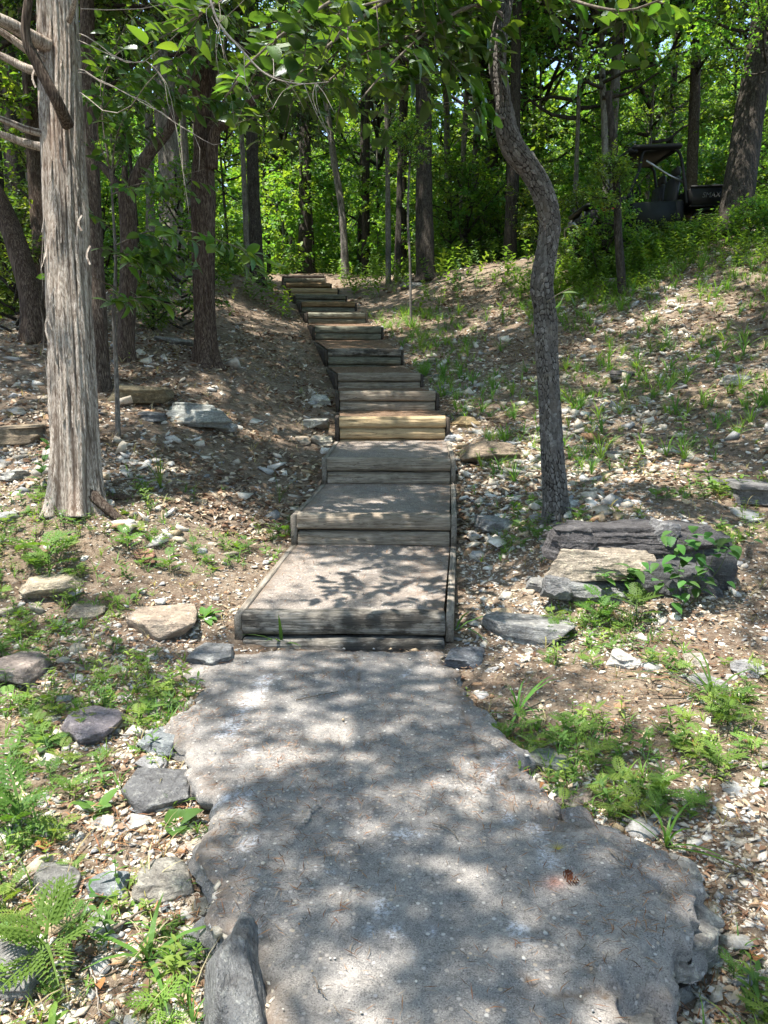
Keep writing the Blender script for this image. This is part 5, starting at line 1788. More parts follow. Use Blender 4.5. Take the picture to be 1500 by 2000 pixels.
# ------------------------------------------------------------------ trees that can be told apart
def d_cedar(seed, amp):
    def f(th, s, r, xyz):
        k = 9.0
        wx = 0.35 * (vnoise(np.cos(th) * 2, np.sin(th) * 2, s * 1.1, seed + 2) - 0.5)
        n = vnoise(np.cos(th + wx) * k, np.sin(th + wx) * k, s * 0.9, seed)
        n2 = vnoise(np.cos(th) * k * 2.6, np.sin(th) * k * 2.6, s * 2.3, seed + 4)
        n3 = vnoise(np.cos(th) * 1.6, np.sin(th) * 1.6, s * 0.8, seed + 6)
        f.ridge = np.clip(0.75 * np.abs(n - 0.5) * 2.6 + 0.45 * n2 - 0.05, 0, 1)
        return amp * (f.ridge - 0.5) + (n3 - 0.5) * 0.16 * r
    return f


def d_block(seed, cell_h, cell_v, amp, circ):
    nt = max(6, int(round(circ / cell_h)))
    def f(th, s, r, xyz):
        gx = th / (2 * PI) * nt + 0.35 * (vnoise(np.cos(th) * 3, np.sin(th) * 3, s * 9, seed) - 0.5)
        gy = s / cell_v + 0.35 * (vnoise(np.cos(th) * 3, np.sin(th) * 3, s * 9, seed + 1) - 0.5)
        cx, cy = np.floor(gx), np.floor(gy)
        f1 = np.full(gx.shape, 9.0); f2 = np.full(gx.shape, 9.0); tone = np.zeros(gx.shape)
        for dx in (-1, 0, 1):
            for dy in (-1, 0, 1):
                ax, ay = cx + dx, cy + dy
                w = np.mod(ax, nt)
                px = ax + 0.02 + 0.96 * _hash(w, ay, ay * 0, seed + 3); py = ay + 0.02 + 0.96 * _hash(w, ay, ay * 0, seed + 4)
                d = np.hypot(gx - px, gy - py)
                t = _hash(w, ay, ay * 0, seed + 5)
                near = d < f1
                f2 = np.where(near, f1, np.minimum(f2, d)); tone = np.where(near, t, tone); f1 = np.where(near, d, f1)
        e = np.clip((f2 - f1 - 0.06) / 0.13, 0, 1)
        f.ridge = e
        f.tone = tone
        big = vnoise(np.cos(th) * 1.5, np.sin(th) * 1.5, s * 2.2, seed + 8) - 0.5
        knot = np.clip(vnoise(np.cos(th) * 1.2 + 5, np.sin(th) * 1.2, s * 3.1, seed + 9) - 0.62, 0, 1) * 1.1
        worn = vnoise(np.cos(th) * 2.5, np.sin(th) * 2.5, s * 4.0, seed + 10)
        f.ridge = np.clip(e + 0.5 * (worn > 0.62), 0, 1)
        grit = vnoise(np.cos(th) * 22, np.sin(th) * 22, s * 60, seed + 11) - 0.5
        return amp * (e * (0.65 + 0.7 * tone) * np.clip(1.5 - worn, 0.4, 1) - 0.6) + (big * 0.20 + knot) * r + 0.004 * grit
    return f


def d_furrow(seed, amp):
    def f(th, s, r, xyz):
        n = vnoise(np.cos(th) * 5, np.sin(th) * 5, s * 1.6, seed)
        n3 = vnoise(np.cos(th) * 1.5, np.sin(th) * 1.5, s * 0.7, seed + 6)
        f.ridge = np.abs(n - 0.5) * 2
        return amp * (f.ridge - 0.5) + (n3 - 0.5) * 0.2 * r
    return f


def trunk_part(name, pts, rad, rt, mat, disp=None, rings=60, sides=16, flare=0.0, buttress=0):
    P, _ = catmull(np.array(pts), rings, np.array(rad))
    R = P[:, 3].copy(); P = P[:, :3]
    s = np.linalg.norm(P - P[0], axis=1)
    R = R * (1 + flare * np.exp(-s / 0.16))
    fn = disp
    if buttress and disp is not None:
        def fn(th, ss, r, xyz):
            return disp(th, ss, r, xyz) + r * 0.22 * np.exp(-ss / 0.22) * np.cos(th * buttress + 0.7)
    V, F = tube(P, R, sides, fn)
    ex = {}
    if disp is not None:
        ex['ridge'] = np.r_[disp.ridge.ravel(), 0.5, 0.5]
        ex['tone'] = np.r_[disp.tone.ravel(), 0.5, 0.5] if hasattr(disp, 'tone') else np.full(len(V), 0.5)
    else:
        ex['ridge'] = np.full(len(V), 0.6); ex['tone'] = np.full(len(V), 0.4)
    return part(name, V, F, MAT[mat], rt, smooth=True, extra=ex)


def px_path(pts):
    return [at(*p) for p in pts]


def up_from(P, Q, h):
    """Continue the line P->Q straighter up to height h above Q."""
    d = unit(np.asarray(Q) - np.asarray(P)); d = unit(d + np.array([0, 0, 0.8]))
    return np.asarray(Q) + d * h


def base_at(px, py, z, sink=0.12):
    p = at(px, py, z)
    p[2] = min(float(ground_z(p[0], p[1])), p[2] + 0.1) - sink
    return p


# near leaf meshes: shared by the leaves that are built one by one
def near_leaf_meshes():
    out = []
    for k in range(8):
        r = np.random.default_rng(70 + k)
        V, F = leaf_patch(1.0, r.uniform(0.44, 0.56), 0.0, 0.0, r.uniform(0.15, 0.9), (0, 0, 0), r.uniform(0.1, 0.45), r.uniform(0.72, 0.92), 8)
        c = np.array(((0.060, 0.130, 0.028), (0.080, 0.155, 0.028), (0.048, 0.110, 0.028), (0.110, 0.190, 0.034))[k % 4])
        mid = np.ones((len(V), 1)); mid[:8] = 1.25
        out.append(mesh_np('leaf', V, F, MAT['leaf_glossy'], c[None] * mid, smooth=True))
    return out


NEAR_LEAF = near_leaf_meshes()


def leaf_obj(rt, p, az, elev, roll, size, rng):
    o = obj('leaf', NEAR_LEAF[rng.integers(8)], rt)
    o.location = tuple(np.asarray(p) - np.array(rt.location))
    o.rotation_mode = 'ZYX'
    o.rotation_euler = (roll, -elev, az)
    o.scale = (size, size, size)
    return o


def spray(rt, pts, r0, n_leaf, size, rng, name='branch', mat='twig', droop=-0.5, side_len=0.28, start=0.25, azbias=None):
    """A branch with side twigs carrying single leaves, each leaf an object."""
    P, _ = catmull(np.array(pts), 22)
    tubes = [tube(P, np.linspace(r0, r0 * 0.3, 22), 7)]
    left = n_leaf
    while left > 0:
        i = rng.integers(int(22 * start), 22)
        tang = unit(P[min(i + 1, 21)] - P[max(i - 1, 0)])
        sd = unit(np.cross(tang, np.array([0, 0, 1.0]))) * rng.choice((-1, 1))
        d = unit(tang * 0.7 + sd * rng.uniform(0.3, 1.0) + np.array([0, 0, rng.uniform(-0.5, 0.15)]))
        L = side_len * rng.uniform(0.5, 1.2)
        k = min(left, rng.integers(4, 8))
        Q = np.array([P[i], P[i] + d * L * 0.5, P[i] + d * L + np.array([0, 0, -0.06 * L])])
        tubes.append(tube(Q, [r0 * 0.28, r0 * 0.22, r0 * 0.12], 5))
        for q in range(k):
            t = (q + 0.8) / k
            b = Q[0] + (Q[2] - Q[0]) * t
            az = math.atan2(d[1], d[0]) + rng.choice((-1, 1)) * rng.uniform(0.3, 1.1)
            leaf_obj(rt, b, az, rng.normal(droop, 0.35), rng.normal(0, 0.45), size * rng.uniform(0.65, 1.2), rng)
        left -= k
    V, F = join(tubes)
    return part(name, V, F, MAT[mat], rt, smooth=True)


def foliage(rt, boughs, n_leaf, size, rng, mat='leaf_glossy', side_len=0.3, droop=-0.4):
    """Further boughs of the same tree: their twigs in one part, their many leaves in one part of kind stuff."""
    tubes, LP, LA = [], [], []
    for pts, r0 in boughs:
        P, _ = catmull(np.array(pts), 22)
        tubes.append(tube(P, np.linspace(r0, r0 * 0.3, 22), 6))
        for _ in range(max(1, n_leaf // 6)):
            i = rng.integers(4, 22)
            tang = unit(P[min(i + 1, 21)] - P[max(i - 1, 0)])
            d = unit(tang * 0.6 + rng.normal(0, 0.6, 3) * np.array([1, 1, 0.6]) + np.array([0, 0, -0.1]))
            L = side_len * rng.uniform(0.5, 1.4)
            tubes.append(tube(np.array([P[i], P[i] + d * L * 0.5, P[i] + d * L]), [r0 * 0.25, r0 * 0.2, r0 * 0.1], 4))
            for q in range(6):
                LP.append(P[i] + d * L * (q + 0.8) / 6)
                LA.append((math.atan2(d[1], d[0]) + rng.choice((-1, 1)) * rng.uniform(0.3, 1.2), rng.normal(droop, 0.35), rng.normal(0, 0.45), size * rng.uniform(0.65, 1.2)))
    V, F = join(tubes)
    part('bough', V, F, MAT['twig'], rt, smooth=True)
    LP = np.array(LP); off = np.array(rt.location)
    B = Batch()
    k = rng.integers(6, size=len(LP))
    from mathutils import Euler
    Ms = np.array([np.array(Euler((a[2], -a[1], a[0]), 'ZYX').to_matrix()) * a[3] for a in LA])
    pal = np.array(((0.060, 0.130, 0.028), (0.075, 0.150, 0.028), (0.045, 0.105, 0.028), (0.110, 0.185, 0.034)))
    C = pal[rng.integers(4, size=len(LP))] * rng.uniform(0.85, 1.15, (len(LP), 1))
    for j in range(6):
        tv, tf = leaf_patch(1.0, 0.50, 0.0, 0.0, 0.2 + 0.12 * j, (0, 0, 0), 0.12 + 0.05 * j, 0.8, 6)
        m = k == j
        B.add(tv, tf, Ms[m], LP[m] - off[None], C[m])
    o = obj('foliage', B.build('foliage', MAT[mat], True), rt)
    o['kind'] = 'stuff'


def build_cedar_left():
    b = base_at(147, 985, 5.8)
    rt = root('cedar_tree', b, 'big pale cedar with shaggy striped bark standing left of the path', 'tree')
    pts = [b, at(146, 880, 5.82), at(140, 700, 5.85), at(131, 480, 5.88), at(122, 250, 5.9), at(113, 0, 5.92)]
    pts.append(up_from(pts[-2], pts[-1], 2.2)); pts.append(pts[-1] + np.array([0.05, 0.05, 2.6]))
    rad = [0.190, 0.175, 0.168, 0.158, 0.150, 0.144, 0.12, 0.05]
    trunk_part('trunk', pts, rad, rt, 'cedar_bark', d_cedar(3, 0.026), 420, 150, 0.20, 6)
    r = np.random.default_rng(9)
    def limb(p, r0, r1, mat='cedar_bark'):
        P, _ = catmull(np.array(px_path(p)), 24)
        dsp = d_cedar(int(p[0][0]) + 7, 0.008)
        V, F = tube(P, np.linspace(r0, r1, 24), 14, dsp)
        part('dead_limb', V, F, MAT[mat], rt, smooth=True, extra=dict(ridge=np.r_[dsp.ridge.ravel(), 0.5, 0.5]))
    limb([(132, 245, 5.72), (120, 218, 5.62), (107, 190, 5.55), (75, 130, 5.5), (50, 70, 5.45), (58, -20, 5.4)], 0.048, 0.028, 'cedar_bark_dark')
    limb([(95, 92, 5.8), (60, 72, 5.7), (20, 48, 5.6), (-40, 20, 5.5)], 0.060, 0.035)
    limb([(90, 120, 5.8), (50, 95, 5.75), (0, 60, 5.7), (-50, 40, 5.6)], 0.032, 0.02)
    limb([(85, 140, 5.9), (55, 135, 5.9), (0, 108, 5.9), (-50, 90, 5.8)], 0.035, 0.02)
    limb([(88, 262, 5.8), (50, 252, 5.75), (0, 232, 5.7), (-60, 215, 5.6)], 0.028, 0.018)
    limb([(85, 288, 5.9), (45, 278, 5.9), (0, 262, 5.85), (-60, 250, 5.8)], 0.032, 0.02)
    limb([(135, 40, 5.7), (142, 20, 5.6), (152, -20, 5.5)], 0.025, 0.015)
    for k, (ax_, L, rr) in enumerate(((-0.22, 0.34, 0.042), (0.7, 0.3, 0.04))):
        d = np.array([math.cos(ax_), math.sin(ax_), 0])
        q = [b + d * 0.12 + np.array([0, 0, 0.20]), b + d * 0.20 + np.array([0, 0, 0.125]), b + d * (0.25 + L * 0.4), b + d * (0.25 + L)]
        for m in (2, 3): q[m][2] = float(ground_z(q[m][0], q[m][1])) + (0.005 if m == 2 else -0.07)
        P, _ = catmull(np.array(q), 26)
        ds = d_cedar(70 + k, 0.014)
        V, F = tube(P, np.linspace(rr * 1.25, rr * 0.35, 26), 20, ds)
        part('root', V, F, MAT['cedar_bark_dark'], rt, smooth=True, extra=dict(ridge=np.r_[ds.ridge.ravel(), 0.5, 0.5]))
    # long shaggy strips of bark that lift off the trunk
    for k in range(90):
        zz = r.uniform(0.25, 3.6); th = r.uniform(PI * 1.02, PI * 1.98); l = r.uniform(0.10, 0.42)
        def on_trunk(h, lift):
            f_ = np.clip(h / 3.65, 0, 1)
            c_ = b + (np.array(pts[5]) - b) * f_
            R_ = np.interp(h, [0, 0.5, 1.3, 2.2, 3.1, 4], [0.196, 0.176, 0.169, 0.160, 0.152, 0.144]) * 1.03 + lift
            return np.array([c_[0] + R_ * math.cos(th), c_[1] + R_ * math.sin(th), b[2] + 0.12 + h])
        up_ = r.random() < 0.5
        m = np.linspace(0, 1, 6)
        P = np.array([on_trunk(zz + l * q_, 0.006 + 0.022 * (q_ if up_ else 1 - q_) ** 2) for q_ in m]) + r.normal(0, 0.0012, (6, 3))
        V, F = strip(P, r.uniform(0.004, 0.010) * np.array([0.5, 1, 1, 0.9, 0.8, 0.35]), np.array([math.cos(th), math.sin(th), 0.1]))
        part('bark_strip', V, F, MAT['cedar_bark'], rt, extra=dict(ridge=np.full(len(V), r.uniform(0.4, 0.9))))
    # peeling strips of bark
    for k, (px, py, l) in enumerate(((100, 590, 0.2), (108, 560, 0.16), (95, 610, 0.22), (176, 480, 0.14), (160, 420, 0.12), (70, 130, 0.16))):
        p = at(px, py, 5.62)
        P = np.array([p, p + np.array([-0.02, -0.03, -l * 0.5]), p + np.array([0.01, -0.05, -l])])
        V, F = strip(catmull(P, 6)[0], np.full(6, 0.007), np.array([0, -1.0, 0.2]))
        part('bark_strip', V, F, MAT['cedar_bark'], rt, extra=dict(ridge=np.full(len(V), 0.8)))
    for k in range(2):
        add_crown(rt, 'cedar', k, at(115, -120, 5.9) + np.array([0, 0, 0.8 + 1.7 * k]), 0.8, k * 2.0)
    return rt


def build_persimmon():
    b = base_at(1089, 1012, 5.9)
    rt = root('curved_tree', b, 'curved tree with dark blocky bark right of the steps', 'tree')
    key = [(1086, 985, 5.9, 28), (1077, 860, 5.92, 25.5), (1068, 700, 5.95, 24.5), (1063, 600, 5.95, 25.5), (1058, 555, 5.93, 27), (1070, 480, 5.92, 24), (1074, 430, 5.9, 24.5), (1060, 375, 5.88, 26), (1035, 330, 5.85, 26), (1005, 295, 5.82, 27),
           (988, 255, 5.8, 23), (983, 200, 5.8, 18.5), (972, 130, 5.8, 19), (975, 75, 5.82, 18), (985, 20, 5.85, 15.5), (1000, -60, 5.88, 15)]
    pts = [b] + [at(*k[:3]) for k in key]
    rad = [0.118] + [0.83 * k[3] * k[2] / FPX for k in key]
    top = pts[-1]
    for dx, dz, rr in ((0.15, 0.7, 0.055), (0.05, 1.6, 0.045), (0.1, 2.8, 0.02)):
        pts.append(top + np.array([dx, 0, dz])); rad.append(rr)
    trunk_part('trunk', pts, rad, rt, 'blocky_bark', d_block(5, 0.030, 0.046, 0.008, 0.70), 1050, 165, 0.12, 4)
    rng = np.random.default_rng(44)
    tr = at(985, 20, 5.85)
    # boughs sweeping to the left over the steps
    spray(rt, [at(984, 40, 5.85), at(900, -40, 5.2), at(760, 0, 4.6), at(640, 90, 4.2), at(560, 170, 4.0)], 0.018, 42, 0.125, rng, droop=-0.35)
    spray(rt, [at(990, -30, 5.85), at(860, -120, 4.9), at(700, -30, 4.3), at(560, 60, 4.0), at(470, 140, 3.9)], 0.018, 44, 0.125, rng, droop=-0.3)
    spray(rt, [at(984, 30, 5.85), at(930, 10, 5.3), at(850, 50, 4.8), at(770, 120, 4.5), at(700, 200, 4.4)], 0.015, 46, 0.125, rng, droop=-0.45)
    spray(rt, [at(990, -60, 5.85), at(800, -160, 5.2), at(620, -10, 4.9), at(520, 90, 4.8), at(440, 190, 4.8)], 0.018, 40, 0.12, rng, droop=-0.3)
    # drooping cluster beside the trunk
    spray(rt, [at(985, 232, 5.72), at(945, 215, 5.5), at(895, 200, 5.3), at(835, 205, 5.15)], 0.008, 26, 0.155, rng, droop=-1.0, side_len=0.16)
    spray(rt, [at(985, 230, 5.72), at(950, 235, 5.4), at(915, 255, 5.2), at(885, 285, 5.1)], 0.006, 19, 0.155, rng, droop=-1.0, side_len=0.14)
    # bright branch at the upper right
    spray(rt, [at(990, -20, 5.85), at(1060, -20, 5.2), at(1150, 10, 4.7), at(1230, 20, 4.5), at(1310, -10, 4.4)], 0.018, 44, 0.13, rng, droop=-0.6)
    spray(rt, [at(1068, 590, 5.75), at(1090, 575, 5.7), at(1120, 560, 5.65)], 0.005, 4, 0.13, rng, droop=-0.6, side_len=0.08)
    foliage(rt, [([at(985, 0, 5.85), at(860, -60, 5.6), at(720, -40, 5.4), at(600, 30, 5.2), at(500, 120, 5.1)], 0.016),
                 ([at(985, -40, 5.85), at(820, -120, 5.6), at(640, -110, 5.4), at(480, -40, 5.3), at(380, 40, 5.2)], 0.016),
                 ([at(985, 10, 5.85), at(900, 20, 5.5), at(800, 70, 5.2), at(700, 110, 5.0), at(620, 180, 4.9)], 0.014),
                 ([at(990, -40, 5.85), at(900, -60, 5.0), at(780, -10, 4.4), at(680, 20, 4.0), at(600, 60, 3.8)], 0.014),
                 ([at(990, -40, 5.85), at(1080, -60, 5.4), at(1180, -20, 5.0), at(1260, 30, 4.9)], 0.012),
                 ([at(985, -20, 5.85), at(880, -80, 5.9), at(740, -60, 5.8), at(620, 30, 5.7), at(540, 160, 5.6)], 0.014),
                 ([at(985, 60, 5.82), at(930, 70, 5.3), at(860, 110, 5.0), at(800, 160, 4.9)], 0.010),
                 ([at(985, -10, 5.85), at(850, 0, 5.7), at(720, 60, 5.6), at(600, 150, 5.5), at(520, 220, 5.5)], 0.014), ([at(985, -60, 5.85), at(780, -100, 4.8), at(600, -60, 4.4), at(450, -10, 4.2), at(360, 50, 4.2)], 0.014)], 210, 0.14, rng)
    for k, (dx, dy, dz, s) in enumerate(((0.5, 0.4, 1.0, 0.8),)):
        add_crown(rt, 'near', k, top + np.array([dx, dy, dz]), s, k * 1.9)
    return rt


def build_named_trees():
    rng = np.random.default_rng(3)
    # twin cedar on the bank
    b = base_at(402, 702, 10.0)
    rt = root('cedar_tree', b, 'twin stemmed reddish cedar on the bank between the pale cedar and the steps', 'tree')
    trunk_part('trunk', [b, at(402, 660, 10), at(398, 560, 10), at(397, 420, 10), at(398, 300, 10.0), at(402, 150, 10), at(405, 40, 10), at(408, -150, 10)], [0.185, 0.14, 0.135, 0.15, 0.135, 0.12, 0.11, 0.06], rt, 'cedar_bark_dark', d_cedar(31, 0.03), 200, 70, 0.3, 5)
    for pts, r0, r1 in (([(412, 330, 9.95), (420, 258, 9.8), (450, 235, 9.7), (490, 200, 9.6), (520, 120, 9.5), (525, 40, 9.4)], 0.085, 0.03), ([(410, 250, 9.9), (440, 200, 9.7), (470, 150, 9.6), (490, 70, 9.5)], 0.05, 0.02),
                        ([(395, 240, 10), (382, 150, 9.9), (370, 70, 9.9), (372, -40, 9.9)], 0.075, 0.04), ([(390, 300, 10), (392, 200, 10.2), (430, 120, 10.4), (450, 40, 10.5)], 0.04, 0.02)):
        P, _ = catmull(np.array(px_path(pts)), 26)
        ds = d_cedar(int(pts[0][0]), 0.014)
        V, F = tube(P, np.linspace(r0, r1, 26), 18, ds)
        part('limb', V, F, MAT['cedar_bark_dark'], rt, smooth=True)
    add_crown(rt, 'cedar', 0, at(405, 120, 10), 1.25, 0.5)
    add_crown(rt, 'near', 1, at(390, 10, 10), 0.75, 1.0)
    # forked tree
    b = base_at(246, 700, 9.5)
    rt = root('forked_tree', b, 'dark forked tree with a bent right arm behind the thin sapling', 'tree')
    trunk_part('trunk', [b, at(247, 640, 9.5), at(252, 520, 9.5), at(250, 430, 9.5), at(247, 375, 9.5)], [0.12, 0.105, 0.10, 0.10, 0.11], rt, 'cedar_bark_dark', d_furrow(41, 0.02), 80, 40, 0.2, 4)
    for pts, r0, r1 in (([(248, 395, 9.5), (265, 350, 9.45), (290, 300, 9.4), (332, 250, 9.3), (352, 190, 9.2), (378, 130, 9.1), (385, 60, 9.0)], 0.085, 0.04), ([(246, 390, 9.5), (225, 355, 9.6), (195, 320, 9.7), (160, 300, 9.8), (120, 260, 9.9)], 0.06, 0.03), ([(246, 372, 9.5), (244, 340, 9.5), (245, 325, 9.5)], 0.05, 0.035)):
        P, _ = catmull(np.array(px_path(pts)), 26)
        ds = d_furrow(int(pts[0][0]), 0.012)
        V, F = tube(P, np.linspace(r0, r1, 26), 18, ds)
        part('limb', V, F, MAT['cedar_bark_dark'], rt, smooth=True)
    add_crown(rt, 'near', 0, at(330, 120, 9.2), 0.8, 0.2)
    add_crown(rt, 'near', 1, at(160, 250, 9.8), 0.7, 1.2)
    # thin sapling with big dark leaves on the bank
    b = base_at(230, 850, 7.2, 0.05)
    rt = root('sapling', b, 'thin leafy sapling with large dark leaves right of the pale cedar', 'tree')
    trunk_part('trunk', [b, at(229, 780, 7.2), at(226, 700, 7.2), at(222, 610, 7.15), at(226, 520, 7.1), at(222, 430, 7.05), at(215, 330, 7.0)], [0.026, 0.022, 0.020, 0.018, 0.015, 0.012, 0.007], rt, 'pale_bark', None, 40, 12)
    spray(rt, [at(224, 480, 7.1), at(290, 452, 6.6), at(360, 450, 6.3), at(430, 470, 6.1), at(490, 495, 6.0)], 0.008, 64, 0.15, rng, droop=-0.5)
    spray(rt, [at(222, 600, 7.15), at(250, 585, 6.9), at(285, 580, 6.8), at(315, 590, 6.7)], 0.007, 40, 0.15, rng, droop=-0.6, side_len=0.2)
    spray(rt, [at(222, 450, 7.1), at(180, 425, 6.9), at(120, 420, 6.7)], 0.006, 14, 0.12, rng, droop=-0.5, side_len=0.2)
    spray(rt, [at(222, 560, 7.1), at(150, 530, 6.6), at(80, 520, 6.3)], 0.006, 12, 0.12, rng, droop=-0.5, side_len=0.2)
    spray(rt, [at(218, 380, 7.0), at(270, 360, 6.7), at(330, 350, 6.4), at(400, 330, 6.2)], 0.007, 44, 0.125, rng, droop=-0.5)
    spray(rt, [at(215, 330, 7.0), at(190, 250, 6.7), at(230, 180, 6.5), at(300, 150, 6.3)], 0.007, 44, 0.125, rng, droop=-0.4)
    foliage(rt, [([at(218, 360, 7.0), at(230, 260, 6.9), at(290, 160, 6.8), at(380, 90, 6.7)], 0.008), ([at(218, 350, 7.0), at(200, 200, 7.0), at(240, 60, 7.0), at(330, -20, 6.9)], 0.008), ([at(222, 500, 7.1), at(270, 500, 6.9), at(330, 520, 6.8)], 0.006), ([at(216, 340, 7.0), at(280, 240, 7.2), at(360, 190, 7.3), at(440, 200, 7.3)], 0.008), ([at(216, 330, 7.0), at(200, 150, 7.4), at(300, 60, 7.6), at(420, 60, 7.7)], 0.008)], 170, 0.13, rng)

    T = [  # label, base px (x, y, z), path of (x, y), radius px, material, crown kind, first crown row
        ('dark trunk just behind the right side of the pale cedar', (198, 757, 8.5), [(193, 640), (185, 480), (178, 300), (172, 120), (168, -60)], 15, 'cedar_bark_dark', 'cedar', -40),
        ('leaning red brown trunk at the far left', (66, 668, 9.5), [(62, 590), (45, 520), (22, 450), (-10, 380), (-60, 290)], 21, 'cedar_bark_dark', 'near', 200),
        ('straight dark trunk between the leaning trunk and the pale cedar', (92, 640, 11), [(85, 520), (72, 350), (62, 180), (50, 20), (45, -100)], 17, 'cedar_bark_dark', 'cedar', -20),
        ('stout grey trunk behind the twin cedar', (338, 562, 15.5), [(336, 480), (333, 380), (325, 250), (318, 120), (312, 0)], 23, 'pale_bark', 'tall', 60),
        ('tall dark straight trunk left of the top of the stairs', (502, 545, 18), [(500, 470), (496, 380), (492, 260), (488, 140), (486, 0)], 12, 'bark', 'tall', 150),
        ('dark straight trunk just behind the top step', (596, 536, 26), [(596, 470), (596, 380), (595, 250), (594, 120), (592, -20)], 12.5, 'bark', 'tall', 120),
        ('slim pale trunk leaning left beside the top step', (674, 540, 24), [(672, 480), (666, 400), (652, 310), (640, 220), (628, 100)], 7, 'pale_bark', 'tall', 200),
        ('slender dark trunk right of the slim pale leaning trunk', (706, 532, 29), [(706, 470), (708, 380), (710, 280), (712, 160)], 8, 'bark', 'tall', 160),
        ('thick dark trunk on the crest right of the stairs', (832, 550, 19), [(830, 500), (829, 420), (828, 320), (826, 200), (822, 60)], 17, 'bark', 'tall', 130),
        ('thin trunk left of the thick dark trunk on the crest', (776, 545, 22), [(778, 470), (780, 390), (782, 290), (786, 160)], 6, 'bark', 'tall', 180),
        ('very thin dark stem close beside the thick dark trunk', (803, 590, 15), [(801, 520), (797, 440), (798, 360), (802, 300)], 2.2, 'pale_bark', 'bush', 330),
        ('first of three pale grey stems clumped behind the curved tree', (905, 528, 24), [(904, 450), (903, 370), (906, 280), (912, 160)], 6, 'pale_bark', 'tall', 190),
        ('middle of three pale grey stems clumped behind the curved tree', (932, 525, 24.5), [(930, 450), (928, 360), (932, 260), (940, 140)], 8, 'pale_bark', 'tall', 150),
        ('last of three pale grey stems clumped behind the curved tree', (946, 525, 25), [(946, 450), (948, 370), (954, 260), (962, 140)], 6, 'pale_bark', 'tall', 160),
        ('dark trunk seen just left of the bend of the curved tree', (967, 515, 24), [(967, 450), (966, 380), (962, 280), (958, 150)], 11, 'bark', 'tall', 140),
        ('short seen dark trunk left of the curved tree trunk', (1020, 505, 25), [(1021, 450), (1022, 390), (1024, 280), (1026, 150)], 7, 'bark', 'tall', 150),
        ('slim rough sapling standing on the right slope in front of the vehicle', (1216, 578, 13), [(1212, 520), (1207, 450), (1206, 395), (1200, 300), (1188, 180)], 8, 'bark', 'bush', 410),
        ('massive dark tree leaning right beside the rear of the vehicle', (1432, 455, 14.2), [(1440, 400), (1450, 320), (1465, 220), (1484, 100), (1500, -20)], 29, 'bark', 'tall', 60),
        ('brown trunk rising behind the vehicle', (1350, 440, 20), [(1350, 380), (1352, 320), (1356, 220), (1360, 100)], 11, 'cedar_bark_dark', 'tall', 160),
        ('thin dark stem right of the massive dark tree', (1462, 445, 15.5), [(1460, 410), (1461, 360), (1464, 280)], 5, 'bark', 'bush', 330),
        ('forked thin tree with sunny leaves left of the vehicle roof', (1186, 470, 19), [(1184, 400), (1182, 320), (1180, 220), (1176, 130)], 7, 'pale_bark', 'tall', 200),
        ('dark trunk deep in the woods above the tail of the stairs', (555, 530, 34), [(556, 470), (556, 400), (555, 300)], 7, 'bark', 'tall', 220),
        ('grey trunk in the left woods between the forked tree and the stout grey trunk', (296, 590, 17), [(296, 520), (294, 430), (292, 320), (290, 180)], 9, 'pale_bark', 'tall', 120),
    ]
    for k, (lb, bp, path, rpx, mt, ck, crow) in enumerate(T):
        b = base_at(*bp, sink=0.1)
        z = bp[2]
        rt = root('tree' if ck != 'bush' else 'sapling', b, lb, 'tree')
        pts = [b] + [at(x, y, z + 0.15 * i / len(path)) for i, (x, y) in enumerate(path)]
        rr = rpx * z / FPX
        rad = list(np.linspace(rr * 1.12, rr * 0.82, len(pts)))
        q = up_from(pts[-2], pts[-1], 0.28 * z * 0.5)
        if ck != 'bush':
            pts.append(q); rad.append(rr * 0.4)
        trunk_part('trunk', pts, rad, rt, mt, (d_cedar if 'cedar' in mt else d_furrow)(200 + k, max(0.006, rr * 0.14)), 90, 26 if rr > 0.08 else 14, 0.35, 5)
        s = 0.85 + 0.3 * rng.random()
        cp = at(path[-1][0], crow, z)
        if ck == 'bush': s = 0.55
        add_crown(rt, ck, k, cp, s, k * 1.3)
        if rpx == 29:
            add_crown(rt, 'near', 1, at(1495, 150, 13.4), 0.6, 2.0)
        if ck == 'tall' and z < 22 and k % 2 == 0:
            add_crown(rt, ck, k + 1, cp + np.array([0, 0, 2.4 * s]), s, k * 1.3 + 2)


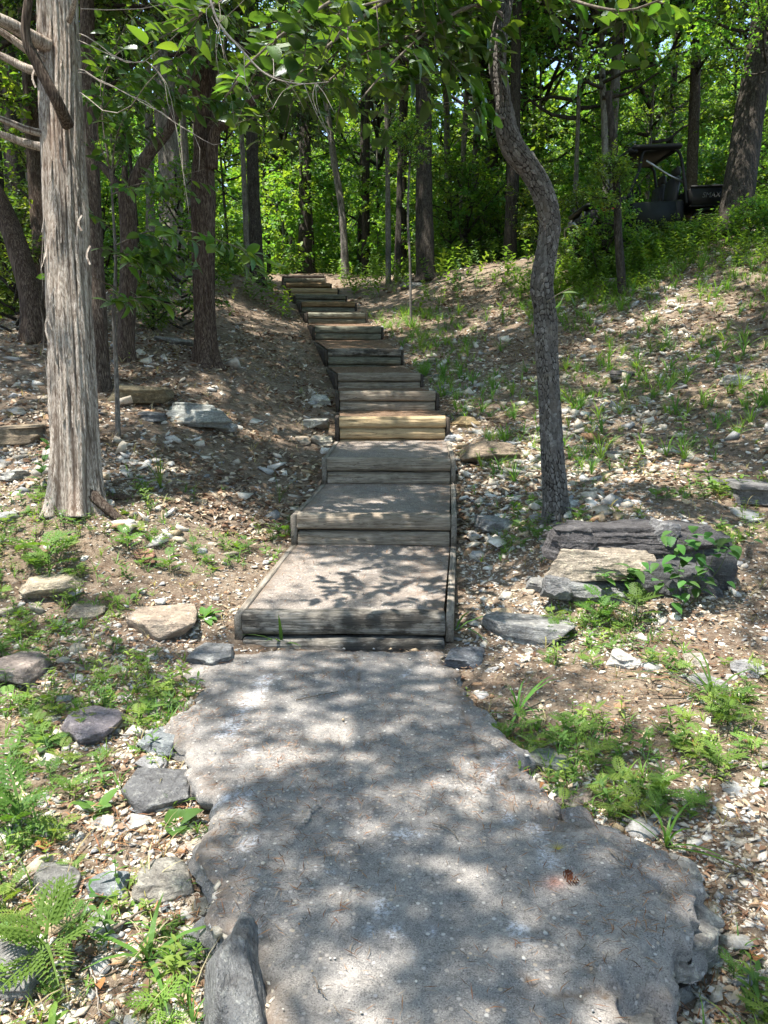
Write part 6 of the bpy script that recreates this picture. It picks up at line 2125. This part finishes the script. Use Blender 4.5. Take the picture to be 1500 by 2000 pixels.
def build_dead_twigs():
    """Bare hanging twigs in front of the leaves at the upper left."""
    r = np.random.default_rng(12)
    b = at(405, -40, 3.6)
    rt = root('dead_branch', b, 'bare pale hanging branch with fine twigs in front of the leaves at the top', 'branch')
    P, _ = catmull(np.array(px_path([(400, -40, 3.6), (425, 40, 3.58), (470, 95, 3.55), (520, 145, 3.5), (580, 163, 3.5), (642, 160, 3.5)])), 40)
    V, F = tube(P, np.linspace(0.007, 0.0018, 40), 7)
    part('stem', V, F, MAT['dead_twig'], rt, smooth=True)
    for k in range(16):
        i = r.integers(4, 38)
        d = unit(np.array([r.normal(0.2, 0.7), r.normal(0, 0.4), r.normal(-0.5, 0.6)]))
        L = r.uniform(0.08, 0.30)
        Q = np.array([P[i], P[i] + d * L * 0.5 + r.normal(0, 0.015, 3), P[i] + d * L + np.array([0.03, 0, -0.03])])
        V, F = tube(catmull(Q, 7)[0], np.linspace(0.0022, 0.0008, 7), 5)
        part('twig', V, F, MAT['dead_twig'], rt, smooth=True)
    b = at(160, 60, 5.6)
    rt = root('dead_branch', b, 'tangle of fine bare twigs reaching right from the pale cedar', 'branch')
    for k in range(6):
        y0 = r.uniform(10, 200)
        x1 = r.uniform(260, 430)
        P = catmull(np.array(px_path([(155, y0, 5.75), ((155 + x1) / 2, y0 + r.normal(35, 40), 5.5), (x1, y0 + r.normal(70, 70), 5.2), (x1 + r.uniform(0, 60), y0 + r.normal(130, 90), 5.0)])), 14)[0]
        P = P + r.normal(0, 0.006, P.shape)
        V, F = tube(P, np.linspace(0.0042, 0.0010, 14), 5)
        part('twig', V, F, MAT['dead_twig'], rt, smooth=True)


build_cedar_left()
build_persimmon()
build_named_trees()
build_dead_twigs()


# ------------------------------------------------------------------ the woods behind and around
def shared_trunk(seed, h, r, mat):
    rr = np.random.default_rng(seed)
    pts = np.array([(0, 0, -0.2), (rr.normal(0, .06), rr.normal(0, .06), h * 0.3), (rr.normal(0, .15), rr.normal(0, .15), h * 0.65), (rr.normal(0, .2), rr.normal(0, .2), h)])
    P, _ = catmull(pts, 30)
    ds = d_furrow(seed, r * 0.14)
    V, F = tube(P, r * np.linspace(1.15, 0.35, 30), 16, ds)
    return mesh_np('trunk', V, F, MAT[mat], smooth=True), P[-1]


TRUNKS = [shared_trunk(900 + k, h, r, m) for k, (h, r, m) in enumerate(((9, 0.11, 'bark'), (11, 0.16, 'bark'), (8, 0.07, 'pale_bark'), (10, 0.13, 'pale_bark'), (6, 0.05, 'bark'), (12, 0.20, 'bark')))]


def wood_tree(x, y, k, kind, sc, label, group, low=0.45, name='tree'):
    z = float(ground_z(x, y))
    rt = root(name, (x, y, z), label, 'tree', group)
    me, top = TRUNKS[k % len(TRUNKS)]
    o = obj('trunk', me, rt); o.scale = (sc, sc, sc); o.rotation_euler = (0, 0, k * 1.7)
    h = top[2] * sc
    _, _, H = TPL[kind][k % len(TPL[kind])]
    s = h * (1 - low) / H * 1.25
    s = min(max(s, 0.6), 1.7)
    add_crown(rt, kind, k, (x, y, z + h * low), s, k * 2.1, s)
    return rt


ANCHORS = [(140, 'the big pale cedar'), (250, 'the forked tree'), (335, 'the stout grey trunk'), (400, 'the twin cedar'), (498, 'the tall dark straight trunk'), (595, 'the top step'), (660, 'the slim pale leaning trunk'),
           (829, 'the thick dark crest trunk'), (925, 'the three grey stems'), (1060, 'the curved tree'), (1208, 'the slim rough sapling'), (1290, 'the vehicle'), (1455, 'the massive dark tree')]
USED = set()


def woods_label(noun, x, y):
    px = 750 + FPX * x / (y * math.cos(PITCH))
    a, nm = min(ANCHORS, key=lambda q: abs(q[0] - px))
    near = abs(a - px) < 22
    depth = 'just behind' if y < 24 else 'well behind' if y < 32 else 'far behind' if y < 42 else 'deep behind'
    side = '' if near else (' and left of' if px < a else ' and right of')
    lab = f'{noun} {depth}{side} {nm}'
    USED.add(lab)
    return lab


def build_woods():
    rng = np.random.default_rng(55)
    pts = []
    def far_ok(x, y, d):
        return all((x - a) ** 2 + (y - b) ** 2 > d * d for a, b in pts)
    # trees among and behind the named trunks
    n = 0
    tries = 0
    while n < 54 and tries < 4000:
        tries += 1
        y = 19.5 + 34 * rng.random() ** 1.1
        x = rng.uniform(-0.60, 0.60) * y
        if y < 28 and abs(x - float(path_x(y))) < 1.8: continue
        if 3.5 < x < 9.5 and y < 20: continue
        if y < 30 and min(abs(a - (750 + FPX * x / (y * math.cos(PITCH)))) for a, _ in ANCHORS) < 30: continue
        if not far_ok(x, y, 1.7): continue
        pts.append((x, y))
        kind = 'tall' if rng.random() < 0.8 else 'cedar'
        tk = int(rng.integers(100))
        noun = ('dark trunked ', 'thick dark trunked ', 'slim pale trunked ', 'pale trunked ', 'very slim dark ', 'stout dark trunked ')[tk % 6] + ('leafy tree' if kind == 'tall' else 'cedar')
        wood_tree(x, y, tk, kind, rng.uniform(0.8, 1.2), woods_label(noun, x, y), 'trees in the woods beyond the crest', rng.uniform(0.42, 0.62))
        n += 1
    for (px, y, lo, k) in ((1110, 21, .40, 2), (1245, 25, .36, 2), (1410, 20.5, .45, 4), (1485, 23, .36, 3), (1040, 26, .36, 2), (170, 14.5, .46, 4), (285, 17, .46, 4), (455, 23, .42, 4), (560, 31, .36, 2), (740, 31, .36, 2)):
        x = (px - 750) / FPX * y * math.cos(PITCH)
        noun = ('dark trunked ', 'thick dark trunked ', 'slim pale trunked ', 'pale trunked ', 'very slim dark ', 'stout dark trunked ')[k] + 'full crowned tree'
        wood_tree(x, y, k, 'tall', 0.95, woods_label(noun, x, y), 'trees in the woods beyond the crest', lo)
    n = 0
    while n < 30:
        y = rng.uniform(20.5, 38); x = rng.uniform(-0.50, 0.50) * y
        if y < 28 and abs(x - float(path_x(y))) < 1.5: continue
        if not far_ok(x, y, 0.9): continue
        pts.append((x, y))
        k = (2, 4, 0, 2)[n % 4]
        noun = ('slender dark stemmed ', '', 'slender pale stemmed ', '', 'thread thin dark ')[k] + 'young tree'
        wood_tree(x, y, k, 'bush', rng.uniform(1.0, 1.35), woods_label(noun, x, y), 'slender young trees in the woods', 0.72)
        n += 1
    # understorey bushes and saplings
    n = tries = 0
    deep = []
    while n < 260 and tries < 5000:
        tries += 1
        y = 15.5 + 30 * rng.random() ** 1.2
        x = rng.uniform(-0.53, 0.53) * y
        if y < 26 and abs(x - float(path_x(y))) < 1.6: continue
        if -6.0 < x < 5.0 and y < 23.0: continue
        if y < 27 and rng.random() < 0.4: continue
        if 3.4 < x < 9.5 and y < 18.2: continue
        if x < -2 and y < 17: continue
        z = float(ground_z(x, y))
        if y > 25:
            deep.append((x, y, z)); n += 1
            continue
        s = rng.uniform(0.6, 1.25); bk = int(rng.integers(3))
        noun = ('broad ', 'low ', 'tall ')[bk] + ('leafy green bush' if s > 0.9 else 'small leafy bush')
        rt = root('bush', (x, y, z), woods_label(noun, x, y), 'bush', 'understorey bushes')
        add_crown(rt, 'bush', bk, (x, y, z - 0.1), s, rng.uniform(0, 6.28))
        n += 1
    B = Batch()
    (bv, bf), (lv, lf, lc) = crown(seed=34, R=1.5, H=3.2, limbs=20, twigs=12, per=9, leaf=0.15, shape='bush')
    D = np.array(deep)
    sc = rng.uniform(0.7, 1.4, len(D))
    B.add(lv, lf, rots(len(D), rng, 0.05) * sc[:, None, None], D, np.ones((len(D), 3)) * rng.uniform(0.85, 1.3, (len(D), 1)), lc)
    o = obj('undergrowth', B.build('undergrowth', MAT['leaf']))
    tag(o, 'mass of leafy undergrowth deep in the woods', None, None, 'stuff')
    for (px, py, zz, s, k, lb) in ((30, 600, 11.5, 0.8, 0, 'green bush at the far left behind the leaning trunk'), (150, 640, 12, 0.55, 1, 'low bush glimpsed between the pale cedar and the dark trunk behind it'), (300, 620, 12.5, 0.6, 1, 'bush behind the forked tree'), (355, 600, 13.0, 0.7, 2, 'sunlit bush in front of the stout grey trunk'),
                                (450, 555, 18, 0.5, 1, 'small bush on the crest left of the tall dark trunk'), (1130, 440, 16.5, 0.6, 0, 'dense bush left of the vehicle in front of its nose'), (1240, 480, 14.5, 0.55, 1, 'pale leafy bush in front of the vehicle door'), (1180, 500, 14.4, 0.62, 0, 'leafy bush in front of the vehicle front wheel'), (1145, 500, 14.9, 0.7, 1, 'leafy bush hiding the nose of the vehicle'), (1290, 500, 14.6, 0.5, 1, 'leafy bush below the vehicle seat'), (1330, 505, 14.3, 0.42, 1, 'small bush between the vehicle seat and the massive dark tree'),
                                (1465, 470, 13.2, 0.5, 1, 'dark leafy bush right of the massive dark tree'), (1345, 490, 14.4, 0.38, 1, 'low bush under the vehicle bed'), (1060, 510, 19, 0.6, 2, 'bush in the shade behind the curved tree')):
        P = at(px, py, zz); z = float(ground_z(P[0], P[1]))
        rt = root('bush', (P[0], P[1], z), lb, 'bush')
        add_crown(rt, 'bush', k, (P[0], P[1], z - 0.1), s, px * 0.1)
    # the trees out of the frame that enclose the clearing and shade it
    shade = [(-7.4, 0.6, 1, 0.95), (-8.4, 4.8, 3, 1.0), (5.4, 2.5, 1, 1.0), (6.6, 8.0, 5, 1.0), (-9.5, 9.0, 1, 1.1), (3.0, -3.0, 3, 1.0), (-2.5, -3.0, 1, 1.0), (9.5, 13.0, 1, 1.0), (0.5, -7, 5, 1.0), (-8, -2, 3, 1.1), (7.5, -1, 1, 1.1), (-10, 13, 5, 1.1), (12, 19, 3, 1.1), (-13, 19, 1, 1.2), (9.5, 4, 5, 1.1), (-9.5, 4, 3, 1.1)]
    owners = []
    for k, (x, y, t, s) in enumerate(shade):
        owners.append(wood_tree(x, y, t, 'tall', s, 'tree at the edge of the clearing, outside the picture', 'trees around the clearing', 0.45))
    # added unseen leaf clumps floating along the sun rays, placed to shape the dapples
    sd = np.array(SUN_DIR)
    rng = np.random.default_rng(808)
    def over(x, y, h, s_):
        p = np.array([x, y, float(ground_z(x, y))]) + sd * h / sd[2]
        o = min(owners, key=lambda q: (q.location.x - p[0]) ** 2 + (q.location.y - p[1]) ** 2)
        add_crown(o, 'dapple', int(rng.integers(2)), p, s_, rng.uniform(0, 6.28))
    for x, y in ((-0.55, 4.15), (0.35, 3.85), (-0.15, 3.1), (0.75, 2.9), (-0.3, 2.45), (0.3, 1.95), (1.0, 1.95), (-0.1, 1.35), (0.1, 5.6), (0.35, 6.9)):
        over(x, y, rng.uniform(6.5, 10), rng.uniform(0.55, 0.72))
    for gx in np.arange(-6.5, 7.0, 1.35):
        for gy in np.arange(0.2, 19, 1.35):
            x, y = gx + rng.normal(0, 0.35), gy + rng.normal(0, 0.35)
            cover = 0.52
            if -4.8 < x < -0.2 and 3.0 < y < 6.9: cover = 0.07
            if abs(x) < 1.0 and 4.6 < y < 7.6: cover = 0.3
            if y > 9.5: cover = 0.78
            if y > 12.5: cover = 0.92
            if x < -1.2 and y > 7.4: cover = 0.7
            if 10 < y < 12.5 and x > 1.5: cover = 0.55
            if y > 11.5 and x > 2.5: cover = 0.85
            if x < -0.6 and y < 3.0: cover = 0.22
            elif abs(x) < 1.6 and y < 4.6: cover = 0.0
            if 0.9 < x and y < 9: cover = 0.30
            if abs(x) < 1.0 and 8.2 < y < 9.6: cover = 0.2
            if rng.random() > cover: continue
            h = rng.uniform(6.5, 11.5)
            p = np.array([x, y, float(ground_z(x, y))]) + sd * h / sd[2]
            if (p[2] - CAM_H) / max(p[1] + 2.0, 0.1) < 0.52 and p[1] > 0: continue
            o = min(owners, key=lambda q: (q.location.x - p[0]) ** 2 + (q.location.y - p[1]) ** 2)
            add_crown(o, 'dapple', int(rng.integers(2)), p, rng.uniform(0.8, 1.15), rng.uniform(0, 6.28))
            thick = 0.75 if (y > 10.3 and -2.0 < x < 4.2) else 0.45 if (y > 7.6 and x <= -1.2) else 0.35 if (y > 11.5 and x > 3) else 0.0
            if rng.random() < thick:
                add_crown(o, 'dapple', int(rng.integers(2)), p + sd * 1.6 + np.array([rng.normal(0, 0.5), rng.normal(0, 0.5), 0]), rng.uniform(0.9, 1.2), rng.uniform(0, 6.28))
    rng = np.random.default_rng(56)
    # the far woods: one mass
    B = Batch()
    (bv, bf), (lv, lf, lc) = crown(seed=91, R=3.8, H=9.0, limbs=18, twigs=14, per=7, leaf=0.55)
    # rows raised ever higher above the ground, so that their sunlit tops show
    def row(n, d0, d1, h0, h1, sc0, sc1, front=True):
        ang = rng.uniform(-0.75, 0.75, n) if front else rng.uniform(0.75, 2 * PI - 0.75, n)
        dist = rng.uniform(d0, d1, n)
        x, y = np.sin(ang) * dist, 8 + np.cos(ang) * dist
        z = ground_z(x, y) + rng.uniform(h0, h1, n)
        s = rng.uniform(sc0, sc1, n)
        B.add(lv, lf, rots(n, rng, 0.0) * s[:, None, None], np.c_[x, y, z], np.ones((n, 3)) * rng.uniform(0.85, 1.25, (n, 1)), lc)
    row(34, 34, 40, -1.5, -0.5, 0.45, 0.75)
    row(36, 40, 47, -1.0, 2.5, 0.7, 1.0)
    row(38, 48, 56, 1.0, 5.5, 0.8, 1.2)
    row(40, 57, 66, 4.0, 10.0, 1.0, 1.4)
    row(46, 68, 80, 8.0, 18.0, 1.1, 1.5)
    row(40, 40, 70, 0.0, 8.0, 1.0, 1.5, False)
    o = obj('far_woods', B.build('far_woods', MAT['leaf']))
    tag(o, 'mass of far green woods closing the view', None, None, 'stuff')


build_woods()


# ------------------------------------------------------------------ the utility vehicle on the right
def build_vehicle():
    c = at(1264, 503, 15.5)
    z = float(ground_z(c[0], c[1]))
    rt = root('utility_vehicle', (0, 0, 0), 'dark utility buggy with a roof and cargo bed parked behind the weeds', 'vehicle')
    M = {}
    def add(name, VF, mat, parent=rt, smooth=False):
        V, F = VF
        return obj(name, mesh_np(name, V, F, MAT[mat], smooth=smooth), parent)
    # local frame: x forward (to the left in view), y left side, z up
    add('body', join([box((0.95, 0, 0.72), (0.95, 1.25, 0.42), bev=0.10), box((0.15, 0, 0.52), (1.0, 1.35, 0.22), bev=0.05), box((1.30, 0, 0.48), (0.35, 1.1, 0.22), bev=0.05), box((0.62, 0, 0.98), (0.22, 1.2, 0.30), bev=0.05), box((-0.35, 0, 0.75), (0.25, 1.3, 0.5), bev=0.05)]), 'black')
    add('hood', box((1.02, 0, 0.965), (0.86, 1.18, 0.10), bev=0.045), 'panel')
    add('headlight', box((1.44, 0.42, 0.82), (0.04, 0.22, 0.10), bev=0.015), 'decal')
    add('headlight', box((1.44, -0.42, 0.82), (0.04, 0.22, 0.10), bev=0.015), 'decal')
    add('bumper', join([tube(np.array([(1.52, -0.5, 0.5), (1.58, -0.3, 0.7), (1.58, 0.3, 0.7), (1.52, 0.5, 0.5)]), 0.025, 8)]), 'tube', smooth=True)
    for s in (-1, 1):
        add('side_marker', box((1.02, s * 0.632, 0.84), (0.26, 0.02, 0.10), bev=0.008), 'red')
        add('door', box((0.15, s * 0.70, 0.72), (0.85, 0.05, 0.48), bev=0.02), 'panel')
        add('fender', join([tube(np.array([(0.95 + 0.42 * math.cos(a), s * 0.62, 0.40 + 0.42 * math.sin(a)) for a in np.linspace(0.1, PI - 0.1, 12)]), 0.05, 8)]), 'black', smooth=True)
        add('fender', join([tube(np.array([(-0.95 + 0.40 * math.cos(a), s * 0.62, 0.38 + 0.42 * math.sin(a)) for a in np.linspace(0.1, PI - 0.1, 12)]), 0.05, 8)]), 'black', smooth=True)
    # cage
    for s in (-1, 1):
        P = np.array([(0.66, s * 0.66, 1.05), (0.42, s * 0.62, 1.55), (0.34, s * 0.60, 1.86), (0.2, s * 0.60, 1.90), (-0.30, s * 0.60, 1.90), (-0.42, s * 0.63, 1.60), (-0.5, s * 0.66, 0.9)])
        V, F = tube(catmull(P, 40)[0], 0.028, 10)
        add('roll_bar', (V, F), 'black', smooth=True)
    add('roll_bar', tube(np.array([(-0.30, -0.6, 1.89), (-0.30, 0, 1.90), (-0.30, 0.6, 1.89)]), 0.028, 10), 'black', smooth=True)
    add('support_strut', tube(np.array([(-0.46, 0.62, 1.30), (-0.15, 0.62, 1.45), (0.28, 0.62, 1.72)]), 0.022, 8), 'tube', smooth=True)
    rf = add('roof', join([box((0.08, 0, 1.955), (0.98, 1.38, 0.10), bev=0.04), box((0.53, 0, 1.905), (0.20, 1.32, 0.12), bev=0.04), box((0.06, 0.45, 2.0), (0.8, 0.12, 0.03), bev=0.012), box((0.06, -0.45, 2.0), (0.8, 0.12, 0.03), bev=0.012)]), 'black')
    for s in (-1, 1):
        st = add('seat', join([box((-0.08, s * 0.33, 0.86), (0.52, 0.52, 0.14), bev=0.05)]), 'vinyl')
        bk = add('seat_back', join([box((-0.34, s * 0.33, 1.18), (0.13, 0.50, 0.56), R=np.array([[math.cos(.15), 0, -math.sin(.15)], [0, 1, 0], [math.sin(.15), 0, math.cos(.15)]]), bev=0.05)]), 'vinyl')
        add('headrest', box((-0.43, s * 0.33, 1.56), (0.10, 0.30, 0.18), bev=0.04), 'vinyl')
    P = np.array([(0.36 + 0.06 * math.cos(a) * 0.5, 0.33 + 0.18 * math.sin(a), 1.22 + 0.17 * math.cos(a)) for a in np.linspace(0, 2 * PI, 25)])
    sw = add('steering_wheel', join([tube(P, 0.016, 8), tube(np.array([(0.34, 0.33, 1.22), (0.48, 0.33, 1.12), (0.6, 0.33, 1.0)]), 0.02, 8)]), 'black', smooth=True)
    # cargo bed
    bed = add('cargo_bed', join([box((-1.06, 0, 0.86), (0.98, 1.36, 0.05), bev=0.01), box((-1.06, 0.67, 1.03), (0.98, 0.05, 0.32), bev=0.015), box((-1.06, -0.67, 1.03), (0.98, 0.05, 0.32), bev=0.015), box((-0.585, 0, 1.03), (0.04, 1.29, 0.30), bev=0.012), box((-1.06, 0.69, 1.20), (1.0, 0.05, 0.05), bev=0.015), box((-1.06, -0.69, 1.20), (1.0, 0.05, 0.05), bev=0.015)]), 'black')
    add('tailgate', box((-1.545, 0, 1.03), (0.05, 1.29, 0.32), bev=0.015), 'black')
    for s in (-1, 1):
        add('tail_light', box((-1.50, s * 0.702, 1.06), (0.10, 0.025, 0.18), bev=0.008), 'red')
    # lettering on the bed side
    def text(body, size, mat, x):
        cu = bpy.data.curves.new('lettering', 'FONT')
        cu.body = body; cu.size = size; cu.shear = 0.25; cu.extrude = 0.002; cu.align_x = 'LEFT'
        tmp = bpy.data.objects.new('lettering', cu)
        me = bpy.data.meshes.new_from_object(tmp)
        bpy.data.objects.remove(tmp)
        me.materials.clear(); me.materials.append(MAT[mat])
        o = obj('lettering', me, rt)
        o.location = (x, 0.699, 1.00); o.rotation_euler = (PI / 2, 0, PI)
        return o
    text('SMAX', 0.135, 'decal', -0.78); text('4X4', 0.10, 'red', -1.18)
    # wheels
    for sx in (0.95, -0.95):
        for s in (-1, 1):
            prof = [(0.17, -0.11), (0.24, -0.13), (0.30, -0.12), (0.325, -0.07), (0.33, 0), (0.325, 0.07), (0.30, 0.12), (0.24, 0.13), (0.17, 0.11)]
            n = 36
            V = []
            for a in range(n):
                th = a / n * 2 * PI
                lug = 0.012 if a % 3 == 0 else 0.0
                for (r_, w_) in prof:
                    rr = r_ + (lug if r_ > 0.29 else 0)
                    V.append((rr * math.cos(th), w_, rr * math.sin(th)))
            k = len(prof)
            F = [(a * k + b, a * k + b + 1, ((a + 1) % n) * k + b + 1, ((a + 1) % n) * k + b) for a in range(n) for b in range(k - 1)]
            w = obj('wheel', mesh_np('tyre', np.array(V), np.array(F), MAT['rubber'], smooth=True), rt)
            w.location = (sx, s * 0.62, 0.33)
            hub = [tube(np.array([(0, -0.06, 0), (0, 0.06, 0)]), 0.17, 24)]
            for q in range(6):
                a = q / 6 * 2 * PI
                hub.append(box((0.10 * math.cos(a), s * 0.07, 0.10 * math.sin(a)), (0.13, 0.03, 0.035), R=None, bev=0.008))
            V, F = join(hub)
            obj('rim', mesh_np('rim', V, F, MAT['rim']), w)
    rt.location = (c[0], c[1], z + 0.02)
    rt.rotation_euler = (0.0, 0.05, PI + 0.06)
    # left side of the buggy faces the camera
    return rt


build_vehicle()
